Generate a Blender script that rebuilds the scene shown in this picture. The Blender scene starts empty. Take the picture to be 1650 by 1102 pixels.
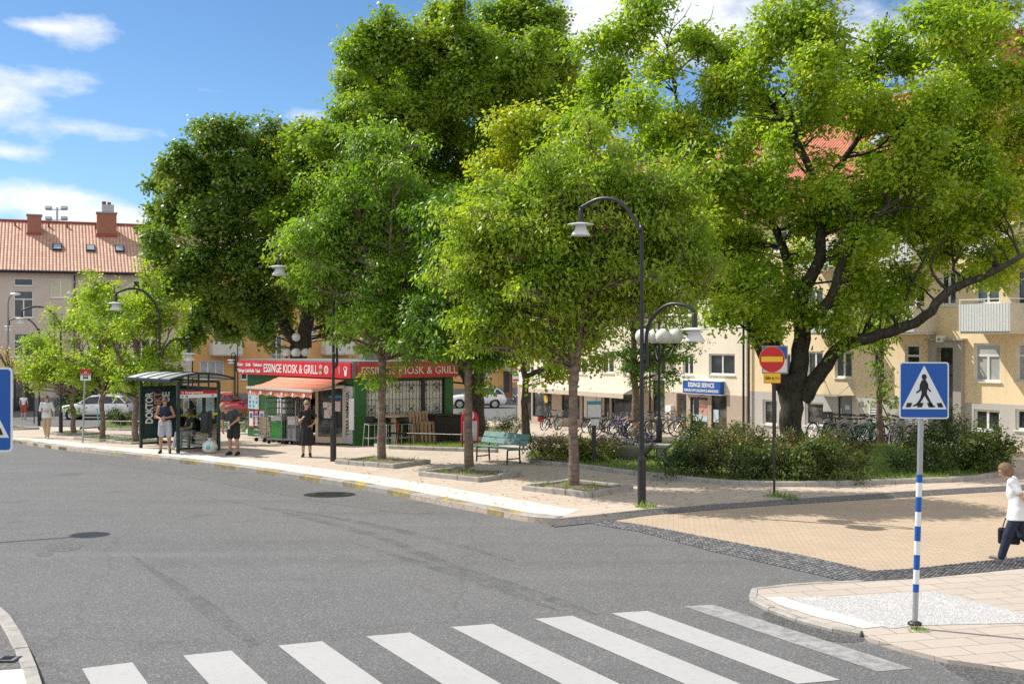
import bpy, bmesh, math, random
import numpy as np
from mathutils import Vector, Matrix
R = math.radians
scene = bpy.context.scene
COL = scene.collection
# ---------------------------------------------------------------- view helpers
F, CX, CY, H = 1850.0, 825.0, 551.0, 3.65          # focal length / centre of the 1650 px photograph, eye height (m)
def ter(y): return -0.05 * min(max(y - 38.0, 0.0), 32.0)   # the square falls gently away to the back
def at(px, py, D): return Vector(((px - CX) / F * D, D, H + (CY - py) / F * D))
def gp(px, py, off=0.12):
    k = (py - CY) / F
    f = lambda D: H - k * D - ter(D) - off
    lo = 4.0; hi = lo
    while f(hi) > 0 and hi < 500: lo = hi; hi += 1.0
    for _ in range(40):
        m = (lo + hi) / 2
        if f(m) > 0: lo = m
        else: hi = m
    return Vector(((px - CX) / F * lo, lo, ter(lo) + off))
def lerp(a, b, t): return a + (b - a) * t
def smooth_line(pts, n=6):
    pts = [Vector(p) for p in pts]; out = []
    for i in range(len(pts) - 1):
        p0 = pts[max(i - 1, 0)]; p1 = pts[i]; p2 = pts[i + 1]; p3 = pts[min(i + 2, len(pts) - 1)]
        for k in range(n):
            t = k / n
            out.append(0.5 * ((2 * p1) + (p2 - p0) * t + (2 * p0 - 5 * p1 + 4 * p2 - p3) * t * t + (3 * p1 - p0 - 3 * p2 + p3) * t ** 3))
    out.append(pts[-1].copy()); return out
# ---------------------------------------------------------------- objects
def tag(o, label=None, cat=None, group=None, kind=None):
    if label: o['label'] = label
    if cat: o['category'] = cat
    if group: o['group'] = group
    if kind: o['kind'] = kind
    return o
def thing(name, label, cat, loc=(0, 0, 0), rz=0.0, group=None):
    o = bpy.data.objects.new(name, None); COL.objects.link(o)
    o.location = loc; o.rotation_euler = (0, 0, rz); o.empty_display_size = .2
    return tag(o, label, cat, group)
def children(o): return [c for c in bpy.data.objects if c.parent == o]
def dup(root, loc, rz=0.0, label=None, scale=None, recolor=None):
    def cp(o, parent):
        c = o.copy(); COL.objects.link(c); c.parent = parent
        for ch in KIDS.get(o.name, []): KIDS.setdefault(c.name, []).append(cp(ch, c))
        if recolor and o.type == 'MESH' and any(m and m.name in recolor for m in o.data.materials):
            c.data = o.data.copy()
            for i, m in enumerate(c.data.materials):
                if m and m.name in recolor: c.data.materials[i] = recolor[m.name]
        return c
    r = cp(root, None); r.location = loc; r.rotation_euler = (0, 0, rz)
    if label: r['label'] = label
    if scale: r.scale = (scale,) * 3
    return r
KIDS = {}
def link(o, parent=None, mat4=None):
    COL.objects.link(o)
    if parent is not None:
        o.parent = parent; KIDS.setdefault(parent.name, []).append(o)
    if mat4 is not None: o.matrix_local = mat4
    return o
def frame(origin, xdir, ydir=None):
    x = Vector(xdir).normalized(); z = Vector((0, 0, 1))
    y = z.cross(x).normalized() if ydir is None else Vector(ydir).normalized()
    if ydir is not None: z = x.cross(y)
    m = Matrix((x, y, z)).transposed().to_4x4(); m.translation = Vector(origin); return m
class MB:
    def __init__(s): s.v = []; s.f = []; s.m = []; s.s = []; s.mats = []
    def mi(s, m):
        if m not in s.mats: s.mats.append(m)
        return s.mats.index(m)
    def add(s, vs, fs, m, smooth=False):
        b = len(s.v); k = s.mi(m)
        s.v.extend([tuple(v) for v in vs])
        for f in fs: s.f.append([i + b for i in f]); s.m.append(k); s.s.append(smooth)
        return s
    def box(s, c, d, m, rz=0.0, mat=None):
        hx, hy, hz = d[0] / 2, d[1] / 2, d[2] / 2
        vs = [Vector((x, y, z)) for x in (-hx, hx) for y in (-hy, hy) for z in (-hz, hz)]
        M_ = (Matrix.Rotation(rz, 4, 'Z') if mat is None else mat)
        vs = [M_ @ v + Vector(c) for v in vs]
        return s.add(vs, [(0, 1, 3, 2), (4, 6, 7, 5), (0, 4, 5, 1), (2, 3, 7, 6), (0, 2, 6, 4), (1, 5, 7, 3)], m)
    def b2(s, p0, p1, m):
        return s.box([(p0[i] + p1[i]) / 2 for i in range(3)], [abs(p1[i] - p0[i]) for i in range(3)], m)
    def bar(s, p0, p1, w, h, m, up=(0, 0, 1)):
        p0, p1 = Vector(p0), Vector(p1); d = p1 - p0; L = d.length
        if L < 1e-6: return s
        x = d / L; u = Vector(up)
        if abs(x.dot(u)) > .98: u = Vector((1, 0, 0))
        y = u.cross(x).normalized(); z = x.cross(y)
        return s.box((p0 + p1) / 2, (L, w, h), m, mat=Matrix((x, y, z)).transposed().to_4x4())
    def tube(s, pts, rad, m, n=8, smooth=True, caps=True):
        pts = [Vector(p) for p in pts]; k = len(pts)
        rad = [rad] * k if isinstance(rad, (int, float)) else list(rad)
        d0 = (pts[1] - pts[0]).normalized()
        u = Vector((0, 0, 1)) if abs(d0.z) < .9 else Vector((1, 0, 0))
        u = (u - d0 * u.dot(d0)).normalized(); vs = []
        for i, p in enumerate(pts):
            d = (pts[min(i + 1, k - 1)] - pts[max(i - 1, 0)]).normalized()
            u = (u - d * u.dot(d)); u = u.normalized() if u.length > 1e-6 else d.orthogonal().normalized()
            w = d.cross(u)
            for j in range(n):
                a = 2 * math.pi * j / n
                vs.append(p + (u * math.cos(a) + w * math.sin(a)) * rad[i])
        fs = [(i * n + j, i * n + (j + 1) % n, (i + 1) * n + (j + 1) % n, (i + 1) * n + j) for i in range(k - 1) for j in range(n)]
        s.add(vs, fs, m, smooth)
        if caps: s.add(vs[:n], [tuple(reversed(range(n)))], m); s.add(vs[-n:], [tuple(range(n))], m)
        return s
    def lathe(s, prof, m, n=20, o=(0, 0, 0), smooth=True, mat=None):
        vs = []; o = Vector(o)
        for r, z in prof:
            for j in range(n):
                a = 2 * math.pi * j / n; v = Vector((r * math.cos(a), r * math.sin(a), z))
                if mat is not None: v = mat @ v
                vs.append(v + o)
        fs = [(i * n + j, i * n + (j + 1) % n, (i + 1) * n + (j + 1) % n, (i + 1) * n + j) for i in range(len(prof) - 1) for j in range(n)]
        return s.add(vs, fs, m, smooth)
    def ball(s, c, r, m, n=16, k=10):
        r = (r, r, r) if isinstance(r, (int, float)) else r; vs = []; c = Vector(c)
        for i in range(k + 1):
            t = math.pi * i / k
            for j in range(n):
                a = 2 * math.pi * j / n
                vs.append(c + Vector((r[0] * math.sin(t) * math.cos(a), r[1] * math.sin(t) * math.sin(a), -r[2] * math.cos(t))))
        fs = [(i * n + j, i * n + (j + 1) % n, (i + 1) * n + (j + 1) % n, (i + 1) * n + j) for i in range(k) for j in range(n)]
        return s.add(vs, fs, m, True)
    def prism(s, poly, z0, z1, m, mat=None, mcap=None):
        n = len(poly); vs = [Vector((p[0], p[1], z0)) for p in poly] + [Vector((p[0], p[1], z1)) for p in poly]
        if mat is not None: vs = [mat @ v for v in vs]
        s.add(vs, [(i, (i + 1) % n, n + (i + 1) % n, n + i) for i in range(n)], m)
        s.add(vs, [tuple(reversed(range(n))), tuple(range(n, 2 * n))], mcap or m); return s
    def quad(s, a, b, c, d, m): return s.add([a, b, c, d], [(0, 1, 2, 3)], m)
    def mesh(s, name):
        me = bpy.data.meshes.new(name); me.from_pydata(s.v, [], s.f)
        for m in s.mats: me.materials.append(m)
        me.polygons.foreach_set('material_index', s.m); me.polygons.foreach_set('use_smooth', s.s)
        bm = bmesh.new(); bm.from_mesh(me); bmesh.ops.recalc_face_normals(bm, faces=bm.faces); bm.to_mesh(me); bm.free()
        auto_uv(me); return me
    def build(s, name, parent=None, mat4=None, bevel=0.0, loc=None):
        o = bpy.data.objects.new(name, s.mesh(name)); link(o, parent, mat4)
        if loc is not None: o.location = loc
        if bevel:
            b = o.modifiers.new('bevel', 'BEVEL'); b.width = bevel; b.segments = 2; b.limit_method = 'ANGLE'; b.angle_limit = R(40)
        return o
def auto_uv(me):
    n = len(me.loops)
    if not n: return
    co = np.empty(len(me.vertices) * 3); me.vertices.foreach_get('co', co); co = co.reshape(-1, 3)
    vi = np.empty(n, int); me.loops.foreach_get('vertex_index', vi)
    nr = np.empty(len(me.polygons) * 3); me.polygons.foreach_get('normal', nr); nr = nr.reshape(-1, 3)
    lt = np.empty(len(me.polygons), int); me.polygons.foreach_get('loop_total', lt)
    N = np.repeat(nr, lt, axis=0); T = np.stack([-N[:, 1], N[:, 0], np.zeros(n)], 1)
    L = np.linalg.norm(T, axis=1); flat = L < .05; T[flat] = (1, 0, 0); L[flat] = 1; T /= L[:, None]
    V = np.cross(N, T); P = co[vi]
    uv = np.stack([(P * T).sum(1), (P * V).sum(1)], 1).astype(np.float32)
    me.uv_layers.new(name='metres').data.foreach_set('uv', uv.ravel())
def text(parent, name, body, m, mat4, size=.2, sx=1.0, align='LEFT', depth=.003, shear=0, space=1.0, bold=0, fit=None):
    cu = bpy.data.curves.new(name, 'FONT'); cu.body = body; cu.size = size; cu.extrude = depth; cu.align_x = align
    cu.shear = shear; cu.space_character = space; cu.offset = bold; cu.resolution_u = 3
    t_ = bpy.data.objects.new('tmp', cu); COL.objects.link(t_); dg = bpy.context.evaluated_depsgraph_get(); dg.update()
    me = bpy.data.meshes.new_from_object(t_.evaluated_get(dg)); bpy.data.objects.remove(t_); bpy.data.curves.remove(cu); me.name = name; me.materials.clear(); me.materials.append(m)
    if fit: xs = [v.co.x for v in me.vertices]; sx = fit / max(max(xs) - min(xs), 1e-3)
    o = bpy.data.objects.new(name, me); link(o, parent, mat4 @ Matrix.Diagonal((sx, 1, 1, 1))); return o
UPR = Matrix.Rotation(R(90), 4, 'X')           # lays text upright on a local XZ wall seen from -Y
def wall_txt(x, y, z, rot=0.0): return Matrix.Translation((x, y, z)) @ UPR @ Matrix.Rotation(rot, 4, 'Z')
# ---------------------------------------------------------------- materials
class NT:
    def __init__(s, nt): s.nt = nt; s.n = nt.nodes; s.l = nt.links
    def new(s, t, **kw):
        nd = s.n.new(t)
        for k, v in kw.items():
            if k.startswith('i_'):
                key = k[2:].replace('_', ' ')
                s.set(nd, key, v)
            else: setattr(nd, k, v)
        return nd
    def set(s, nd, key, v):
        sock = nd.inputs[int(key)] if str(key).isdigit() else nd.inputs[key]
        if isinstance(v, bpy.types.NodeSocket): s.l.new(v, sock)
        elif isinstance(v, bpy.types.Node): s.l.new(v.outputs[0], sock)
        else:
            if hasattr(sock.default_value, '__len__') and len(sock.default_value) == 4 and len(v) == 3: v = (*v, 1)
            sock.default_value = v
    def math(s, op, a, b=0.0, c=None, clamp=False):
        nd = s.n.new('ShaderNodeMath'); nd.operation = op; nd.use_clamp = clamp
        s.set(nd, '0', a); s.set(nd, '1', b)
        if c is not None: s.set(nd, '2', c)
        return nd.outputs[0]
    def mix(s, f, a, b, mode='MIX'):
        nd = s.n.new('ShaderNodeMixRGB'); nd.blend_type = mode
        s.set(nd, '0', f); s.set(nd, '1', a); s.set(nd, '2', b); return nd.outputs[0]
    def noise(s, vec, scale, detail=3, rough=.55, out=0):
        nd = s.new('ShaderNodeTexNoise'); s.l.new(vec, nd.inputs['Vector'])
        nd.inputs['Scale'].default_value = scale; nd.inputs['Detail'].default_value = detail; nd.inputs['Roughness'].default_value = rough
        return nd.outputs[out]
    def ramp(s, fac, a, b, lo=0.0, hi=1.0):
        nd = s.n.new('ShaderNodeMapRange'); s.set(nd, '0', fac)
        nd.inputs[1].default_value = a; nd.inputs[2].default_value = b; nd.inputs[3].default_value = lo; nd.inputs[4].default_value = hi
        return nd.outputs[0]
def new_mat(name):
    m = bpy.data.materials.new(name); m.use_nodes = True; t = NT(m.node_tree)
    b = t.n['Principled BSDF']; return m, t, b
def c4(c): return (c[0], c[1], c[2], 1)
def mk(name, col, rough=.6, metal=0.0, var=.10, vs=2.0, bump=0.0, bs=60.0, spec=.5, col2=None, coat=0.0):
    m, t, b = new_mat(name)
    tc = t.new('ShaderNodeTexCoord'); v = tc.outputs['Object']
    n1 = t.noise(v, vs, 5, .6); n2 = t.noise(v, vs * 9, 3, .6)
    f = t.math('ADD', t.math('MULTIPLY', n1, .65), t.math('MULTIPLY', n2, .35))
    f = t.ramp(f, .3, .7)
    a = [max(0, x * (1 - var)) for x in col]; c2 = col2 or [min(1, x * (1 + var)) for x in col]
    b.inputs['Base Color'].default_value = c4(col); t.l.new(t.mix(f, c4(a), c4(c2)), b.inputs['Base Color'])
    b.inputs['Roughness'].default_value = rough; b.inputs['Metallic'].default_value = metal
    t.l.new(t.ramp(n2, .3, .7, max(rough - .08, .02), min(rough + .08, 1)), b.inputs['Roughness'])
    b.inputs['Specular IOR Level'].default_value = spec
    if coat: b.inputs['Coat Weight'].default_value = coat; b.inputs['Coat Roughness'].default_value = .08
    if bump:
        bp = t.new('ShaderNodeBump'); bp.inputs['Strength'].default_value = bump; bp.inputs['Distance'].default_value = .02
        t.l.new(t.noise(v, bs, 4, .6), bp.inputs['Height']); t.l.new(bp.outputs[0], b.inputs['Normal'])
    return m
SUN_EL = R(48); SUN_AZ = Vector((-.905, .425)).normalized(); az_x, az_y = SUN_AZ; tan_el = math.tan(SUN_EL)
M = {}; LEAF_GAIN = 2.1
def asphalt(name, base, dark, patch=True):
    m, t, b = new_mat(name); v = t.new('ShaderNodeTexCoord').outputs['Object']
    big = t.noise(v, .22, 5, .62); mid = t.noise(v, 1.3, 4, .6); fine = t.noise(v, 40, 3, .8); vor = t.new('ShaderNodeTexVoronoi'); t.l.new(v, vor.inputs['Vector']); vor.inputs['Scale'].default_value = 42
    c = t.mix(t.ramp(big, .35, .68), c4(dark), c4(base))
    c = t.mix(t.ramp(mid, .4, .75, 0, .35), c, c4([x * 1.25 for x in base]))
    c = t.mix(t.ramp(fine, .36, .66, 0, 1), t.mix(.62, c, (0.02, .02, .02, 1)), t.mix(.18, c, (.5, .48, .46, 1)))
    c = t.mix(t.ramp(vor.outputs['Color'], .60, .95, 0, .36), c, (.46, .44, .42, 1))
    if patch:   # long worn tyre bands and hairline joints
        mp = t.new('ShaderNodeMapping'); t.l.new(v, mp.inputs[0]); mp.inputs['Rotation'].default_value = (0, 0, R(33)); mp.inputs['Scale'].default_value = (.08, .9, 1)
        band = t.noise(mp.outputs[0], 1.0, 3, .5)
        c = t.mix(t.ramp(band, .52, .72, 0, .32), c, c4([x * .55 for x in base]))
        mp2 = t.new('ShaderNodeMapping'); t.l.new(v, mp2.inputs[0]); mp2.inputs['Rotation'].default_value = (0, 0, R(-47)); mp2.inputs['Scale'].default_value = (.1, 1.1, 1)
        c = t.mix(t.ramp(t.noise(mp2.outputs[0], 1.0, 3, .5), .55, .72, 0, .20), c, c4([min(1, x * 1.3) for x in base]))
        c = t.mix(t.ramp(t.noise(v, .55, 3, .45), .66, .74, 0, .5), c, c4([x * .5 for x in base]))
        c = t.mix(t.ramp(t.noise(v, 2.6, 4, .5), .68, .76, 0, .4), c, c4([x * .5 for x in base]))
        wv = t.new('ShaderNodeTexVoronoi'); wv.feature = 'DISTANCE_TO_EDGE'; wv.inputs['Scale'].default_value = .11
        d = t.new('ShaderNodeVectorMath'); d.operation = 'ADD'; t.l.new(v, d.inputs[0]); t.l.new(t.noise(v, .7, 4, .6, 1), d.inputs[1]); t.l.new(d.outputs[0], wv.inputs['Vector'])
        c = t.mix(t.ramp(wv.outputs['Distance'], .0012, .003, .16, 0), c, (.02, .02, .02, 1))
    t.l.new(c, b.inputs['Base Color']); b.inputs['Roughness'].default_value = .88; b.inputs['Specular IOR Level'].default_value = .35
    bp = t.new('ShaderNodeBump'); bp.inputs['Strength'].default_value = .55; bp.inputs['Distance'].default_value = .012; t.l.new(t.math('ADD', fine, t.math('MULTIPLY', vor.outputs['Distance'], .6)), bp.inputs['Height']); t.l.new(bp.outputs[0], b.inputs['Normal'])
    return m
def bricky(name, cols, mortar, w, h, msize=.01, rot=0.0, off=.5, rough=.85, bump=.5, stain=.25, world=False, wear=None):
    m, t, b = new_mat(name); tc = t.new('ShaderNodeTexCoord'); v = tc.outputs['Object' if world else 'UV']
    mp = t.new('ShaderNodeMapping'); t.l.new(v, mp.inputs[0]); mp.inputs['Rotation'].default_value = (0, 0, rot)
    br = t.new('ShaderNodeTexBrick'); t.l.new(mp.outputs[0], br.inputs['Vector']); br.offset = off
    br.inputs['Scale'].default_value = 1; br.inputs['Brick Width'].default_value = w; br.inputs['Row Height'].default_value = h
    br.inputs['Mortar Size'].default_value = msize; br.inputs['Mortar Smooth'].default_value = .2; br.inputs['Bias'].default_value = 0
    br.inputs['Color1'].default_value = c4(cols[0]); br.inputs['Color2'].default_value = c4(cols[1]); br.inputs['Mortar'].default_value = c4(mortar)
    o = tc.outputs['Object']; n1 = t.noise(o, .5, 5, .65); n2 = t.noise(o, 14, 4, .6); n3 = t.noise(o, 90, 2, .6)
    c = t.mix(t.ramp(n1, .35, .7, 0, stain), br.outputs[0], c4([x * .62 for x in cols[0]]))
    c = t.mix(t.ramp(n2, .35, .7, 0, .28), c, c4([min(1, x * 1.25) for x in cols[1]]))
    c = t.mix(t.ramp(n3, .55, .75, 0, .3), c, c4([x * .5 for x in cols[0]]))
    t.l.new(c, b.inputs['Base Color']); b.inputs['Roughness'].default_value = rough; b.inputs['Specular IOR Level'].default_value = .3
    bp = t.new('ShaderNodeBump'); bp.inputs['Strength'].default_value = bump; bp.inputs['Distance'].default_value = .012
    t.l.new(t.math('ADD', t.math('MULTIPLY', br.outputs['Fac'], -1.0), t.math('MULTIPLY', n2, .5)), bp.inputs['Height']); t.l.new(bp.outputs[0], b.inputs['Normal'])
    return m
def voro(name, cols, joint, scale, rough=.8, edge=.06, bump=.8):
    m, t, b = new_mat(name); v = t.new('ShaderNodeTexCoord').outputs['Object']
    a = t.new('ShaderNodeTexVoronoi'); a.inputs['Scale'].default_value = scale; a.inputs['Randomness'].default_value = .55; t.l.new(v, a.inputs['Vector'])
    e = t.new('ShaderNodeTexVoronoi'); e.feature = 'DISTANCE_TO_EDGE'; e.inputs['Scale'].default_value = scale; e.inputs['Randomness'].default_value = .55; t.l.new(v, e.inputs['Vector'])
    n2 = t.noise(v, 40, 3, .6)
    sep = t.new('ShaderNodeSeparateColor'); t.l.new(a.outputs['Color'], sep.inputs[0])
    c = t.mix(sep.outputs[0], c4(cols[0]), c4(cols[1])); c = t.mix(t.ramp(n2, .4, .7, 0, .4), c, c4([x * 1.5 for x in cols[1]]))
    k = t.ramp(e.outputs['Distance'], edge * .4, edge, 0, 1)
    c = t.mix(k, c4(joint), c); t.l.new(c, b.inputs['Base Color']); b.inputs['Roughness'].default_value = rough; b.inputs['Specular IOR Level'].default_value = .35
    bp = t.new('ShaderNodeBump'); bp.inputs['Strength'].default_value = bump; bp.inputs['Distance'].default_value = .03
    t.l.new(t.math('ADD', k, t.math('MULTIPLY', n2, .3)), bp.inputs['Height']); t.l.new(bp.outputs[0], b.inputs['Normal'])
    return m
def worn(name, paint, under, amount=.35, scale=6, rough=.7):
    m, t, b = new_mat(name); v = t.new('ShaderNodeTexCoord').outputs['Object']
    n = t.math('ADD', t.math('MULTIPLY', t.noise(v, scale, 6, .7), .6), t.math('MULTIPLY', t.noise(v, scale * 14, 3, .7), .4))
    k = t.ramp(n, amount, amount + .14, 0, 1); k2 = t.noise(v, 1.1, 5, .6)
    p = t.mix(t.ramp(k2, .3, .75, 0, .35), c4(paint), c4([x * .78 for x in paint])); p = t.mix(t.ramp(t.noise(v, 120, 2), .5, .7, 0, .18), p, c4([x * .6 for x in paint]))
    t.l.new(t.mix(k, c4(under), p), b.inputs['Base Color']); b.inputs['Roughness'].default_value = rough; b.inputs['Specular IOR Level'].default_value = .3
    bp = t.new('ShaderNodeBump'); bp.inputs['Strength'].default_value = .3; bp.inputs['Distance'].default_value = .006; t.l.new(t.noise(v, 90, 3), bp.inputs['Height']); t.l.new(bp.outputs[0], b.inputs['Normal'])
    return m
def leaf_mat(name, cols, trans=.45, tcol=None, rough=.40, gain=None):
    m, t, b = new_mat(name); g = t.new('ShaderNodeNewGeometry'); v = t.new('ShaderNodeTexCoord').outputs['Object']
    rr = g.outputs['Random Per Island']; big = t.noise(v, .55, 3, .6)
    cols = [tuple(min(1, x * (gain or LEAF_GAIN)) for x in c) for c in cols]
    cr = t.new('ShaderNodeValToRGB'); e = cr.color_ramp.elements
    e[0].position = 0; e[0].color = c4(cols[0]); e[1].position = 1; e[1].color = c4(cols[-1])
    for i, c in enumerate(cols[1:-1]): q = e.new((i + 1) / (len(cols) - 1)); q.color = c4(c)
    t.l.new(t.math('ADD', t.math('MULTIPLY', rr, .55), t.ramp(big, .3, .7, 0, .5), clamp=True), cr.inputs[0])
    t.l.new(cr.outputs[0], b.inputs['Base Color']); b.inputs['Roughness'].default_value = rough; b.inputs['Specular IOR Level'].default_value = .45
    tr = t.new('ShaderNodeBsdfTranslucent'); t.l.new(t.mix(1.0, cr.outputs[0], c4(tcol or (1.65, 1.7, .5)), 'MULTIPLY'), tr.inputs[0])
    mx = t.new('ShaderNodeMixShader'); mx.inputs[0].default_value = trans
    t.l.new(b.outputs[0], mx.inputs[1]); t.l.new(tr.outputs[0], mx.inputs[2]); t.l.new(mx.outputs[0], t.n['Material Output'].inputs[0])
    return m
def bark(name, a, bcol, rings=False, lichen=None):
    m, t, b = new_mat(name); v = t.new('ShaderNodeTexCoord').outputs['Object']
    mp = t.new('ShaderNodeMapping'); t.l.new(v, mp.inputs[0]); mp.inputs['Scale'].default_value = (2.5, 2.5, 7) if rings else (9, 9, 1.6)
    n = t.noise(mp.outputs[0], 1.6 if rings else 2.2, 5, .65); n2 = t.noise(v, 1.2, 4, .6)
    c = t.mix(t.ramp(n, .36, .64), c4(a), c4(bcol))
    if lichen: c = t.mix(t.ramp(n2, .5, .68, 0, .6), c, c4(lichen))
    t.l.new(c, b.inputs['Base Color']); b.inputs['Roughness'].default_value = .9; b.inputs['Specular IOR Level'].default_value = .2
    bp = t.new('ShaderNodeBump'); bp.inputs['Strength'].default_value = .9; bp.inputs['Distance'].default_value = .03; t.l.new(n, bp.inputs['Height']); t.l.new(bp.outputs[0], b.inputs['Normal'])
    return m
def roof_tiles(name, cols, w=.21, h=.36):
    m, t, b = new_mat(name); tc = t.new('ShaderNodeTexCoord'); sp = t.new('ShaderNodeSeparateXYZ'); t.l.new(tc.outputs['UV'], sp.inputs[0])
    u = t.math('DIVIDE', sp.outputs[0], w); vv = t.math('DIVIDE', sp.outputs[1], h)
    wave = t.math('ABSOLUTE', t.math('SINE', t.math('MULTIPLY', u, math.pi))); saw = t.math('FRACT', vv)
    hgt = t.math('ADD', wave, t.math('MULTIPLY', t.math('SUBTRACT', 1.0, saw), .9))
    cell = t.new('ShaderNodeCombineXYZ'); t.l.new(t.math('FLOOR', u), cell.inputs[0]); t.l.new(t.math('FLOOR', vv), cell.inputs[1])
    wn = t.new('ShaderNodeTexWhiteNoise'); t.l.new(cell.outputs[0], wn.inputs['Vector']); n1 = t.noise(tc.outputs['Object'], .5, 4, .6)
    c = t.mix(wn.outputs['Value'], c4(cols[0]), c4(cols[1])); c = t.mix(t.ramp(n1, .4, .7, 0, .5), c, c4(cols[2]))
    c = t.mix(t.ramp(wave, .0, .3, .65, 0), c, c4([x * .3 for x in cols[0]])); c = t.mix(t.ramp(saw, .0, .14, .6, 0), c, c4([x * .3 for x in cols[0]]))
    t.l.new(c, b.inputs['Base Color']); b.inputs['Roughness'].default_value = .75
    bp = t.new('ShaderNodeBump'); bp.inputs['Strength'].default_value = 1; bp.inputs['Distance'].default_value = .07; t.l.new(hgt, bp.inputs['Height']); t.l.new(bp.outputs[0], b.inputs['Normal'])
    return m
def ribbed(name, col, pitch, depth=.03, rough=.55, var=.12, horiz=False):
    m, t, b = new_mat(name); tc = t.new('ShaderNodeTexCoord'); sp = t.new('ShaderNodeSeparateXYZ'); t.l.new(tc.outputs['UV'], sp.inputs[0])
    u = t.math('FRACT', t.math('DIVIDE', sp.outputs[1 if horiz else 0], pitch)); hh = t.ramp(t.math('ABSOLUTE', t.math('SUBTRACT', u, .5)), .08, .22, 1, 0)
    n1 = t.noise(tc.outputs['Object'], 3, 5, .6); c = t.mix(t.ramp(n1, .3, .7), c4([x * (1 - var) for x in col]), c4([min(1, x * (1 + var)) for x in col]))
    c = t.mix(t.ramp(t.math('ABSOLUTE', t.math('SUBTRACT', u, .5)), .10, .16, 0, .22), c, c4([x * .5 for x in col]))
    t.l.new(c, b.inputs['Base Color']); b.inputs['Roughness'].default_value = rough
    bp = t.new('ShaderNodeBump'); bp.inputs['Strength'].default_value = 1; bp.inputs['Distance'].default_value = depth; t.l.new(hh, bp.inputs['Height']); t.l.new(bp.outputs[0], b.inputs['Normal'])
    return m
def clear_glass(name, tint=(.85, .92, .9), refl=.10):
    m, t, b = new_mat(name); t.n.remove(b); tr = t.new('ShaderNodeBsdfTransparent'); tr.inputs[0].default_value = c4(tint)
    gl = t.new('ShaderNodeBsdfGlossy'); gl.inputs['Roughness'].default_value = .03
    fr = t.new('ShaderNodeFresnel'); fr.inputs[0].default_value = 1.5
    mx = t.new('ShaderNodeMixShader'); t.l.new(t.math('ADD', fr.outputs[0], refl * .4, clamp=True), mx.inputs[0]); t.l.new(tr.outputs[0], mx.inputs[1]); t.l.new(gl.outputs[0], mx.inputs[2])
    t.l.new(mx.outputs[0], t.n['Material Output'].inputs[0]); return m
def window_glass(name, dark, light=None, lo=.45, hi=.7, spec=.8):
    m, t, b = new_mat(name); v = t.new('ShaderNodeTexCoord').outputs['Object']
    n = t.noise(v, 1.7, 4, .6); c = t.mix(t.ramp(n, lo, hi), c4(dark), c4(light or [x * 1.8 for x in dark]))
    t.l.new(c, b.inputs['Base Color']); b.inputs['Roughness'].default_value = .04; b.inputs['Specular IOR Level'].default_value = spec
    bp = t.new('ShaderNodeBump'); bp.inputs['Strength'].default_value = .04; bp.inputs['Distance'].default_value = .02; t.l.new(t.noise(v, 1.2, 2), bp.inputs['Height']); t.l.new(bp.outputs[0], b.inputs['Normal'])
    return m
M['road'] = asphalt('asphalt', (.168, .167, .167), (.135, .135, .136))
M['patch'] = asphalt('dark_asphalt', (.075, .075, .077), (.055, .055, .058), False)
M['footway'] = asphalt('footway_asphalt', (.16, .155, .15), (.12, .12, .118), False)
M['slab'] = bricky('paving_slabs', ((.60, .50, .405), (.54, .445, .36)), (.34, .29, .24), .70, .35, .012, R(-42), .5, stain=.3)
M['slab2'] = bricky('island_slabs', ((.53, .455, .385), (.48, .41, .345)), (.24, .215, .19), .70, .35, .010, R(-14), .5, stain=.2)
M['clinker'] = bricky('clinker_brick', ((.56, .44, .325), (.485, .375, .27)), (.33, .25, .165), .21, .105, .008, R(8), .5, stain=.5)
M['sett'] = voro('granite_setts', ((.055, .055, .06), (.10, .10, .105)), (.022, .021, .02), 8.5)
M['granite'] = mk('granite', (.38, .355, .32), .8, var=.35, vs=5, bump=.5, bs=50)
M['kerb_yellow'] = worn('worn_yellow_paint', (.62, .44, .06), (.22, .21, .19), .46, 5)
M['white_strip'] = bricky('white_concrete_slabs', ((.72, .68, .62), (.68, .64, .58)), (.36, .33, .29), 1.0, .5, .008, R(-42), 0, stain=.14)
M['white_tactile'] = bricky('white_kerb_slabs', ((.66, .645, .61), (.62, .605, .57)), (.45, .43, .4), .36, .36, .008, R(-32), 0, stain=.12)
M['paint'] = worn('zebra_paint', (.475, .465, .45), (.33, .325, .315), .33, 9); M['paint_worn'] = worn('worn_zebra_paint', (.42, .41, .40), (.23, .225, .22), .43, 5)
def speckle():
    m, t, b = new_mat('white_gravel'); v = t.new('ShaderNodeTexCoord').outputs['Object']
    vo = t.new('ShaderNodeTexVoronoi'); vo.inputs['Scale'].default_value = 85; t.l.new(v, vo.inputs['Vector']); s = t.new('ShaderNodeSeparateColor'); t.l.new(vo.outputs['Color'], s.inputs[0])
    c = t.mix(t.ramp(s.outputs[0], .35, .8), (.42, .41, .40, 1), (.86, .84, .81, 1)); c = t.mix(t.ramp(t.noise(v, 3, 4), .4, .7, 0, .3), c, (.45, .42, .38, 1))
    t.l.new(c, b.inputs['Base Color']); b.inputs['Roughness'].default_value = .85
    bp = t.new('ShaderNodeBump'); bp.inputs['Strength'].default_value = .7; bp.inputs['Distance'].default_value = .02; t.l.new(vo.outputs['Distance'], bp.inputs['Height']); t.l.new(bp.outputs[0], b.inputs['Normal']); return m
M['gravel'] = speckle()
M['soil'] = mk('dry_soil', (.17, .135, .095), .95, var=.4, vs=6, bump=.7, bs=40, col2=(.26, .21, .13))
M['lawn'] = mk('lawn_soil', (.10, .12, .035), .95, var=.4, vs=4, bump=.6, bs=50, col2=(.17, .17, .06))
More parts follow.
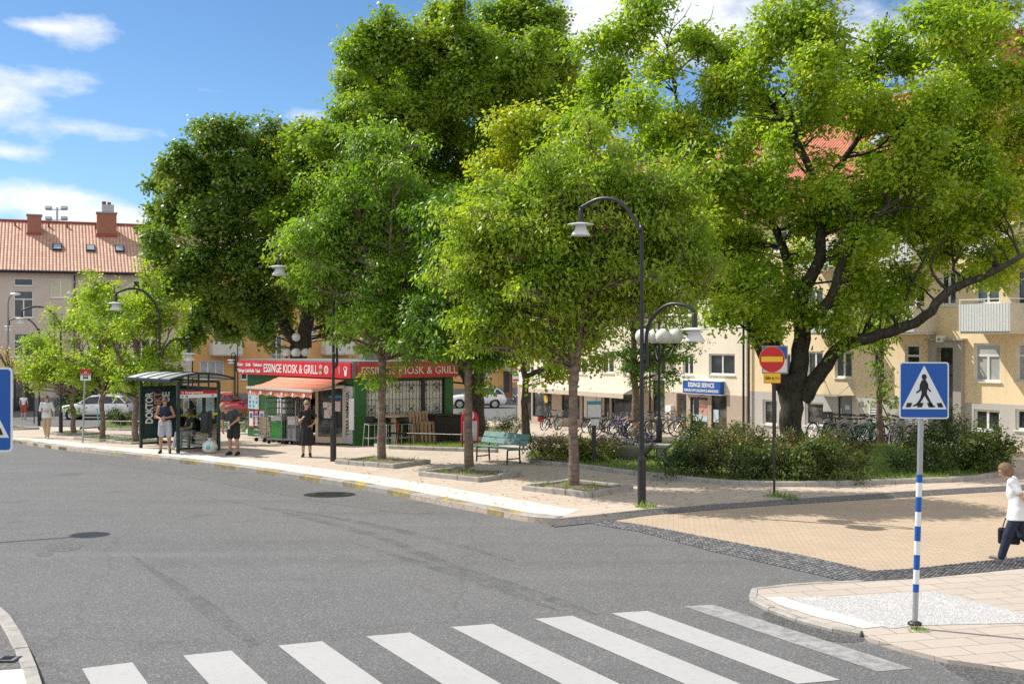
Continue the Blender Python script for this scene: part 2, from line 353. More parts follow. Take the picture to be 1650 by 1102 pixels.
M['grass'] = leaf_mat('grass_blades', ((.06, .11, .02), (.10, .16, .03), (.2, .22, .07)), .35)
M['bark_oak'] = bark('oak_bark', (.028, .024, .020), (.085, .075, .06), lichen=(.12, .12, .09))
M['bark_grey'] = bark('maple_bark', (.05, .043, .035), (.12, .10, .082))
M['bark_cherry'] = bark('cherry_bark', (.13, .095, .075), (.28, .21, .165), True)
M['leaf_oak'] = leaf_mat('oak_leaves', ((.055, .10, .012), (.10, .16, .016), (.165, .21, .022), (.24, .23, .03)), .52)
M['leaf_maple'] = leaf_mat('maple_leaves', ((.05, .095, .012), (.085, .14, .015), (.13, .175, .02), (.16, .16, .03)), .48)
M['leaf_dark'] = leaf_mat('dark_maple_leaves', ((.032, .066, .012), (.055, .10, .014), (.085, .125, .02), (.12, .10, .03)), .42)
M['leaf_fresh'] = leaf_mat('fresh_drooping_leaves', ((.06, .11, .016), (.095, .16, .02), (.15, .20, .028)), .46)
M['leaf_deep'] = leaf_mat('deep_green_leaves', ((.035, .08, .013), (.06, .115, .016), (.095, .15, .02)), .42)
M['leaf_lime'] = leaf_mat('lime_green_leaves', ((.06, .105, .014), (.10, .155, .018), (.155, .20, .025), (.215, .215, .03)), .50)
M['leaf_yellow'] = leaf_mat('yellowing_leaves', ((.12, .16, .02), (.18, .21, .026), (.26, .25, .035)), .52)
M['leaf_bright'] = leaf_mat('bright_maple_leaves', ((.08, .13, .015), (.13, .18, .02), (.21, .22, .025), (.27, .22, .025)), .50)
M['leaf_autumn'] = leaf_mat('autumn_leaves', ((.10, .11, .03), (.2, .16, .04), (.3, .14, .03)), .4)
M['leaf_shrub'] = leaf_mat('shrub_leaves', ((.02, .045, .014), (.04, .07, .02), (.075, .10, .03)), .32, gain=1.5)
M['leaf_shrub2'] = leaf_mat('light_shrub_leaves', ((.06, .09, .02), (.10, .14, .03), (.17, .19, .04)), .35, gain=1.1)
M['leaf_dry'] = leaf_mat('dry_shrub_leaves', ((.09, .085, .03), (.16, .13, .055), (.24, .17, .09)), .3, gain=1.3)
M['leaf_ever'] = leaf_mat('evergreen_leaves', ((.012, .03, .012), (.022, .045, .016)), .2)
M['petal_purple'] = leaf_mat('purple_petals', ((.025, .006, .075), (.075, .018, .19)), .25, (1, 1, 1), .7, 1.0); M['petal_red'] = leaf_mat('red_petals', ((.35, .03, .04), (.5, .1, .05)), .3, (1, 1, 1), .7, 1.0)
M['litter'] = leaf_mat('fallen_leaf', ((.14, .07, .025), (.26, .15, .05), (.33, .25, .06)), .15)
def plaster(n, c, st=.12):
    m = mk(n, c, .9, var=st * .6, vs=.5, bump=.25, bs=30, spec=.2); t = NT(m.node_tree); b = t.n['Principled BSDF']; old = b.inputs['Base Color'].links[0].from_socket
    mp = t.new('ShaderNodeMapping'); t.l.new(t.new('ShaderNodeTexCoord').outputs['Object'], mp.inputs[0]); mp.inputs['Scale'].default_value = (2.2, 2.2, .16)
    t.l.new(t.mix(t.ramp(t.noise(mp.outputs[0], 1.6, 5, .65), .5, .78, 0, .30), old, c4([x * .62 for x in c])), b.inputs['Base Color']); return m
M['peach'] = plaster('peach_plaster', (.89, .715, .465)); M['cream'] = plaster('cream_plaster', (.88, .80, .655)); M['ochre'] = plaster('ochre_plaster', (.72, .42, .17)); M['taupe'] = plaster('taupe_plaster', (.64, .53, .455))
M['greyplinth'] = plaster('grey_plinth', (.52, .50, .47)); M['taupeplinth'] = plaster('taupe_plinth', (.50, .41, .325)); M['darkplinth'] = plaster('dark_plinth', (.27, .26, .255))
M['stone'] = plaster('grey_stone', (.40, .37, .33), .25)
M['tile_red'] = roof_tiles('red_roof_tiles', ((.50, .135, .075), (.58, .19, .10), (.42, .12, .08))); M['tile_orange'] = roof_tiles('orange_roof_tiles', ((.54, .29, .19), (.66, .405, .285), (.46, .265, .19)), .25, .40)
M['brick'] = bricky('chimney_brick', ((.42, .15, .075), (.34, .11, .055)), (.3, .24, .2), .25, .08, .012, 0, .5)
M['redmetal'] = mk('red_sheet_metal', (.28, .055, .045), .5); M['gutter'] = mk('dark_gutter', (.03, .028, .028), .45)
M['white'] = mk('white_frame_paint', (.78, .78, .76), .45, var=.05); M['offwhite'] = mk('off_white', (.66, .63, .57), .6, var=.06)
M['pane'] = window_glass('window_pane', (.025, .03, .032), (.07, .08, .085)); M['pane_blind'] = window_glass('pane_with_blind', (.40, .42, .42), (.55, .56, .55), spec=.6); M['pane_shop'] = window_glass('shop_pane', (.035, .038, .04), (.16, .16, .15))
M['pane_yellow'] = window_glass('pane_with_yellow_curtain', (.55, .50, .32), (.62, .56, .38)); M['pane_sky'] = window_glass('skylight_pane', (.30, .36, .42), (.4, .46, .5))  # skylight panes: reflected sky painted in as a pale blue base colour
M['black'] = mk('black_metal', (.018, .019, .021), .38, var=.2); M['darkgreen'] = mk('dark_green_metal', (.018, .035, .030), .4, var=.2)
M['galv'] = mk('galvanised_steel', (.42, .43, .44), .42, .7, var=.12, vs=8); M['alu'] = mk('aluminium', (.62, .63, .64), .35, .6, var=.06); M['greymetal'] = mk('grey_metal', (.22, .23, .235), .5, .3)
M['lampwhite'] = mk('lamp_shade_enamel', (.74, .74, .73), .3, var=.05); M['globe'] = mk('opal_globe', (.86, .86, .84), .18, var=.02)
M['signblue'] = mk('sign_blue', (.008, .095, .40), .35, var=.04); M['fridgegrey'] = mk('shaded_fridge_grey', (.50, .49, .48), .45); M['signwhite'] = mk('sign_white', (.80, .81, .80), .4, var=.03); M['signred'] = mk('sign_red', (.55, .012, .018), .35, var=.06); M['signyellow'] = mk('sign_yellow', (.85, .52, .02), .4, var=.06)  # fridge grey is its white darkened, shade put into the colour
M['signback'] = mk('sign_back_grey', (.30, .33, .35), .5, .4); M['ink'] = mk('black_print', (.012, .012, .013), .5, var=.05)
M['polestripe_b'] = mk('blue_reflective_band', (.008, .10, .42), .35, var=.05); M['polestripe_w'] = mk('white_reflective_band', (.80, .81, .81), .35, var=.03)
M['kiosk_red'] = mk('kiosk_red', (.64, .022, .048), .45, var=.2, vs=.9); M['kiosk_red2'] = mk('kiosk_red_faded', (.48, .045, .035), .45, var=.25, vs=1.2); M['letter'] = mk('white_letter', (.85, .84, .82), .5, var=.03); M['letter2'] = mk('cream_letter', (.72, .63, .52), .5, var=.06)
M['green_clad'] = ribbed('green_cladding', (.026, .14, .026), .115, .02, .5); M['green'] = mk('green_paint', (.028, .125, .028), .5, var=.3, vs=1.2); M['brightgreen'] = mk('bright_green_plastic', (.06, .34, .06), .4)
M['awning'] = mk('orange_awning', (.76, .265, .165), .8, var=.2, vs=1.5); M['awning2'] = mk('beige_awning', (.62, .53, .43), .85, var=.1); M['roofgrey'] = mk('roof_felt', (.20, .20, .205), .8, var=.2)
M['wood'] = mk('pallet_wood', (.42, .29, .17), .8, var=.3, vs=4); M['tan'] = mk('tan_frame', (.56, .45, .33), .6); M['brownwood'] = mk('brown_door_wood', (.26, .12, .055), .5, var=.2)
M['benchgreen'] = mk('bench_mint_green', (.13, .26, .235), .5, var=.2, vs=5); M['carwhite'] = mk('car_white', (.80, .81, .82), .28, var=.02, coat=.6); M['carred'] = mk('car_red', (.42, .012, .022), .28, var=.04, coat=.6); M['carblue'] = mk('car_dark_blue', (.03, .06, .14), .28, coat=.6)
M['tyre'] = mk('tyre_rubber', (.018, .018, .018), .8); M['rim'] = mk('alloy_rim', (.5, .5, .51), .3, .8); M['carglass'] = window_glass('car_glass', (.012, .014, .016), (.03, .035, .038)); M['plastic'] = mk('black_plastic', (.022, .022, .023), .6); M['tail'] = mk('tail_lamp_red', (.4, .01, .012), .25); M['headlamp'] = mk('headlamp_lens', (.55, .57, .58), .15)
M['glass'] = clear_glass('clear_glass'); M['poster_green'] = mk('dark_green_poster', (.025, .055, .050), .3, var=.35, vs=1.3); M['salmon'] = mk('salmon_print', (.62, .30, .24), .5); M['paper'] = mk('white_paper', (.76, .75, .73), .7, var=.05); M['paperpink'] = mk('pinkish_paper', (.66, .55, .58), .7); M['posterblue'] = mk('pale_blue_poster', (.50, .62, .70), .5, var=.12, vs=5); M['tape'] = mk('yellow_tape', (.80, .60, .03), .5)
M['cardboard'] = mk('cardboard', (.42, .30, .19), .85, var=.15); M['steelgrey'] = mk('cage_steel', (.30, .30, .30), .4, .7); M['redplastic'] = mk('red_plastic', (.5, .02, .025), .4); M['turq'] = mk('turquoise_paint', (.10, .50, .42), .4); M['curtain'] = mk('cream_blind', (.82, .79, .68), .8, var=.16, vs=1.5); M['bagwhite'] = mk('white_bag', (.68, .69, .66), .5, var=.2, vs=8)
M['balcony'] = ribbed('corrugated_balcony', (.76, .78, .79), .12, .02, .5, .04); M['balcony2'] = mk('pale_balcony_panel', (.66, .62, .56), .6); M['concrete'] = mk('concrete', (.30, .29, .27), .85, var=.2, bump=.4); M['gold'] = mk('gold_print', (.62, .43, .08), .45); M['cyan'] = mk('cyan_sticker', (.02, .30, .50), .4)  # balcony side panels: duller beige stands for their shaded side
# skin, hair and cloth
M['skin'] = mk('skin', (.52, .30, .21), .5, var=.06, vs=8); M['skintan'] = mk('tanned_skin', (.42, .22, .145), .5, var=.06, vs=8); M['c_white'] = mk('white_cotton', (.80, .80, .82), .85, var=.05, vs=9, bump=.3, bs=25); M['c_black'] = mk('black_cloth', (.016, .016, .018), .85, var=.2, vs=8, bump=.3, bs=25)
M['c_navy'] = mk('navy_denim', (.016, .024, .05), .85, var=.25, vs=8, bump=.3, bs=25); M['c_khaki'] = mk('khaki_cotton', (.46, .34, .20), .85, var=.1, vs=8, bump=.3, bs=25); M['c_greyshort'] = mk('pale_grey_shorts', (.45, .46, .52), .85, var=.1); M['c_shirt'] = mk('pale_blue_shirt', (.64, .67, .70), .85, var=.06, vs=8, bump=.3, bs=25)
M['c_char'] = mk('charcoal_tee', (.045, .048, .05), .85, var=.3, vs=6); M['c_rust'] = mk('rust_red_shorts', (.42, .09, .06), .85); M['hair_brown'] = mk('brown_hair', (.22, .125, .065), .6, var=.35, vs=20, bump=.8, bs=60); M['hair_dark'] = mk('dark_hair', (.035, .025, .02), .6, var=.3, vs=20, bump=.8, bs=60); M['hair_blond'] = mk('blond_hair', (.40, .27, .13), .6, var=.3, vs=20, bump=.8, bs=60); M['shoe'] = mk('beige_shoe', (.42, .34, .25), .7); M['shoeblack'] = mk('black_shoe', (.02, .02, .022), .6)

M['shelterroof'] = mk('shelter_roof_sheet', (.44, .46, .45), .55, var=.15)
M['stain'] = asphalt('oil_stained_asphalt', (.125, .122, .118), (.105, .103, .10), False)

def tyre_mark():
    m, t, b = new_mat('tyre_rubber_mark'); v = t.new('ShaderNodeTexCoord').outputs['Object']; b.inputs['Base Color'].default_value = (.03, .03, .032, 1); b.inputs['Roughness'].default_value = .8
    tr = t.new('ShaderNodeBsdfTransparent'); mx = t.new('ShaderNodeMixShader'); f = t.math('MULTIPLY', t.ramp(t.noise(v, 2.2, 5, .65), .35, .7, 0, .34), t.ramp(t.noise(v, 40, 3, .7), .35, .65, .3, 1)); t.l.new(f, mx.inputs[0]); t.l.new(tr.outputs[0], mx.inputs[1]); t.l.new(b.outputs[0], mx.inputs[2]); t.l.new(mx.outputs[0], t.n['Material Output'].inputs[0]); return m
M['tyremark'] = tyre_mark()
# ---------------------------------------------------------------- ground, road, pavements
def sheet(name, poly, off, m, skirt=0.0, kind='structure', lump=0.0):
    bm = bmesh.new(); vs = [bm.verts.new((p[0], p[1], 0)) for p in poly]; f = bm.faces.new(vs)
    if f.normal.z < 0 or sum(poly[i][0] * poly[(i + 1) % len(poly)][1] - poly[(i + 1) % len(poly)][0] * poly[i][1] for i in range(len(poly))) < 0: bmesh.ops.reverse_faces(bm, faces=[f])
    edge_n = len(poly)
    bmesh.ops.triangulate(bm, faces=bm.faces[:])
    for yy in (38.0, 70.0): bmesh.ops.bisect_plane(bm, geom=bm.verts[:] + bm.edges[:] + bm.faces[:], plane_co=(0, yy, 0), plane_no=(0, 1, 0))
    for v in bm.verts: v.co.z = ter(v.co.y) + off
    if skirt:
        be = [e for e in bm.edges if len(e.link_faces) == 1]
        r = bmesh.ops.extrude_edge_only(bm, edges=be)
        for v in r['geom']:
            if isinstance(v, bmesh.types.BMVert): v.co.z -= skirt
    bmesh.ops.recalc_face_normals(bm, faces=bm.faces[:])
    me = bpy.data.meshes.new(name); bm.to_mesh(me); bm.free(); me.materials.append(m); auto_uv(me)
    o = bpy.data.objects.new(name, me); COL.objects.link(o)
    if kind: o['kind'] = kind
    return o
g = MB(); xs = (-400, 400); ys = (-80, 38, 70, 900)
vs = [(x, y, ter(y)) for y in ys for x in xs]
g.add(vs, [(0, 1, 3, 2), (2, 3, 5, 4), (4, 5, 7, 6)], M['road']); o = g.build('road'); o['kind'] = 'structure'
P2 = lambda pts, off=.12: [gp(x, y, off) for x, y in pts]
curb = smooth_line(P2([(25, 709), (114, 721), (219, 732), (291, 740), (387, 752), (500, 768), (600, 784), (700, 803), (790, 820), (850, 831), (900, 835)]), 5)
curb = [Vector((-42, 64, 0)), Vector((-33, 56.5, 0)), Vector((-26, 51.4, 0))] + curb
mouth = P2([(960, 829), (1040, 820), (1150, 811), (1250, 804), (1400, 795), (1550, 786), (1700, 778)])
back = [Vector(p) for p in ((22, 25.5, 0), (34, 26, 0), (32, 36, 0), (20.5, 46, 0), (9, 65, 0), (3, 74.8, 0), (-3.5, 74.5, 0), (-5.5, 71.5, 0), (-12, 69, 0), (-26, 68, 0), (-44, 68.5, 0))]
sheet('pavement', curb + mouth + back, .12, M['slab'], .15)
# pale slab band along the kerb and the kerb stones themselves
def band(line, w, off, z):
    out = []
    for i, p in enumerate(line):
        d = (line[min(i + 1, len(line) - 1)] - line[max(i - 1, 0)]); d.z = 0; d.normalize(); n = Vector((-d.y, d.x, 0))
        out.append((p + n * off, p + n * (off + w)))
    return out
strip = band(curb[2:], 1.05, .30, 0); sheet('kerb_path', [a for a, b in strip] + [b for a, b in reversed(strip)], .124, M['white_strip'])
def kerb_run(name, line, w, top, mats, seg=1.0, off=0.0, label=None):
    d = [0]
    for i in range(1, len(line)): d.append(d[-1] + (line[i] - line[i - 1]).to_2d().length)
    def pos(s):
        for i in range(1, len(line)):
            if s <= d[i] or i == len(line) - 1:
                t = (s - d[i - 1]) / max(d[i] - d[i - 1], 1e-6); p = line[i - 1].lerp(line[i], t); q = (line[i] - line[i - 1]); q.z = 0; return p, q.normalized()
    mb = MB(); s = 0; k = 0; rr = random.Random(3)
    while s < d[-1] - .05:
        e = min(s + seg, d[-1]); p, q = pos(s + .006); p2, q2 = pos(e - .006); n = Vector((-q.y, q.x, 0)); n2 = Vector((-q2.y, q2.x, 0)); z0 = ter(p.y); z1 = ter(p2.y); tp = top + rr.uniform(-.006, .006); c = .02
        A = [(p, n, z0), (p2, n2, z1)]; vs = []
        for (b, nn, zz) in A:
            for (o_, h) in ((0, -.1), (0, tp - c), (c, tp), (w, tp), (w, -.1)): vs.append((b + nn * (off + o_)).to_2d().to_3d() + Vector((0, 0, zz + h)))
        m_ = mats(k, s); mb.add(vs, [(0, 1, 6, 5), (1, 2, 7, 6), (2, 3, 8, 7), (3, 4, 9, 8)], m_); mb.add(vs, [(0, 4, 3, 2, 1), (5, 6, 7, 8, 9)], m_)
        s = e; k += 1
    o = mb.build(name); o['kind'] = 'structure'; return o
kerb_run('kerb', curb[1:], .30, .132, lambda k, s: M['kerb_yellow'] if k % 2 == 0 and s > 6 else M['granite'])
# clinker street, sett band, near pavement island
sett_back = P2([(900, 831), (960, 834), (1040, 846), (1150, 867), (1303, 896), (1405, 919)], .01); sett_back_r = P2([(1405, 919), (1476, 915), (1650, 896), (1800, 880)], .01)
sett_front = P2([(890, 833), (950, 843), (1030, 856), (1150, 888), (1277, 916), (1354, 934), (1390, 938)], .01); sett_front_r = P2([(1390, 938), (1487, 931), (1650, 915), (1800, 900)], .01)
mouth0 = [Vector((p.x, p.y, 0)) for p in mouth]
sheet('clinker_street', sett_back + sett_back_r[1:] + [Vector((20, 17.5, 0)), Vector((34, 18, 0)), Vector((34, 25.9, 0)), Vector((22, 25.4, 0))] + list(reversed([p - Vector((0, .05, 0)) for p in mouth0])) , .006, M['clinker'])
sheet('sett_bed_path', sett_front + sett_front_r[1:] + [Vector((20, 15.5, 0)), Vector((20, 17.4, 0))] + list(reversed(sett_back_r)) + list(reversed(sett_back[:-1])), .008, M['sett'])
mk_ = smooth_line([p for p in P2([(880, 836), (960, 829), (1040, 820), (1150, 811), (1250, 804), (1400, 795), (1550, 786), (1700, 778)])], 4)
def setts(name, A, B, z, seed, size=.10):
    # real stone setts laid in rows between two lines; every stone is a low rounded block
    rr = random.Random(seed); mb = MB(); dA = [0]
    def along(L, f):
        d = [0]
        for i in range(1, len(L)): d.append(d[-1] + (L[i].to_2d() - L[i - 1].to_2d()).length)
        s_ = f * d[-1]
        for i in range(1, len(L)):
            if s_ <= d[i] + 1e-9 or i == len(L) - 1: return L[i - 1].to_2d().lerp(L[i].to_2d(), min(1, (s_ - d[i - 1]) / max(d[i] - d[i - 1], 1e-6)))
    tot = sum((A[i].to_2d() - A[i - 1].to_2d()).length for i in range(1, len(A))); n = int(tot / size)
    for i in range(n):
        a0, b0, a1, b1 = along(A, i / n), along(B, i / n), along(A, (i + 1) / n), along(B, (i + 1) / n); w_ = ((a0 - b0).length + (a1 - b1).length) / 2; k = max(1, round(w_ / size)); sh = (i % 2) * .5
        for j in range(k):
            f0, f1 = (j + .06 + rr.uniform(0, .05)) / k, (j + .94 - rr.uniform(0, .05)) / k; g0, g1 = .06 + rr.uniform(0, .06), .94 - rr.uniform(0, .06)
            P = lambda u, v: a0.lerp(a1, u).lerp(b0.lerp(b1, u), v); q = [P(g0, f0), P(g1, f0), P(g1, f1), P(g0, f1)]; c = sum(q, Vector((0, 0))) / 4; h = z + rr.uniform(.002, .010); zz = lambda p: ter(p.y)
            vs = [(p.x, p.y, zz(p) + z - .03) for p in q] + [(lerp(c.x, p.x, .92), lerp(c.y, p.y, .92), zz(p) + h - .008) for p in q] + [(lerp(c.x, p.x, .62) , lerp(c.y, p.y, .62), zz(p) + h + rr.uniform(-.003, .004)) for p in q]
            mb.add(vs, [(0, 1, 5, 4), (1, 2, 6, 5), (2, 3, 7, 6), (3, 0, 4, 7), (4, 5, 9, 8), (5, 6, 10, 9), (6, 7, 11, 10), (7, 4, 8, 11), (8, 9, 10, 11)], SETT[rr.randrange(3)])
    o = mb.build(name); o['kind'] = 'structure'; return o
SETT = [mk('sett_stone_a', (.15, .15, .152), .75, var=.35, vs=12, bump=.5, bs=60), mk('sett_stone_b', (.205, .20, .195), .75, var=.35, vs=12, bump=.5, bs=60), mk('sett_stone_c', (.11, .11, .115), .75, var=.35, vs=12, bump=.5, bs=60)]
setts('sett_path', sett_front + sett_front_r[1:], sett_back + sett_back_r[1:], .012, 1)
up, dn = [], []
for i, p in enumerate(mk_):
    d = mk_[min(i + 1, len(mk_) - 1)] - mk_[max(i - 1, 0)]; d.z = 0; d.normalize(); n = Vector((d.y, -d.x, 0)); w_ = .34 - .18 * min(i / 8, 1); up.append(p - n * .02); dn.append(p + n * w_)
rmp = []
for u, d in zip(up, dn): rmp += [(u.x, u.y, .1225), (d.x, d.y, .014)]
mb = MB(); mb.add(rmp, [(2 * i, 2 * i + 1, 2 * i + 3, 2 * i + 2) for i in range(len(up) - 1)], M['footway'], True); o = mb.build('ramp_kerb'); o['kind'] = 'structure'
isl_in = smooth_line(P2([(1390, 1016), (1354, 1010), (1290, 993), (1235, 972), (1213, 957), (1226, 947), (1303, 940), (1390, 936)], .06), 5)
isl = isl_in + P2([(1487, 931), (1650, 915), (1800, 899)], .06) + [Vector((16, 13, 0)), Vector((16, 9, 0))] + P2([(1760, 1092), (1650, 1078), (1527, 1061), (1456, 1043), (1400, 1026)], .06)
sheet('island_pavement', isl, .055, M['slab2'], .1)
kerb_run('island_kerb', [Vector((p.x, p.y, 0)) for p in reversed(isl_in)], .11, .064, lambda k, s: M['granite'], .6, -.10)
sheet('gravel_path', P2([(1268, 962), (1400, 958), (1502, 951), (1650, 988), (1760, 1010), (1760, 1017), (1650, 1003), (1476, 1007), (1440, 1012), (1400, 1005)], .06), .060, M['gravel'])
sheet('tactile_path', P2([(1232, 962), (1262, 961), (1330, 982), (1425, 1008), (1392, 1012), (1310, 992), (1256, 974)], .06), .061, M['white_tactile'])
patchy = lambda pts: [p for p in smooth_line(P2(pts + [pts[0]], 0), 4)[:-1]]
sheet('road_patch', patchy([(1290, 999), (1330, 1008), (1388, 1026), (1384, 1034), (1340, 1033), (1280, 1018), (1230, 996), (1240, 985)]), .004, M['patch'])
sheet('road_patch', patchy([(1512, 1066), (1590, 1064), (1720, 1078), (1720, 1130), (1620, 1120), (1540, 1085)]), .004, M['patch'])
sheet('road_patch', patchy([(100, 722), (200, 737), (330, 757), (560, 796), (700, 820), (640, 826), (460, 798), (240, 757), (110, 736)]), .003, M['footway'])
def seam(pts, w_):
    L = smooth_line(P2(pts, 0), 5); b_ = band(L, w_, -w_ / 2, 0); mb = MB(); vs = []
    for a, b in b_: vs += [(a.x, a.y, ter(a.y) + .0055), (b.x, b.y, ter(b.y) + .0055)]
    mb.add(vs, [(2 * i, 2 * i + 1, 2 * i + 3, 2 * i + 2) for i in range(len(b_) - 1)], M['patch']); o = mb.build('road_seam'); o['kind'] = 'structure'
for st_ in ([(70, 880), (110, 872), (135, 876), (118, 886), (80, 888)], [(55, 892), (75, 889), (86, 893), (66, 897)]): sheet('road_stain', patchy(st_), .003, M['stain'])
for pts in ([(205, 890), (304, 958), (360, 1000), (415, 1040)], [(560, 872), (680, 908), (774, 937), (905, 986)], [(640, 882), (760, 922), (880, 962), (960, 990)], [(420, 815), (560, 838), (700, 868), (830, 905)], [(330, 800), (470, 828), (600, 862), (720, 905)]):
    L = smooth_line(P2(pts, 0), 6); n_ = len(L); vs = []
    for i, (a, b) in enumerate(band(L, .30, -.15, 0)): m_ = (a + b) / 2; k_ = math.sin(math.pi * (i + .15) / (n_ + .3)); vs += [((m_ + (a - m_) * k_).x, (m_ + (a - m_) * k_).y, .0042), ((m_ + (b - m_) * k_).x, (m_ + (b - m_) * k_).y, .0042)]
    mb = MB(); mb.add(vs, [(2 * i, 2 * i + 1, 2 * i + 3, 2 * i + 2) for i in range(n_ - 1)], M['tyremark']); o = mb.build('tyre_mark'); o['kind'] = 'structure'
# near left corner
ncurb = smooth_line(P2([(-60, 935), (0, 975), (28, 1010), (52, 1055), (68, 1102), (80, 1150)], .12), 4)
sheet('corner_pavement', ncurb + [Vector((-5.2, 8, 0)), Vector((-14, 8, 0)), Vector((-14, 17, 0))], .11, M['footway'], .12)
kerb_run('corner_kerb', [Vector((p.x, p.y, 0)) for p in ncurb], .16, .125, lambda k, s: M['granite'], .9, -.16)
sheet('corner_white_path', P2([(-60, 1083), (40, 1076), (58, 1104), (70, 1150), (-60, 1160)], .12), .116, M['white_tactile'])
# painted crossing
ZS = [((132, 1077), (213, 1067)), ((295, 1056), (373, 1048)), ((448, 1040), (519, 1033)), ((590, 1025), (661, 1019)), ((727, 1010), (794, 1005)), ((862, 997), (922, 992)), ((985, 988), (1043, 984)), ((1102, 977), (1150, 974))]
zdir = (gp(1385, 1072, 0) - gp(1102, 977, 0)); zdir.z = 0
zl = [3.55, 3.55, 3.55, 3.55, 3.5, 3.5, 3.62, 3.55]; zdir.normalize()
for (a, b), L in zip(ZS, zl):
    A, B = gp(*a, 0), gp(*b, 0)
    sheet('zebra_marking', [A, B, B + zdir * L, A + zdir * L], .005, M['paint' if a[0] < 1100 else 'paint_worn'])
# manhole and drain covers
def cover(label, c, rx, ry, rect=False):
    mb = MB(); n = 28
    poly = [(rx * math.cos(2 * math.pi * i / n), ry * math.sin(2 * math.pi * i / n)) for i in range(n)] if not rect else [(-rx, -ry), (rx, -ry), (rx, ry), (-rx, ry)]
    mb.prism(poly, -.02, .010, M['gutter']); t_ = mb.build('cover_frame'); o = thing('manhole_cover', label, 'manhole cover', c)
    t_.parent = o; KIDS.setdefault(o.name, []).append(t_); mb = MB(); mb.prism([(x * .86, y * .86) for x, y in poly], .010, .016, M['greymetal' if rect else 'gutter'])
    for i in range(-3, 4): mb.box((0, i * ry * .2, .018), (rx * 1.1, ry * .06, .006), M['gutter'])
    mb.build('cover_plate', o)
cover('round dark iron cover in the asphalt near the yellow kerb', gp(531, 797, 0), .62, .5)
cover('rectangular rusty drain cover in the corner pavement', gp(12, 1062, .116), .12, .11, True)
# lawn islands with granite kerbs
def bed(name, front, back, off=.2, kerb=True):
    fr = smooth_line(P2(front), 4); bk = P2(back) if not isinstance(back[0], Vector) else back
    sheet(name, [Vector((p.x, p.y, 0)) for p in fr] + bk, off, M['lawn'])
    if kerb: kerb_run('bed_kerb', [Vector((p.x, p.y, 0)) for p in fr], .16, .24, lambda k, s: M['granite'], .8, -.08)
    return fr
bed_oak = bed('grass_bed', [(846, 742), (870, 748), (918, 752), (988, 761), (1060, 769), (1130, 777), (1220, 783), (1310, 783), (1440, 779), (1553, 775), (1600, 768), (1622, 757)], [(1615, 738), (1500, 724), (1300, 716), (1100, 716), (960, 722), (860, 727)])
bed_kiosk = bed('grass_bed', [(606, 720), (620, 722.5), (680, 725), (750, 727), (800, 729)], [(800, 716), (745, 711), (700, 713), (640, 716)])
bed_shelter = bed('grass_bed', [(168, 693), (200, 694), (260, 694), (330, 695), (392, 696)], [(400, 683), (330, 679), (200, 679), (165, 684)])
bed_back = bed('grass_bed', [(732, 697), (770, 699), (830, 700)], [(835, 691), (775, 688), (738, 687)], .2)
# ---------------------------------------------------------------- vegetation
SHAPES = {
 'kite': [(0, 0, 0), (.38, .24, .05), (1, 0, -.06), (.38, -.24, .05)],
 'drop': [(0, 0, 0), (.3, .20, .05), (.7, .15, .02), (1, 0, -.10), (.7, -.15, .02), (.3, -.20, .05)],
 'lobe': [(0, 0, 0), (.18, .34, .03), (.42, .24, .0), (.60, .50, .05), (.74, .22, 0), (1, 0, -.08), (.74, -.22, 0), (.60, -.50, .05), (.42, -.24, 0), (.18, -.34, .03)],
 'oak': [(0, 0, 0), (.30, .22, .02), (.42, .12, .0), (.64, .34, .04), (.80, .2, 0), (1, .06, -.06), (.94, -.14, -.03), (.72, -.33, .03), (.5, -.13, 0), (.30, -.24, .02)],
 'blade': [(0, .06, 0), (.6, .04, .02), (1, 0, .12), (.6, -.04, .02), (0, -.06, 0)]}
def leaf_mesh(name, pos, nrm, tip, size, shape, m):
    sh = np.array(SHAPES[shape]); k = len(sh); n = len(pos)
    nrm = nrm / np.maximum(np.linalg.norm(nrm, axis=1), 1e-6)[:, None]; tip = tip - nrm * (tip * nrm).sum(1)[:, None]; tip = tip / np.maximum(np.linalg.norm(tip, axis=1), 1e-6)[:, None]
    bt = np.cross(nrm, tip); s = size[:, None, None]
    V = pos[:, None, :] + s * (sh[None, :, 0, None] * tip[:, None, :] + sh[None, :, 1, None] * bt[:, None, :] + sh[None, :, 2, None] * nrm[:, None, :])
    me = bpy.data.meshes.new(name); me.vertices.add(n * k); me.vertices.foreach_set('co', V.astype(np.float32).ravel())
    me.loops.add(n * k); me.loops.foreach_set('vertex_index', np.arange(n * k, dtype=np.int32)); me.polygons.add(n)
    me.polygons.foreach_set('loop_start', np.arange(0, n * k, k, dtype=np.int32)); me.polygons.foreach_set('loop_total', np.full(n, k, dtype=np.int32))
    me.update(calc_edges=True); me.materials.append(m); return me
def tufts(rng, clumps, dens, shell=.45):
    out = []; nr = []
    for (c, r) in clumps:
        c = np.array(c); r = np.array(r); nt = max(3, int(dens * (r[0] * r[1] * r[2]) ** (2.3 / 3)))
        d = rng.normal(size=(nt, 3)); d /= np.linalg.norm(d, axis=1)[:, None]
        d[:, 2] += .12; f = rng.random(nt) ** shell
        out.append(c + d * f[:, None] * r * (.72 + .30 * rng.random((nt, 1)) + .42 * rng.random((nt, 1)) ** 4)); nr.append(d)
    return np.concatenate(out), np.concatenate(nr)
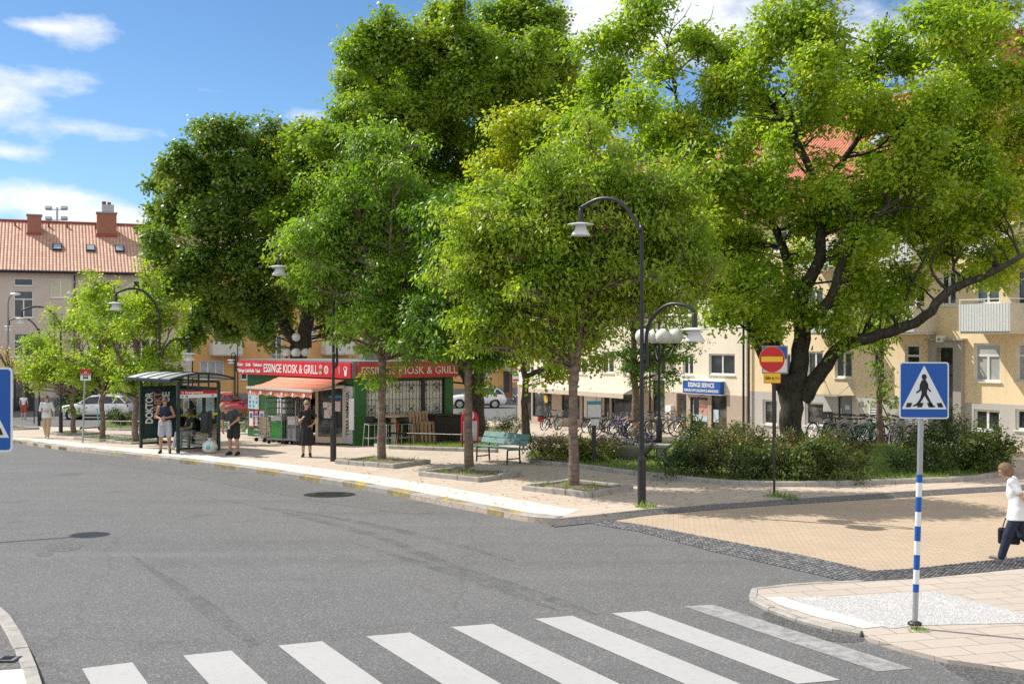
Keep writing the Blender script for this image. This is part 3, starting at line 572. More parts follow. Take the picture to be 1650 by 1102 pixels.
def leaf_cloud(rng, tc, tn, per, tr, size, shape, droop, m, name='crown', flat=.6):
    n = len(tc) * per; ti = np.repeat(np.arange(len(tc)), per); off = rng.normal(size=(n, 3)) * tr * .55; off[:, 2] *= flat
    pos = tc[ti] + off; nrm = tn[ti] * .55 + np.array((-.22, .08, .58)) + rng.normal(size=(n, 3)) * .48
    tip = rng.normal(size=(n, 3)) + off / tr * .8 + np.array((0, 0, -droop)); sz = size * rng.uniform(.65, 1.25, n)
    if droop > 1: nrm = tn[ti] * .7 + np.array((-.2, .05, .3)) + rng.normal(size=(n, 3)) * .45
    return leaf_mesh(name, pos, nrm, tip, sz, shape, m)
def connect(rng, mb, nodes, target, bm, rend=.02, sag=.12, n=5, rmax=.2):
    # a limb from the nearest lower point of the skeleton to a clump centre
    T = Vector(target); best = None
    for (p, r) in nodes:
        d = (T - p).length + (3.0 * max(0, p.z - T.z + .2)) + .35 / max(r, .02) * .12
        if best is None or d < best[0]: best = (d, p, r)
    _, p, r = best; L = (T - p).length
    if L < .15: return
    c = p.lerp(T, .5) + Vector((rng.normal() * .07 * L, rng.normal() * .07 * L, sag * L)); r0 = min(max(.014 + .012 * L, rend * 1.4), r * .75, rmax); pts = []; rad = []
    for i in range(n + 1):
        t = i / n; q = p * (1 - t) ** 2 + c * 2 * t * (1 - t) + T * t * t
        if 0 < i < n: q = q + Vector(rng.normal(size=3)) * .02 * L
        pts.append(q); rad.append(lerp(r0, rend, t))
    mb.tube(pts, rad, bm, 6); nodes.extend(list(zip(pts[1:], rad[1:])))
def tree(kind, label, base, trunk, limbs, clumps, lm, bm, seed, size=.16, shape='lobe', dens=26, per=22, tr=.32, droop=.3, twigs=3, group=None, flare=1.35, extra=None, bare=(), tn_side=10):
    rng = np.random.default_rng(seed); base = Vector(base); root = thing(kind, label, 'tree', base, 0, group); mb = MB(); nodes = []
    loc = lambda p: Vector(p) - base
    def run(pts, n=10):
        P = smooth_line([loc(p) for p, r in pts], 4); rr = [r for p, r in pts]; rad = []
        for i in range(len(P)):
            t = i / 4; k = min(int(t), len(rr) - 2); rad.append(lerp(rr[k], rr[k + 1], t - k))
        P = [p + Vector(rng.normal(size=3)) * .12 * r if 0 < i < len(P) - 1 else p for i, (p, r) in enumerate(zip(P, rad))]
        mb.tube(P, rad, bm, n); nodes.extend(list(zip(P[1:], rad[1:])))
    run([(trunk[0][0] - Vector((0, 0, .15)), trunk[0][1] * flare), (trunk[0][0] + Vector((0, 0, .22)), trunk[0][1] * 1.06)] + trunk[1:], tn_side)
    nodes[:] = nodes[len(nodes) // 2:]
    for l in limbs: run(l, 9)
    lc = [(tuple(loc(c)), r) for c, r in clumps]; rmax = trunk[-1][1] * .8
    for c, r in sorted(lc, key=lambda q: min((Vector(q[0]) - p).length for p, _ in nodes)): connect(rng, mb, nodes, c, bm, .022, rmax=rmax)
    tc, tn = tufts(rng, lc, dens)
    for i in rng.choice(len(tc), min(len(tc), twigs * len(lc)), replace=False): connect(rng, mb, nodes, tuple(tc[i]), bm, .008, .05, 3, .03)
    for b in bare: run([(p, r) for p, r in b], 5)
    mb.build('trunk', root); me = leaf_cloud(rng, tc, tn, per, tr, size, shape, droop, lm)
    o = bpy.data.objects.new('crown', me); link(o, root)
    if extra:
        ec, em, ep = extra; t2, n2 = tufts(rng, [(tuple(loc(c)), r) for c, r in ec], dens); o2 = bpy.data.objects.new('trunk_foliage', leaf_cloud(rng, t2, n2, ep, tr * .8, size, shape, droop, em, 'trunk_foliage')); link(o2, root)
    return root
def px_clumps(lst, D, seed, spread=1.5, squash=.8, rs=1.0):
    rr = random.Random(seed); out = []
    for q in lst:
        x, y, r = q[:3]; d = D + (q[3] if len(q) > 3 else rr.uniform(-spread, spread)); k = d / F * r * rs
        out.append((at(x, y, d), (k * rr.uniform(.95, 1.15), k * rr.uniform(.95, 1.2), k * squash * rr.uniform(.9, 1.1))))
    return out
def env_clumps(D, ell, n, r, seed, depth=.9):
    # n clumps of radius r (m) inside image-sized ellipses (px,py,rx,ry) turned to metres at depth D
    rr = random.Random(seed); out = []; k = D / F; tries = 0
    while len(out) < n and tries < 4000:
        tries += 1; e = rr.choice(ell); a = Vector((rr.gauss(0, 1), rr.gauss(0, 1), rr.gauss(0, 1))).normalized() * rr.random() ** .42
        c = at(e[0], e[1], D); rx, rz = max(e[2] * k - r * .7, .2), max(e[3] * k - r * .6, .2); p = c + Vector((a.x * rx, a.y * rx * depth, a.z * rz))
        if rr.random() < .30: p = c + Vector((a.x * rx, a.y * rx * depth, a.z * rz)).normalized() * (Vector((a.x * rx, a.y * rx * depth, a.z * rz)).length * .35 + .75 * (rx + rz) / 2 * rr.uniform(1.0, 1.18)); s = rr.uniform(.36, .75) * r
        else: s = rr.uniform(.7, 1.25) * r
        if all((p - q).length > r * .66 for q, _ in out): out.append((p, (s, s, s * .85)))
    return out
def sprigs(cl, n, seed, r0=.2, r1=.36, down=.25, k0=.9, k1=1.5):
    # short shoots that stick out of the crown so that its outline stays ragged
    rr = random.Random(seed); c0 = sum((Vector(c) for c, _ in cl), Vector()) / len(cl); far = sorted(cl, key=lambda q: -(Vector(q[0]) - c0).length)[:max(6, len(cl) * 2 // 3)]; out = []
    for i in range(n):
        c, r = rr.choice(far); d = (Vector(c) - c0).normalized() + Vector((rr.gauss(0, .5), rr.gauss(0, .5), rr.gauss(-down, .5))); d.normalize(); k = rr.uniform(k0, k1) * r[0]; s = rr.uniform(r0, r1)
        for j in range(2): out.append((Vector(c) + d * (k + j * s * 1.1) - Vector((0, 0, .05 * j)), (s * (1 - .25 * j),) * 3))
    return out
# --- the great oak
D0 = 36.5; ob = gp(1275, 729, .2); k8 = lambda x, y, d=D0: at(850 + x / 1.9675, y / 1.9675, d); a8 = lambda lst: [(850 + q[0] / 1.9675, q[1] / 1.9675, q[2] / 1.9675 * 1.02) + tuple(q[3:]) for q in lst]
D0 = ob.y
oak_trunk = [(ob, .56), (at(1277, 690, D0), .46), (at(1274, 645, D0), .48), (at(1272, 612, D0), .60)]
OK_ = .72
oak_limbs = [
 [(at(1262, 618, D0), .40), (at(1232, 572, D0 - .2), .34), (at(1205, 505, D0 - .6), .29), (at(1168, 484, D0 - 1), .22), (at(1130, 464, D0 - 1.6), .16), (at(1079, 424, D0 - 2), .10), (at(1030, 380, D0 - 2.2), .05)],
 [(at(1245, 585, D0), .30), (at(1246, 520, D0 + .5), .25), (at(1272, 450, D0 + .8), .21), (at(1258, 388, D0 + 1.1), .17), (at(1225, 330, D0 + 1.4), .12), (at(1160, 262, D0 + 1.7), .09), (at(1104, 235, D0 + 1.8), .08), (at(1088, 150, D0 + 2), .06), (at(1072, 62, D0 + 2.1), .03)],
 [(at(1285, 612, D0), .38), (at(1291, 545, D0 - .2), .33), (at(1294, 472, D0 - .4), .27), (at(1322, 408, D0 - .5), .21), (at(1312, 300, D0 - .3), .16), (at(1283, 225, D0 - .2), .14), (at(1246, 172, D0), .11), (at(1206, 122, D0), .08), (at(1170, 105, D0), .04)],
 [(at(1293, 530, D0 - .3), .24), (at(1330, 495, D0 - 1.2), .20), (at(1358, 422, D0 - 1.8), .15), (at(1400, 360, D0 - 2.2), .10), (at(1460, 310, D0 - 2.5), .05)],
 [(at(1318, 400, D0 - .5), .17), (at(1338, 296, D0 + .4), .14), (at(1362, 254, D0 + .8), .12), (at(1400, 190, D0 + 1.2), .09), (at(1412, 98, D0 + 1.4), .06), (at(1430, 20, D0 + 1.4), .03)],
 [(at(1294, 640, D0), .36), (at(1318, 606, D0 - .3), .29), (at(1345, 568, D0 - .7), .25), (at(1382, 549, D0 - 1.1), .225), (at(1430, 536, D0 - 1.5), .20), (at(1490, 511, D0 - 2), .18), (at(1530, 470, D0 - 2.3), .16), (at(1595, 441, D0 - 2.6), .12), (at(1660, 405, D0 - 2.8), .08), (at(1720, 370, D0 - 3), .04)],
 [(at(1530, 472, D0 - 2.3), .07), (at(1500, 430, D0 - 2.2), .05), (at(1530, 370, D0 - 2.1), .03)], [(at(1440, 532, D0 - 1.6), .07), (at(1470, 455, D0 - 1.4), .05), (at(1500, 400, D0 - 1.2), .03)],
 [(at(1283, 225, D0), .07), (at(1275, 175, D0), .05), (at(1250, 140, D0), .03)], [(at(1362, 254, D0 + .8), .07), (at(1415, 240, D0 + .6), .05), (at(1450, 200, D0 + .4), .03)]]
oak_trunk = [(p, r * .74) for p, r in oak_trunk]; oak_limbs = [[(p, r * .80) for p, r in l] for l in oak_limbs]
oc = a8([(380, 40, 85), (300, 130, 85), (250, 250, 90), (420, 215, 70), (350, 330, 85), (560, 150, 60), (640, 180, 90), (760, 140, 75), (700, 260, 85), (860, 70, 100), (880, 170, 70), (960, 150, 85), (910, 260, 85), (1040, 250, 95), (1130, 110, 55), (1200, 190, 95), (1260, 60, 75), (1330, 110, 80), (1380, 40, 100), (1460, 100, 75), (1380, 170, 85), (1300, 320, 100), (1450, 270, 105), (1540, 250, 90), (1580, 400, 70), (1410, 400, 85), (1250, 430, 105), (1180, 550, 95), (1310, 550, 85), (1060, 380, 70), (900, 370, 75), (770, 350, 60), (600, 320, 80), (490, 400, 80), (240, 350, 80), (140, 420, 75), (560, 440, 70), (820, 460, 60),
 (1000, 650, 100), (1140, 680, 95), (950, 590, 65), (760, 640, 85), (640, 560, 85), (560, 690, 85), (660, 770, 85), (700, 890, 85), (770, 980, 70), (610, 880, 70), (880, 720, 70), (1080, 770, 75), (1060, 880, 70), (1130, 950, 75), (900, 1000, 55), (1230, 690, 85), (1400, 720, 70), (1480, 690, 90), (1550, 630, 75), (1340, 790, 50), (1440, 850, 55), (1510, 850, 45), (1620, 300, 90), (1640, 620, 80), (1690, 450, 90), (1620, 150, 70), (520, 560, 75), (1180, 860, 45), (1010, 800, 60), (1000, 960, 60), (850, 900, 55)])
oc2 = [(q[0], q[1], q[2]) for q in oc] + [(1255, 258, 28), (1328, 264, 24), (1395, 252, 27), (1425, 292, 26), (1228, 290, 24)] + [(902 + x / 1.9545, y / 1.9545, r / 1.9545) for x, y, r in ((1000, 330, 80), (1065, 400, 75), (880, 330, 75), (1135, 450, 80), (1185, 520, 80), (1255, 480, 80), (1335, 520, 75), (1425, 470, 75), (1290, 565, 80), (1100, 540, 75), (1020, 610, 80), (700, 410, 70), (620, 400, 75), (560, 470, 55), (820, 630, 75), (700, 620, 75), (930, 690, 75), (1180, 620, 80), (1060, 680, 75), (1250, 660, 70), (1390, 620, 70), (640, 560, 60), (500, 560, 70), (400, 480, 70), (300, 460, 75), (420, 700, 70), (520, 640, 70), (430, 860, 60), (560, 960, 60), (660, 1010, 60), (960, 900, 70), (1040, 960, 60), (1120, 900, 60), (1180, 800, 60), (1240, 740, 60), (1300, 870, 50), (1380, 880, 45), (1130, 730, 60), (1200, 340, 70), (1320, 400, 70), (880, 1020, 60), (640, 860, 60), (1350, 830, 60), (1420, 780, 60))] + [(902 + x / 1.9545, y / 1.9545, r / 1.9545, 2.6) for x, y, r in ((600, 780, 65), (480, 780, 65), (540, 880, 55), (760, 800, 55), (900, 820, 60), (1000, 1040, 50), (1400, 560, 65), (820, 690, 60), (990, 780, 60))]
bare = [[(k8(445, 200), .03), (k8(450, 110), .02), (k8(495, 55), .012), (k8(520, 10), .006)], [(k8(450, 110), .016), (k8(470, 40), .01), (k8(490, -5), .005)], [(k8(540, 200), .03), (k8(545, 110), .02), (k8(580, 60), .012), (k8(590, 20), .006)], [(k8(545, 110), .016), (k8(530, 80), .01), (k8(510, 55), .005)], [(k8(830, 120), .03), (k8(780, 80), .022), (k8(730, 55), .014), (k8(692, 25), .007)], [(k8(770, 75), .014), (k8(768, 40), .01), (k8(770, 0), .005)], [(k8(735, 57), .01), (k8(720, 30), .008), (k8(745, 5), .004)]]
tree('oak_tree', 'huge spreading oak with a long low limb reaching over the shrub bed', ob, oak_trunk, oak_limbs, (lambda q: q + [e for e in sprigs(q, 90, 7, .25, .46, 0, .7, 1.25) if not (e[0].x > 10.5 and e[0].z < 7.2)])(px_clumps(oc2, D0, 5, 2.6, .98, .93)), M['leaf_oak'], M['bark_oak'], 11, .155, 'oak', 104, 25, .40, .2, 4, bare=bare, tn_side=14)
# --- big trees behind
b2 = at(478, 0, 53.5); b2.z = ter(53.5) + .12; D2 = b2.y
t2c = px_clumps([(345, 225, 36), (375, 218, 32), (440, 222, 34), (420, 250, 40), (300, 268, 36), (268, 292, 26), (330, 295, 50), (390, 295, 50), (450, 285, 50), (492, 230, 34), (512, 250, 38), (288, 342, 45), (340, 360, 50), (400, 350, 50), (460, 350, 50), (252, 385, 27), (270, 415, 42), (330, 430, 50), (400, 420, 55), (460, 420, 50), (285, 462, 40), (340, 490, 45), (400, 490, 48), (450, 490, 38), (312, 528, 28), (372, 530, 30), (425, 525, 28), (515, 480, 40), (540, 520, 32), (500, 330, 45), (510, 400, 45), (360, 270, 40), (300, 310, 38), (325, 215, 22), (245, 365, 18), (575, 500, 34), (560, 440, 40)], D2, 21, 3.0, .98, .88); t2c += [e for e in sprigs(t2c, 36, 5, .25, .42, .1, .6, .95) if CY - (e[0].z + e[1][2] - H) / e[0].y * F > 200 and (e[0].x / e[0].y * F + CX > 240)]
tree('maple_tree', 'broad dark green tree rising behind the left end of the kiosk', b2, [(b2, .5), (at(482, 580, D2), .42), (at(486, 552, D2), .44)], [[(at(482, 560, D2), .30), (at(456, 520, D2), .25), (at(430, 480, D2), .2), (at(400, 420, D2), .13), (at(370, 330, D2), .07)], [(at(490, 560, D2), .36), (at(494, 500, D2), .3), (at(480, 420, D2), .22), (at(450, 320, D2), .14), (at(430, 250, D2), .07)], [(at(494, 510, D2), .2), (at(520, 450, D2), .14), (at(520, 350, D2), .08)]], t2c, M['leaf_dark'], M['bark_grey'], 23, .17, 'lobe', 100, 22, .40, .25, 3)
b3 = gp(765, 703, .12); D3 = b3.y
t3c = px_clumps([(580, 92, 38), (620, 75, 42), (660, 78, 36), (705, 35, 28), (735, 25, 20), (700, 80, 38), (745, 85, 45), (800, 42, 42), (845, 28, 40), (880, 50, 34), (780, 95, 48), (840, 105, 50), (895, 110, 42), (930, 145, 30), (570, 140, 38), (556, 190, 30), (600, 190, 48), (625, 130, 48), (685, 130, 48), (745, 150, 48), (805, 165, 48), (865, 165, 46), (915, 195, 38), (660, 205, 50), (720, 215, 48), (780, 235, 42), (850, 235, 42), (530, 235, 35), (520, 275, 38), (482, 290, 34), (452, 345, 27), (490, 345, 38), (545, 300, 46), (605, 270, 46), (482, 395, 36), (510, 440, 36), (660, 285, 46), (470, 240, 26), (500, 210, 20), (700, 350, 60), (600, 360, 60), (780, 350, 60), (690, 480, 45), (800, 480, 45), (760, 530, 32), (930, 250, 36), (640, 560, 24), (700, 575, 20), (665, 585, 16), (740, 285, 46), (675, 300, 46), (805, 300, 46), (610, 320, 46), (640, 370, 46), (860, 290, 44), (545, 370, 42)], D3, 31, 2.6, 1.05, .98); t3c += sprigs(t3c, 50, 6, .25, .42, 0, .65, 1.05)
tree('maple_tree', 'tallest green maple with a thick leaning trunk beside the right end of the kiosk', b3, [(b3, .46), (at(765, 660, D3), .40), (at(764, 615, D3), .44)], [[(at(760, 625, D3), .30), (at(738, 580, D3), .25), (at(722, 540, D3), .22), (at(690, 420, D3), .16), (at(640, 260, D3), .1), (at(610, 130, D3), .05)], [(at(768, 625, D3), .30), (at(776, 560, D3), .25), (at(770, 400, D3), .2), (at(790, 220, D3), .13), (at(830, 80, D3), .05)], [(at(700, 450, D3), .12), (at(580, 380, D3 - .5), .09), (at(490, 340, D3 - .8), .04)]], t3c, M['leaf_maple'], M['bark_grey'], 33, .155, 'lobe', 104, 23, .40, .25, 3, bare=[[(at(672, 80, D3), .03), (at(668, 45, D3), .016), (at(675, 28, D3), .006)], [(at(700, 70, D3), .03), (at(690, 50, D3), .016), (at(684, 36, D3), .006)]])
b8 = gp(848, 713, .12); D8 = b8.y
t8c = px_clumps([(815, 205, 36), (865, 195, 36), (840, 250, 42), (900, 235, 42), (790, 270, 34), (945, 215, 36), (880, 290, 42), (830, 320, 40), (940, 280, 40), (985, 250, 34), (900, 350, 45), (850, 400, 45), (930, 420, 45), (880, 470, 42), (820, 500, 32), (905, 530, 36), (870, 560, 30), (940, 545, 30), (890, 600, 22), (830, 580, 20), (960, 590, 20), (860, 620, 10), (912, 585, 22)], D8, 41, 1.5, .85, 1.05)
tree('maple_tree', 'slender dark stemmed maple with yellow green top behind the dry shrub', b8, [(b8, .17), (at(846, 660, D8), .13), (at(846, 610, D8), .12), (at(842, 560, D8), .11), (at(850, 480, D8), .10)], [[(at(846, 606, D8), .06), (at(868, 596, D8), .05), (at(890, 598, D8), .02)], [(at(848, 500, D8), .09), (at(860, 400, D8), .07), (at(860, 260, D8), .04)], [(at(846, 520, D8), .07), (at(900, 440, D8), .05), (at(930, 300, D8), .03)]], t8c, M['leaf_bright'], M['bark_grey'], 43, .15, 'lobe', 84, 20, .42, .25, 3)
b9 = at(1025, 0, 51.0); b9.z = ter(51) + .12; D9 = b9.y
tree('linden_tree', 'green tree with ivy stem in front of the awning restaurant', b9, [(b9, .2), (at(1024, 640, D9), .16), (at(1022, 590, D9), .14), (at(1020, 520, D9), .12)], [], env_clumps(D9, [(1050, 520, 80, 95), (1015, 540, 45, 85), (1090, 555, 55, 60), (1060, 590, 50, 45)], 46, .68, 51, .8), M['leaf_deep'], M['bark_cherry'], 53, .16, 'kite', 30, 22, .30, .4, 2, extra=(env_clumps(D9, [(1022, 600, 10, 40)], 5, .28, 52), M['leaf_fresh'], 16))
b10 = gp(1418, 717, .12); D10 = b10.y
tree('street_tree', 'young tree with drooping foliage sleeve beside the parked bicycles', b10, [(b10, .14), (at(1417, 680, D10), .12), (at(1416, 630, D10), .10), (at(1420, 560, D10), .08), (at(1424, 510, D10), .06)], [], env_clumps(D10, [(1415, 560, 42, 60), (1412, 520, 60, 45), (1424, 625, 22, 55), (1432, 660, 10, 30)], 22, .5, 61, .8), M['leaf_fresh'], M['bark_cherry'], 63, .15, 'drop', 30, 18, .26, 1.6, 2, group='young street trees')
# --- street trees in granite planters
def street_tree(px, py, ell, n, r, lm, label, seed, w, top, shape='drop', size=.145, spr=None, droop=1.7, dens=72, per=26, low=600):
    b = gp(px, py, .16); D = b.y; rr = random.Random(seed)
    pts = [(b, w), (at(px + rr.uniform(-2, 2), lerp(py, top, .4), D), w * .86), (at(px + rr.uniform(-3, 3), lerp(py, top, .75), D), w * .82), (at(px + 1, top, D), w * .9)]
    fork = at(px + 1, top + 4, D); k = D / F; e = ell[0]; limbs = []
    for i in range(5):
        a = i * 2.51 + rr.uniform(-.3, .3); d = Vector((math.cos(a), math.sin(a) * .8, 0)); hx = e[2] * k * .6; hz = (top - e[1]) * k
        limbs.append([(fork, w * .6), (fork + d * hx * .35 + Vector((0, 0, hz * .38)), w * .46), (fork + d * hx * .7 + Vector((0, 0, hz * .75)), w * .32), (fork + d * hx + Vector((0, 0, hz * 1.15)), w * .13)])
    ex = (env_clumps(D, spr, 7, .26, seed + 9), M['leaf_fresh'], 14) if spr else None
    return tree('street_tree', label, b, pts, limbs, [e for e in (lambda q: q + sprigs(q, int(n * .40), seed + 3))(env_clumps(D, ell, n, r, seed, .85)) if CY - (e[0].z - e[1][2] * .8 - H) / e[0].y * F < low and not (px == 925 and e[0].x / e[0].y * F + CX > 985 and CY - (e[0].z - e[1][2] * .8 - H) / e[0].y * F > 515) and not (px == 615 and e[0].x / e[0].y * F + CX < 545 and e[0].z < 4.7)], lm, M['bark_cherry'], seed, size, shape, dens, per, .32, droop, 4, 'street trees in granite planters', 1.15, ex)
street_tree(615, 742, [(560, 345, 72, 95), (640, 300, 85, 92), (528, 415, 58, 80), (615, 430, 95, 105), (690, 400, 62, 105), (592, 520, 68, 60), (665, 520, 62, 65), (600, 250, 50, 40)], 120, .56, M['leaf_fresh'], 'drooping fresh green street tree directly in front of the kiosk corner', 71, .125, 575, spr=[(598, 612, 26, 22), (632, 600, 18, 28)], low=578)
street_tree(755, 757, [(715, 400, 58, 85), (775, 385, 62, 85), (800, 475, 60, 85), (740, 505, 65, 72), (700, 520, 50, 55), (770, 560, 45, 40)], 84, .52, M['leaf_deep'], 'deep green shaded street tree left of the mint green bench', 81, .125, 560, size=.15, spr=[(782, 600, 10, 50)], low=592)  # darker leaf green here has the crown's shade painted in
street_tree(925, 783, [(835, 350, 112, 110), (930, 310, 105, 85), (1025, 325, 112, 92), (1085, 405, 70, 82), (880, 455, 115, 75), (995, 450, 105, 72), (768, 420, 58, 92), (800, 505, 62, 62), (925, 390, 130, 90), (1060, 490, 60, 50), (890, 540, 70, 35), (985, 530, 60, 35)], 205, .54, M['leaf_lime'], 'wide yellow green street tree beside the tall black double lamp', 91, .13, 590, size=.14)
street_tree(118, 699, [(110, 565, 80, 95), (72, 585, 50, 55), (120, 500, 50, 50), (100, 610, 60, 35)], 34, .55, M['leaf_lime'], 'leftmost yellow green street tree beside the walking man in khaki', 101, .115, 630, 'kite', .15, [(120, 640, 12, 45)], .5, low=630)
street_tree(165, 708, [(155, 540, 80, 105), (185, 495, 55, 60), (160, 600, 60, 40)], 34, .55, M['leaf_lime'], 'yellow green street tree right behind the bus stop sign', 111, .115, 635, 'kite', .15, None, .5, low=632)
street_tree(219, 713, [(240, 555, 80, 90), (240, 500, 55, 55), (250, 610, 55, 35)], 34, .55, M['leaf_lime'], 'yellow green street tree against the back corner of the bus shelter', 121, .125, 625, 'kite', .15, [(216, 620, 12, 12)], .5, low=640)
b7 = gp(15, 704, .12); D7 = b7.y
tree('street_tree', 'small sparse tree with orange tinted leaves at the left edge', b7, [(b7, .1), (at(15, 660, D7), .08), (at(15, 600, D7), .05)], [], env_clumps(D7, [(8, 590, 30, 45)], 12, .42, 131), M['leaf_autumn'], M['bark_grey'], 133, .13, 'kite', 14, 12, .25, .5, 2)
# --- planters round the street trees
def planter(c, rz, w, d, label):
    o = thing('tree_planter', label, 'tree planter', c, rz, 'granite edged tree planters'); t_ = .14; mb = MB()
    r0 = random.Random(int(w * 31 + rz * 77 + c.x * 13))
    for (ax, ay, bx, by) in ((-w / 2 - t_ / 2, -d / 2, w / 2 + t_ / 2, -d / 2), (-w / 2 - t_ / 2, d / 2, w / 2 + t_ / 2, d / 2), (-w / 2, -d / 2 + t_ * .53, -w / 2, d / 2 - t_ * .53), (w / 2, -d / 2 + t_ * .53, w / 2, d / 2 - t_ * .53)):
        L_ = math.hypot(bx - ax, by - ay); n_ = max(2, round(L_ / .62))
        for i in range(n_):
            f = (i + .5) / n_; seg = L_ / n_ - .014; hz = ax == bx; mb.box((lerp(ax, bx, f) + r0.uniform(-.012, .012), lerp(ay, by, f) + r0.uniform(-.012, .012), .045 + r0.uniform(-.012, .016)), (t_ if hz else seg, seg if hz else t_, .16), M['granite'], rz=r0.uniform(-.02, .02))
    mb.build('granite_edging', o, bevel=.018)
    mb = MB(); n = 8; vs = []; rr = random.Random(int(w * 100 + rz * 50))
    for i in range(n + 1):
        for j in range(n + 1): vs.append((lerp(-w / 2 + .05, w / 2 - .05, i / n), lerp(-d / 2 + .05, d / 2 - .05, j / n), .045 + rr.uniform(0, .035) + .03 * (1 - abs(i - n / 2) / n * 2)))
    mb.add(vs, [(i * (n + 1) + j, (i + 1) * (n + 1) + j, (i + 1) * (n + 1) + j + 1, i * (n + 1) + j + 1) for i in range(n) for j in range(n)], M['soil'], True); mb.build('soil', o)
    rng = np.random.default_rng(int(abs(c.x) * 100)); N = 260; pos = np.stack([rng.uniform(-w / 2, w / 2, N), rng.uniform(-d / 2, d / 2, N), np.full(N, .06)], 1); pos = pos[(np.abs(np.sin(pos[:, 0] * 7 + c.x) + np.cos(pos[:, 1] * 6)) < .8)]; N = len(pos)
    me = leaf_mesh('weed_tufts', pos, rng.normal(size=(N, 3)), np.array((0, 0, 1.0)) + rng.normal(size=(N, 3)) * .5, rng.uniform(.08, .22, N), 'blade', M['grass']); w_ = bpy.data.objects.new('weed_tufts', me); link(w_, o); w_['kind'] = 'stuff'
for (x, y, rz, w, d, l) in ((617, 747, -.62, 2.1, 1.5, 'granite planter at the foot of the tree before the kiosk'), (757, 767, -.70, 2.0, 1.6, 'granite planter around the shaded trunk left of the bench'), (931, 790, -.74, 1.9, 1.6, 'granite planter around the yellow green tree beside the black lamp'), (118, 700, -.75, 1.9, 1.5, 'granite planter below the tree beside the khaki walker'), (170, 709, -.75, 2.0, 1.5, 'granite planter below the tree behind the bus stop sign'), (219, 714, -.75, 1.7, 1.3, 'granite planter below the tree touching the bus shelter'), (25, 692, -.6, 1.9, 1.4, 'granite planter with bare soil at the far left edge')):
    planter(gp(x, y, .12), rz, w, d, l)
# --- shrubs
def shrub(kind, label, c, clumps, lm, seed, size=.07, shape='kite', dens=70, per=26, tr=.16, droop=0, mix=None, group=None):
    rng = np.random.default_rng(seed); c = Vector(c); root = thing(kind, label, 'shrub', c, 0, group)
    tc, tn = tufts(rng, clumps, dens, .35); tc = tc[tc[:, 2] > .02]; tn = tn[:len(tc)]
    o = bpy.data.objects.new('foliage', leaf_cloud(rng, tc, tn, per, tr, size, shape, droop, lm, 'foliage', .9)); link(o, root)
    if mix:
        sel = rng.random(len(tc)) < mix[1]; o = bpy.data.objects.new('dry_foliage', leaf_cloud(rng, tc[sel] + np.array((0, 0, .08)), tn[sel], per, tr * .8, size * mix[2], 'blade' if mix[2] > 1.4 else 'kite', -2 if mix[2] > 1.4 else 0, mix[0], 'dry_foliage', 1.2)); link(o, root)
    mb = MB()
    for q, r in clumps:
        for i in range(4): mb.tube([(q[0] * .5, q[1] * .5, 0), (lerp(q[0] * .5, q[0], .6), q[1], q[2] * .6), (q[0] + rng.normal() * r[0] * .4, q[1] + rng.normal() * r[1] * .4, q[2] + r[2] * .6)], [.014, .010, .004], M['bark_grey'], 4)
    mb.build('stems', root); return root
def bushy(x, y, w, h, n, seed, dep=.7, r=None):
    # clumps filling a mound w metres wide, h high
    rr = random.Random(seed); out = []; r = r or min(w * .27, h * .45)
    for i in range(n):
        u = (i + .5) / n * 2 - 1; u += rr.uniform(-.15, .15); z = rr.uniform(.35, .8) * h * (1 - .35 * abs(u)); out.append(((u * (w / 2 - r * .6), rr.uniform(-1, 1) * dep * w * .22, max(z - r * .3, r * .5)), (r * rr.uniform(.85, 1.2), r * rr.uniform(.85, 1.2), r * rr.uniform(.75, 1.05))))
    return out
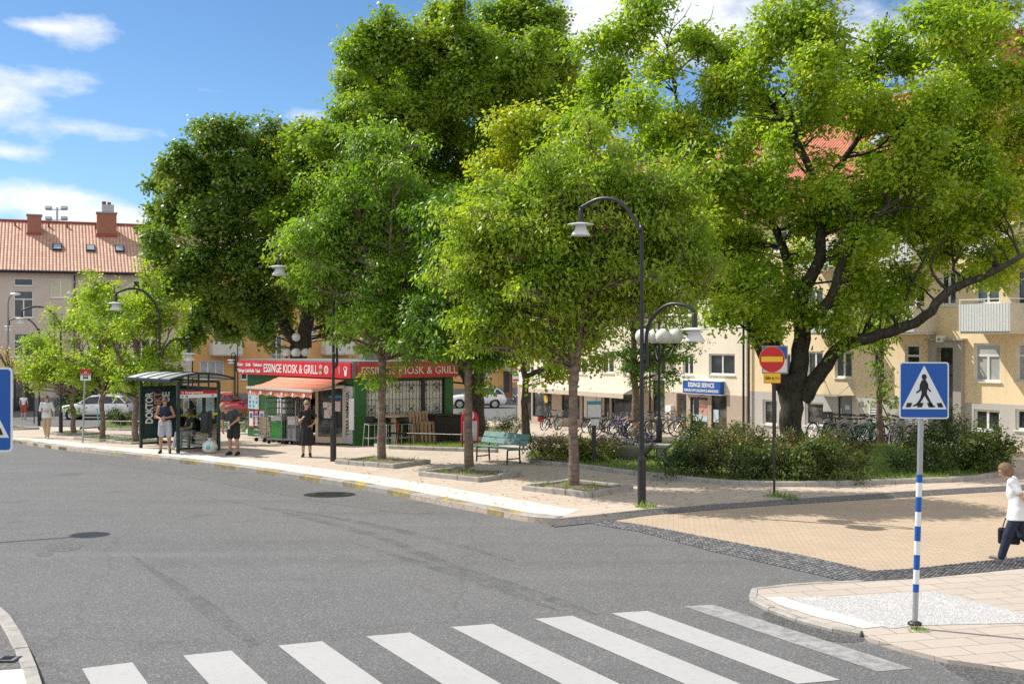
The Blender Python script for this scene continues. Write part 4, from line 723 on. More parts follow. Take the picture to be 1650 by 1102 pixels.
SH = [ # px, py(base), width m, height m, material, label, seed, mix
 (885, 742, 1.75, 1.02, 'leaf_dry', 'dry brownish green shrub right behind the bench end', 1, ('leaf_shrub2', .5, 1.0)),
 (948, 744, 1.5, .95, 'leaf_shrub2', 'olive shrub behind the small information post', 2, ('leaf_dry', .5, 1.0)),
 (1098, 768, 1.6, 1.0, 'leaf_shrub', 'dark low shrub at the left end of the oak bed beside the lamp', 3, None),
 (1128, 744, 1.9, 1.75, 'leaf_shrub', 'tall glossy leaved shrub in front of the blue shop sign', 4, ('leaf_shrub2', .35, 1.3)),
 (1165, 766, 2.0, 1.3, 'leaf_dry', 'tall dry straw coloured perennial clump in the oak bed', 5, ('leaf_shrub', .8, 1.0)),
 (1210, 774, 1.8, 1.0, 'leaf_shrub', 'dark green mound left of the no entry sign pole', 6, ('leaf_shrub2', .3, 1.2)),
 (1262, 770, 1.9, 1.1, 'leaf_shrub', 'mixed dark shrub right of the no entry sign pole', 7, ('leaf_dry', .14, 1.2)),
 (1318, 775, 1.7, 1.2, 'leaf_shrub2', 'brightest yellow green broad leaved shrub at the bed kerb', 8, ('leaf_shrub', .6, 1.0)),
 (1352, 771, 1.9, 1.05, 'leaf_shrub', 'dark shrub at the right end of the oak bed', 9, ('leaf_dry', .2, 1.0)),
 (1482, 762, 1.8, 1.15, 'leaf_shrub', 'dark green shrub behind the pedestrian crossing sign pole', 10, None),
 (1520, 752, 2.6, 1.75, 'leaf_shrub', 'largest dark mound shrub in front of the stone doorway', 12, ('leaf_shrub2', .2, 1.1)),
 (1585, 762, 1.9, 1.25, 'leaf_shrub2', 'lighter edged shrub at the right end of the bed', 13, ('leaf_shrub', .9, 1.0)),
 (1300, 736, 2.2, .95, 'leaf_dry', 'rusty brown shrub at the foot of the oak trunk', 14, ('leaf_shrub', .9, 1.0)),
 (1195, 735, 2.2, 1.3, 'leaf_shrub', 'dark shrub behind the dry perennials left of the oak', 15, ('leaf_dry', .4, 1.2)),
 (1360, 735, 2.0, .7, 'leaf_dry', 'brown tinged shrub between the oak and the bicycles', 16, ('leaf_shrub', .8, 1.0)),
 (738, 696, 1.2, 1.3, 'leaf_shrub2', 'small light shrub beside the black bins at the kiosk', 17, None),
 (768, 697, 1.4, 1.15, 'leaf_shrub2', 'round yellow green bush behind the ice cream board', 18, None),
 (822, 698, 1.6, 1.0, 'leaf_shrub', 'low dark green bush behind the mint green bench', 19, None),
 (195, 686, 2.2, 1.05, 'leaf_shrub2', 'clipped hedge bush behind the bus stop tree', 20, ('leaf_shrub', .9, 1.0)),
 (245, 686, 2.6, 1.1, 'leaf_shrub', 'dark hedge bush behind the bus shelter advert', 22, ('leaf_shrub2', .3, 1.0)),
 (370, 688, 2.4, 1.3, 'leaf_shrub', 'dark bush in front of the red car', 24, None)]
for (px, py, w, h, lm, lab, sd, mx) in SH:
    c = gp(px, py, .19); shrub('garden_shrub', lab, c, bushy(0, 0, w, h, 7, sd), M[lm], 200 + sd, .085 if lm != 'leaf_shrub2' else .10, 'kite', 80, 24, .15, 0, (M[mx[0]], mx[1], mx[2]) if mx else None, 'shrubs planted on the square')
c = at(145, 0, 83.0); c.z = -1.6
shrub('evergreen_shrub', 'dark evergreen bush against the beige house behind the white car', c, bushy(0, 0, 4.6, 3.6, 9, 77), M['leaf_ever'], 277, .14, 'kite', 40, 22, .3)
# --- grass blades on the lawns, weeds at the pole feet, fallen leaves
def scatter_poly(poly, n, rng):
    xs = [p.x for p in poly]; ys = [p.y for p in poly]; out = []
    while len(out) < n:
        x, y = rng.uniform(min(xs), max(xs)), rng.uniform(min(ys), max(ys)); ins = False; j = len(poly) - 1
        for i in range(len(poly)):
            if (poly[i].y > y) != (poly[j].y > y) and x < (poly[j].x - poly[i].x) * (y - poly[i].y) / (poly[j].y - poly[i].y) + poly[i].x: ins = not ins
            j = i
        if ins: out.append((x, y))
    return np.array(out)
def grass(name, poly, n, seed, h, off=.2, m=None):
    rng = np.random.default_rng(seed); xy = scatter_poly(poly, n, rng); z = np.array([ter(y) + off for y in xy[:, 1]]); pos = np.column_stack([xy, z])
    me = leaf_mesh(name, pos, rng.normal(size=(n, 3)) + np.array((0, 0, .2)), np.array((0, 0, 1.0)) + rng.normal(size=(n, 3)) * .45, rng.uniform(.5, 1.2, n) * h, 'blade', m or M['grass'])
    o = bpy.data.objects.new(name, me); COL.objects.link(o); o['kind'] = 'stuff'; return o
V0 = lambda L: [Vector((p[0], p[1], 0)) for p in L]
grass('lawn_grass', V0(bed_oak) + V0(P2([(1615, 738), (1500, 724), (1300, 716), (1100, 716), (960, 722), (860, 727)])), 30000, 1, .13)
grass('lawn_grass', V0(bed_kiosk) + V0(P2([(800, 716), (745, 711), (640, 716)])), 5000, 2, .09)
grass('lawn_grass', V0(bed_shelter) + V0(P2([(400, 683), (330, 679), (200, 679), (165, 684)])), 9000, 3, .10)
for i, (x, y, r) in enumerate(((1040, 817, .22), (1247, 800, .25), (1480, 1008, .13), (594, 744, .12), (1270, 802, .2))):
    c = gp(x, y, .12); grass('weed_grass', [c + Vector((r * math.cos(a), r * math.sin(a), 0)) for a in np.linspace(0, 6, 9)], 90 if i != 2 else 50, 30 + i, .16 if i != 2 else .09, .12 if i != 2 else .06)
rng = np.random.default_rng(5); lit = []
for (x, y, n, sx) in ((930, 800, 70, 1.5), (760, 775, 50, 1.4), (620, 755, 40, 1.2), (1100, 790, 70, 3.0), (1250, 800, 60, 2.5), (800, 800, 15, 2.0), (830, 740, 90, 1.5), (1000, 770, 60, 2.0)):
    c = gp(x, y, .13); q = np.column_stack([c.x + rng.normal(size=n) * sx, c.y + rng.normal(size=n) * sx * .7]); lit.append(np.column_stack([q, np.array([ter(t) + .135 for t in q[:, 1]])]))
lit = np.concatenate(lit); 
def inside(poly, x, y):
    ins = False; j = len(poly) - 1
    for i in range(len(poly)):
        if (poly[i].y > y) != (poly[j].y > y) and x < (poly[j].x - poly[i].x) * (y - poly[i].y) / (poly[j].y - poly[i].y) + poly[i].x: ins = not ins
        j = i
    return ins
lit = lit[[inside(curb + mouth + back, q[0], q[1]) for q in lit]]; n = len(lit)
me = leaf_mesh('fallen_leaves', lit, np.array((0, 0, 1.0)) + rng.normal(size=(n, 3)) * .25, rng.normal(size=(n, 3)), rng.uniform(.04, .09, n), 'lobe', M['litter']); o = bpy.data.objects.new('fallen_leaves', me); COL.objects.link(o); o['kind'] = 'stuff'
# ---------------------------------------------------------------- buildings
class Fac:
    # a vertical wall plane: local X runs to the right as seen, local Y goes inward, Z is world height
    def __init__(s, px, D, vx, flip=False):
        s.o = Vector(((px - CX) / F * D, D)); d = Vector(((vx - CX) / F, 1.0)); d.normalize()
        if d.x < 0: d = -d
        s.u = d; s.rz = math.atan2(d.y, d.x)
    def s_at(s, px):
        k = (px - CX) / F   # (o + u t).x = k (o + u t).y
        return (k * s.o.y - s.o.x) / (s.u.x - k * s.u.y)
    def D(s, px): return s.o.y + s.u.y * s.s_at(px)
    def z(s, px, py): return H + (CY - py) / F * s.D(px)
    def rect(s, x0, y0, x1, y1):
        xm = (x0 + x1) / 2; return [s.s_at(x0), s.s_at(x1), s.z(xm, y1), s.z(xm, y0)]
    def world(s, t, y=0, z=0): return Vector((s.o.x + s.u.x * t - s.u.y * y, s.o.y + s.u.y * t + s.u.x * y, z))
def wall_with_holes(mb, s0, s1, z0, z1, rects, m, depth=.14, split=None, m2=None):
    xs = sorted(set([s0, s1] + [max(s0, min(s1, v)) for r in rects for v in r[:2]])); zs = sorted(set([z0, z1] + ([split] if split is not None else []) + [max(z0, min(z1, v)) for r in rects for v in r[2:4]]))
    for i in range(len(xs) - 1):
        for j in range(len(zs) - 1):
            a, b, c, d = xs[i], xs[i + 1], zs[j], zs[j + 1]
            if b - a < 1e-5 or d - c < 1e-5: continue
            x, z = (a + b) / 2, (c + d) / 2
            if any(r[0] < x < r[1] and r[2] < z < r[3] for r in rects): continue
            mb.quad((a, 0, c), (b, 0, c), (b, 0, d), (a, 0, d), m2 if split is not None and z < split else m)
    for r in rects:
        a, b, c, d = r[:4]; mm = m2 if split is not None and (c + d) / 2 < split else m
        mb.quad((a, 0, c), (a, depth, c), (a, depth, d), (a, 0, d), mm); mb.quad((b, 0, c), (b, 0, d), (b, depth, d), (b, depth, c), mm)
        mb.quad((a, 0, d), (a, depth, d), (b, depth, d), (b, 0, d), mm); mb.quad((a, 0, c), (b, 0, c), (b, depth, c), (a, depth, c), mm)
def window(root, r, style='two', fm='white', pm='pane', depth=.14, sill=True, fw=.085):
    a, b, c, d = r[:4]; w, h = b - a, d - c; mb = MB(); f = M[fm]; y0, y1 = depth - .07, depth + .015
    mb.b2((a, y0, c), (b, y1, c + fw), f); mb.b2((a, y0, d - fw), (b, y1, d), f); mb.b2((a, y0, c + fw), (a + fw, y1, d - fw), f); mb.b2((b - fw, y0, c + fw), (b, y1, d - fw), f)
    top = d - fw
    if 'T' in style: zt = c + h * .68; mb.b2((a + fw, y0 + .004, zt - fw / 2), (b - fw, y1, zt + fw / 2), f); top = zt - fw / 2
    if 'two' in style: mb.b2(((a + b) / 2 - fw * .55, y0 + .008, c + fw), ((a + b) / 2 + fw * .55, y1, top), f)
    if 'three' in style:
        for k in (1, 2): mb.b2((a + w * k / 3 - fw / 2, y0 + .008, c + fw), (a + w * k / 3 + fw / 2, y1, top), f)
    if sill: mb.b2((a - .06, -.07, c - .045), (b + .06, depth, c - .003), M['white'] if fm == 'white' else M['gutter'])
    o = mb.build('window', root); mb = MB(); mb.b2((a + fw * .5, depth - .02, c + fw * .5), (b - fw * .5, depth + .01, d - fw * .5), M[pm]); mb.build('pane', o); return o
def balcony(root, r, dep=1.25, h=1.0, rail=True, solid='balcony', side='balcony2'):
    a, b, c, d = r[:4]; mb = MB(); mb.b2((a, -dep, c - .14), (b, -.003, c), M['offwhite']); o = mb.build('balcony', root)
    mb = MB(); t_ = .04; mb.b2((a, -dep - t_, c - .05), (b, -dep, d), M[solid]); mb.b2((a - t_, -dep - t_, c - .05), (a - .002, -.003, d), M[side]); mb.b2((b + .002, -dep - t_, c - .05), (b + t_, -.003, d), M[side]); mb.build('parapet', o)
    if rail:
        mb = MB(); z = d + .17; mb.bar((a, -dep - .02, z), (b, -dep - .02, z), .05, .04, M['white']); mb.bar((a - .02, -dep - .02, z), (a - .02, -.01, z), .05, .04, M['white']); mb.bar((b + .02, -dep - .02, z), (b + .02, -.01, z), .05, .04, M['white'])
        for x in (a, (a + b) / 2, b): mb.bar((x, -dep - .02, d), (x, -dep - .02, z), .03, .03, M['white'])
        mb.build('rail', o)
    return o
def gable_roof(root, s0, s1, dep, ze, rise, m, over=.5, hipr=0, hipl=0, name='roof'):
    mb = MB(); y0, yr, y1 = -over, dep / 2, dep + over; a, b = s0 - .3, s1 + .3; zr = ze + rise; th = .12; sl = rise / (yr) ; z0 = ze - over * sl * .9
    mb.add([(a, y0, z0), (b, y0, z0), (b - hipr, yr, zr), (a + hipl, yr, zr)], [(0, 1, 2, 3)], m); mb.add([(b, y1, z0), (a, y1, z0), (a + hipl, yr, zr), (b - hipr, yr, zr)], [(0, 1, 2, 3)], m)
    mb.add([(b, y0, z0), (b, y1, z0), (b - hipr, yr, zr)], [(0, 1, 2)], m); mb.add([(a, y1, z0), (a, y0, z0), (a + hipl, yr, zr)], [(0, 1, 2)], m)
    mb.add([(a, y0, z0), (b, y0, z0), (b, y1, z0), (a, y1, z0)], [(3, 2, 1, 0)], M['offwhite']); o = mb.build(name, root)
    mb = MB(); mb.tube([(a + hipl, yr, zr + .02), (b - hipr, yr, zr + .02)], .12, M['redmetal'], 8)
    if hipr: mb.tube([(b - hipr, yr, zr + .02), (b, y0, z0 + .03)], .1, M['redmetal'], 8)
    mb.build('ridge_cap', o); mb = MB(); mb.tube([(a, y0 - .07, z0 - .02), (b, y0 - .07, z0 - .02)], .085, M['gutter'], 8); mb.b2((a, y0 - .02, z0 - .16), (b, y0 + .02, z0 - .005), M['gutter']); mb.build('gutter', o)
    return o, (y0, yr, z0, zr)
def chimney(roof, s, y, z0, w, d, h, m, cap=True, hood=False):
    mb = MB(); mb.box((s, y, z0 + h / 2), (w, d, h), M[m]); mb.box((s, y, z0 + h + .05), (w + .14, d + .14, .1), M['redmetal'] if m != 'brick' else M['concrete']); mb.box((s, y, z0 + h * .1), (w + .1, d + .1, h * .22), M['redmetal']); o = mb.build('chimney', roof)
    if hood: mb = MB(); mb.box((s + .1, y, z0 + h + .42), (w * .62, d * .62, .62), M['galv']); mb.tube([(s - .2, y, z0 + h + .7), (s - .2, y, z0 + h + 1.0)], .16, M['redmetal'], 10); mb.tube([(s + .2, y, z0 + h + .7), (s + .2, y, z0 + h + .95)], .14, M['redmetal'], 10); mb.build('chimney_hood', o)
    return o
def skylight(roof, s, f, geo, w=.75, h=.95):
    y0, yr, z0, zr = geo; y = lerp(y0, yr, f); z = lerp(z0, zr, f); up = Vector((0, yr - y0, zr - z0)).normalized(); m4 = frame((s, y, z), (1, 0, 0), up)
    mb = MB(); mb.box((0, 0, .07), (w, h, .12), M['gutter']); o = mb.build('skylight', roof, m4); mb = MB(); mb.box((0, 0, .137), (w * .74, h * .74, .012), M['pane_sky']); mb.build('pane', o)
def downpipe(root, s, z0, z1, y=-.12): mb = MB(); mb.tube([(s, y, z0), (s, y, z1)], .055, M['gutter'], 8); return mb.build('downpipe', root)
def block(root, s0, s1, z0, z1, dep, rects, m, split=None, m2=None, hd=.14, name='wall'):
    mb = MB(); wall_with_holes(mb, s0, s1, z0, z1, rects, m, hd, split, m2); mm = m
    mb.quad((s0, 0, z0), (s0, dep, z0), (s0, dep, z1), (s0, 0, z1), mm); mb.quad((s1, 0, z0), (s1, 0, z1), (s1, dep, z1), (s1, dep, z0), mm); mb.quad((s0, dep, z0), (s1, dep, z0), (s1, dep, z1), (s0, dep, z1), mm); mb.quad((s0, 0, z1), (s1, 0, z1), (s1, dep, z1), (s0, dep, z1), mm)
    bm_ = name; return mb.build(bm_, root)
# --- right hand peach block and its cream neighbour
FR = Fac(1650, 43.0, -300)
S = FR.s_at; peach = thing('apartment_building', 'peach plastered apartment block with red roof, white balconies and grey plinth', 'building', (FR.o.x, FR.o.y, 0), FR.rz)
sA = S(1206); sEnd = 22.0; rects = []; wl = []
def addw(lst, r, *a, **k): lst.append((r, a, k)); return r
for q in ((1569, 660, 1611, 694), (1636, 660, 1680, 694)): rects.append(addw(wl, FR.rect(*q), 'two'))
for q in ((1569, 553, 1612, 615), (1637, 553, 1684, 615)): rects.append(addw(wl, FR.rect(*q), 'twoT', pm='pane_blind'))
for q in ((1458, 555, 1482, 612), (1345, 566, 1373, 609), (1300, 566, 1326, 609), (1405, 566, 1425, 611), (1250, 570, 1274, 607)): rects.append(addw(wl, FR.rect(*q), 'T' if q[0] == 1458 else 'two'))
for q in ((1571, 432, 1611, 490), (1637, 427, 1680, 492), (1515, 437, 1541, 492), (1457, 447, 1490, 500), (1390, 455, 1420, 500), (1345, 462, 1373, 502), (1300, 466, 1326, 503), (1240, 470, 1268, 505)): rects.append(addw(wl, FR.rect(*q), 'two'))
for q in ((1582, 312, 1612, 362), (1637, 306, 1680, 366), (1515, 325, 1541, 374), (1457, 340, 1490, 384), (1390, 350, 1420, 392), (1345, 358, 1373, 397), (1300, 366, 1326, 402), (1240, 372, 1268, 406)): rects.append(addw(wl, FR.rect(*q), 'two'))
for q in ((1229, 644, 1252, 684), (1297, 648, 1327, 686)): rects.append(addw(wl, FR.rect(*q), 'one', pm='pane_shop'))
for k in range(3):
    for j in range(3): rects.append(addw(wl, [4.0 + k * 5, 5.3 + k * 5, (2.16, 5.0, 7.85)[j], (3.58, 6.42, 9.26)[j]], 'two'))
door_r = FR.rect(1514, 560, 1541, 699); mdoor = FR.rect(1350, 639, 1373, 697); vents = [FR.rect(1400, 653, 1422, 690), FR.rect(1458, 662, 1482, 692)]
block(peach, sA, sEnd, -1.6, 10.15, 11, rects + [door_r, mdoor] + vents, M['peach'], 1.28, M['greyplinth'])
for r, a, k in wl: window(peach, r, *a, **k)
ro, geo = gable_roof(peach, sA, sEnd, 11, 10.15, 5.2, M['tile_red'], .45)
for (x, f, hh) in ((1180, .93, 1.5), (1470, .90, 1.7), (1560, .94, 1.4)):
    chimney(ro, FR.s_at(x) * .98 + 1.2, lerp(geo[0], geo[1], f), lerp(geo[2], geo[3], f) - .4, 1.1, .8, hh + .6, 'redmetal')
for x in (1345, 1470, 1575): skylight(ro, FR.s_at(x), .55, geo)
# stone door surround, glass door, house number
mb = MB(); a, b, c, d = door_r; mb.b2((a - .38, -.22, c - .3), (a - .003, .02, d + .28), M['stone']); mb.b2((b + .003, -.22, c - .3), (b + .38, .02, d + .28), M['stone']); mb.b2((a - .003, -.22, d + .003), (b + .003, .02, d + .28), M['stone']); mb.b2((a - .5, -.3, d + .282), (b + .5, .02, d + .36), M['stone']); ds = mb.build('door_surround', peach)
o = window(peach, [a + .003, b - .003, c + .003, d - .003], 'T', 'gutter', 'pane', .14, False, .09); o.name = 'entrance_door'
mb = MB(); mb.tube([(b - .16, .02, c + .9), (b - .16, .02, c + 1.5)], .02, M['alu'], 6); mb.build('handle', o)
nr = FR.rect(1517, 541, 1527, 551); mb = MB(); mb.b2((nr[0], -.34, nr[2]), (nr[1], -.10, nr[3]), M['signwhite']); mb.build('house_number_lamp', peach); text(peach, 'house_number', '44', M['ink'], wall_txt((nr[0] + nr[1]) / 2, -.345, nr[2] + .05), .17, .9, 'CENTER')
a, b, c, d = mdoor; mb = MB(); mb.b2((a, .08, c), (b, .14, d), M['greymetal']); mb.b2((a, .05, c), (a + .07, .079, d), M['gutter']); mb.b2((b - .07, .05, c), (b, .079, d), M['gutter']); o = mb.build('metal_door', peach); mb = MB(); mb.box((a + .16, .06, c + .95), (.04, .05, .22), M['alu']); mb.build('handle', o)
sg = FR.rect(1360, 653, 1367, 660); mb = MB(); mb.b2((sg[0], .073, sg[2]), (sg[1], .079, sg[3]), M['posterblue']); mb.build('notice', o)
cr = FR.rect(1326, 626, 1378, 637); mb = MB()   # thin glass canopy on struts
mb.b2((cr[0], -1.1, cr[2]), (cr[1], -.01, cr[2] + .03), M['glass']); mb.bar((cr[0], -1.1, cr[2] + .03), (cr[1], -1.1, cr[2] + .03), .04, .04, M['alu'])
for x in (cr[0] + .1, cr[1] - .1): mb.bar((x, -1.0, cr[2] + .05), (x, -.02, cr[2] + .6), .03, .03, M['alu'])
mb.build('door_canopy', peach)
for r in vents:
    mb = MB(); a, b, c, d = r; mb.b2((a, .09, c), (b, .13, d), M['ink']); n = 9
    for i in range(n): mb.box(((a + b) / 2, .05, lerp(c, d, (i + .5) / n)), (b - a - .06, .07, .05), M['white'], mat=Matrix.Rotation(R(28), 4, 'X'))
    mb.b2((a, .0, c), (a + .05, .09, d), M['white']); mb.b2((b - .05, 0, c), (b, .09, d), M['white']); mb.build('vent_grille', peach)
for q in ((1385, 647, 1391, 655), (1438, 649, 1444, 657)): r = FR.rect(*q); mb = MB(); mb.b2((r[0], -.02, r[2]), (r[1], -.003, r[3]), M['greymetal']); mb.build('vent_plate', peach)
r = FR.rect(1331, 663, 1342, 679); mb = MB(); mb.b2((r[0], -.25, r[2]), (r[1], -.003, r[3]), M['black']); mb.build('letter_box', peach)
def bal(x0, y0, x1, y1, **k):
    r = FR.rect(x0, y0, x1, y1); dep = k.pop('dep', 1.3); return r
zf1, zf2 = 4.10, 6.94
for (x0, x1) in ((1584, 1664), (1440, 1508), (1322, 1378)):
    for zz in (zf1, zf2):
        r = [S(x0), S(x1), zz, zz + .98]; balcony(peach, r, 1.35, .98)
downpipe(peach, sA + .15, -1.0, 10.0)
# --- cream block with shops
cream = thing('apartment_building', 'cream plastered corner house with shopfronts and a beige awning', 'building', (FR.o.x, FR.o.y, 0), FR.rz)
s0 = S(834); s1 = sA - .02; rects = []; wl = []
for q in ((1142, 570, 1184, 604), (1100, 572, 1117, 604), (1052, 574, 1072, 604), (1004, 575, 1020, 603), (969, 566, 989, 601), (925, 577, 945, 602), (880, 578, 900, 602), (846, 580, 860, 601)): rects.append(addw(wl, FR.rect(*q), 'two'))
for rowz in ((5.0, 6.42), (7.85, 9.26)):
    for x in (852, 890, 935, 979, 1012, 1062, 1108, 1163): sx = S(x); w_ = .55 if x < 1090 else .8; rects.append(addw(wl, [sx - w_, sx + w_, rowz[0], rowz[1]], 'two'))
shops = [((1112, 640, 1140, 692), 'pane_shop'), ((1146, 637, 1171, 692), 'pane_shop'), ((1052, 612, 1071, 672), 'pane_shop'), ((858, 625, 889, 672), 'pane_shop'), ((905, 629, 934, 674), 'pane_shop'), ((938, 629, 970, 682), 'pane_shop'), ((985, 630, 1024, 676), 'pane_shop')]
doors = [FR.rect(1090, 634, 1106, 690), FR.rect(845, 622, 856, 677), FR.rect(973, 629, 982, 680)]; sr = [FR.rect(*q) for q, _ in shops]
block(cream, s0, s1, -1.65, 10.15, 10, rects + doors + sr, M['cream'], FR.z(1130, 634), M['taupeplinth'])
for r, a, k in wl: window(cream, r, *a, **k)
for r, (_, pm) in zip(sr, shops): o = window(cream, r, 'one', 'gutter', pm, .12, False, .07); o.name = 'shop_window'
for r in doors:
    mb = MB(); a, b, c, d = r; mb.b2((a, .10, c), (b, .16, d), M['brownwood'] if r is doors[0] else M['black']); o = mb.build('shop_door', cream); mb = MB(); mb.b2((a + .15, .085, c + .35), (b - .15, .099, d - .15), M['pane']); mb.build('pane', o)
ro2, geo2 = gable_roof(cream, s0, s1, 10, 10.15, 4.4, M['tile_red'], .45); chimney(ro2, S(1090), geo2[1], geo2[3] - .5, 1.2, .9, 1.6, 'redmetal'); chimney(ro2, S(900), geo2[1], geo2[3] - .5, 1.2, .9, 1.6, 'redmetal')
downpipe(cream, s1 - .2, -1.1, 10.0); downpipe(cream, S(1050), -1.2, 10.0)
r = FR.rect(1107, 614, 1167, 634); mb = MB(); mb.b2((r[0], -.28, r[2]), (r[1], -.02, r[3]), M['signblue']); mb.b2((r[0] - .05, -.27, r[2] - .04), (r[1] + .05, -.015, r[2] - .003), M['signwhite']); mb.b2((r[0] - .05, -.27, r[3] + .003), (r[1] + .05, -.015, r[3] + .04), M['signwhite']); sgn = mb.build('shop_sign', cream)
W_ = r[1] - r[0]; hh = r[3] - r[2]; text(sgn, 'lettering', 'ESSINGE SERVICE', M['letter'], wall_txt((r[0] + r[1]) / 2, -.284, r[2] + hh * .52), hh * .50, 1, 'CENTER', fit=W_ * .70, bold=.008); text(sgn, 'lettering', 'KEM-SKO-NYCKELSERVICE-SKRÄDDERI', M['letter'], wall_txt((r[0] + r[1]) / 2, -.284, r[2] + hh * .14), hh * .30, 1, 'CENTER', bold=.004, fit=W_ * .92)
r = FR.rect(1077, 653, 1086, 666); mb = MB(); mb.b2((r[0], -.22, r[2]), (r[1], -.003, r[3]), M['signwhite']); mb.build('mail_box', cream)
# posters in the service shop window
r = FR.rect(1113, 642, 1139, 688); mb = MB(); mb.b2((r[0] + .08, .085, r[2] + .3), (r[1] - .08, .095, r[3] - .08), M['posterblue']); o = mb.build('window_poster', cream); text(o, 'lettering', 'Essinge Service', M['letter'], wall_txt(r[0] + .14, .083, r[3] - .4), .2, .8); mb = MB(); mb.lathe([(0, 0), (.42, 0)], M['salmon'], 20, ((r[0] + r[1]) / 2 + .3, .082, r[2] + 1.0), mat=Matrix.Rotation(R(90), 4, 'X')); mb.build('orange_disc', o)
r = FR.rect(1147, 660, 1156, 680); mb = MB(); mb.b2((r[0], .07, r[2]), (r[1], .09, r[3]), M['posterblue']); mb.build('window_sticker', cream)
r = FR.rect(1131, 641, 1139, 667); mb = MB(); mb.b2((r[0], -.55, r[2]), (r[1], -.52, r[3]), M['black']); mb.bar(((r[0] + r[1]) / 2, -.53, r[3]), ((r[0] + r[1]) / 2, -.02, r[3] + .2), .03, .03, M['black']); mb.build('hanging_board', cream)
r = FR.rect(937, 632, 969, 676); mb = MB(); mb.b2((r[0] + .1, .075, r[2] + .1), (r[1] - .6, .09, r[3] - .1), M['paper']); mb.b2((r[1] - .55, .075, r[2] + .6), (r[1] - .12, .09, r[3] - .15), M['paper']); mb.build('window_paper', cream)
# restaurant fascia, awning
r = FR.rect(836, 606, 887, 621); mb = MB(); mb.b2((r[0], -.12, r[2]), (r[1], -.003, r[3]), M['signwhite']); fs = mb.build('fascia_sign', cream); text(fs, 'lettering', 'CARUSO', M['salmon'], wall_txt(r[0] + (r[1] - r[0]) * .25, -.124, r[2] + .08), (r[3] - r[2]) * .85, (r[1] - r[0]) * .18, bold=.01)
aw0, aw1 = S(872), S(1040); zt = FR.z(950, 611); zb = FR.z(950, 629) ; mb = MB(); mb.add([(aw0, -.02, zt), (aw1, -.02, zt), (aw1, -1.5, zb), (aw0, -1.5, zb)], [(3, 2, 1, 0)], M['awning2']); mb.add([(aw0, -.02, zt + .03), (aw1, -.02, zt + .03), (aw1, -1.5, zb + .03), (aw0, -1.5, zb + .03)], [(0, 1, 2, 3)], M['awning2']); mb.add([(aw0, -1.505, zb + .03), (aw1, -1.505, zb + .03), (aw1, -1.505, zb - .22), (aw0, -1.505, zb - .22)], [(0, 1, 2, 3)], M['awning2'])
for x in (aw0, aw1): mb.add([(x, -.02, zt), (x, -1.5, zb), (x, -.02, zb)], [(0, 1, 2)], M['awning2'])
mb.build('awning', cream)
r = FR.rect(872, 634, 884, 652); mb = MB(); mb.lathe([(0, 0), (.24, 0)], M['gold'], 20, ((r[0] + r[1]) / 2, .075, (r[2] + r[3]) / 2), mat=Matrix.Rotation(R(90), 4, 'X')); mb.lathe([(0, -.004), (.17, -.004)], M['paper'], 20, ((r[0] + r[1]) / 2, .075, (r[2] + r[3]) / 2), mat=Matrix.Rotation(R(90), 4, 'X')); mb.lathe([(0, -.008), (.08, -.008)], M['salmon'], 14, ((r[0] + r[1]) / 2, .075, (r[2] + r[3]) / 2), mat=Matrix.Rotation(R(90), 4, 'X')); mb.build('window_emblem', cream)
for (x0, x1) in ((1085, 1130),): balcony(cream, [S(1016), S(1050), 4.62, 5.6], 1.3)
# --- beige house on the left with orange tiles
FL = Fac(0, 86.5, 5400); taupe = thing('apartment_building', 'beige three storey house with orange tiled roof and two brick chimneys', 'building', (FL.o.x, FL.o.y, 0), FL.rz)
s0, s1 = -16.0, FL.s_at(309); rects = []; wl = []
for q, st, pm in (((22, 448, 54, 461), 'one', 'pane'), ((22, 468, 54, 512), 'twoT', 'pane'), ((82, 449, 114, 480), 'two', 'pane_yellow'), ((150, 451, 182, 482), 'two', 'pane'), ((213, 452, 243, 483), 'two', 'pane'), ((22, 537, 54, 575), 'twoT', 'pane'), ((82, 545, 94, 580), 'one', 'pane'), ((213, 545, 243, 580), 'two', 'pane'), ((82, 590, 110, 618), 'two', 'pane'), ((150, 545, 182, 580), 'two', 'pane'), ((222, 590, 252, 618), 'two', 'pane_blind'), ((270, 545, 296, 580), 'two', 'pane'), ((270, 453, 297, 484), 'two', 'pane'), ((272, 590, 298, 618), 'two', 'pane')): rects.append(addw(wl, FL.rect(*q), st, pm=pm))
for k in range(3):
    for j in range(2): rects.append(addw(wl, [-4.6 - k * 4, -3.1 - k * 4, (4.3, 7.1)[j], (5.7, 8.5)[j]], 'two'))
gar = FL.rect(22, 603, 55, 664)
block(taupe, s0, s1, -1.7, FL.z(100, 432), 12, rects + [gar], M['taupe'], FL.z(110, 640), M['darkplinth'])
for r, a, k in wl: window(taupe, r, *a, **k)
mb = MB(); a, b, c, d = gar; mb.b2((a, .1, c), (b, .16, d), M['gutter']); o = mb.build('entrance_door', taupe); mb = MB(); mb.b2((a + .15, .085, c + .2), (b - .6, .099, d - .2), M['pane']); mb.build('pane', o)
ro3, geo3 = gable_roof(taupe, s0, s1, 12, FL.z(100, 432), 4.05, M['tile_orange'], .5, hipr=3.6)
for (x, px1, hh, hood) in ((52, 1.05, 1.7, False), (169, 1.5, 2.1, True)): chimney(ro3, FL.s_at(x) * 1.045, lerp(geo3[0], geo3[1], .80), lerp(geo3[2], geo3[3], .80) - .5, px1, 1.0, hh, 'brick', hood=hood)
for x in (91, 145, 192): skylight(ro3, FL.s_at(x) * 1.02, .47, geo3, .72, .95)
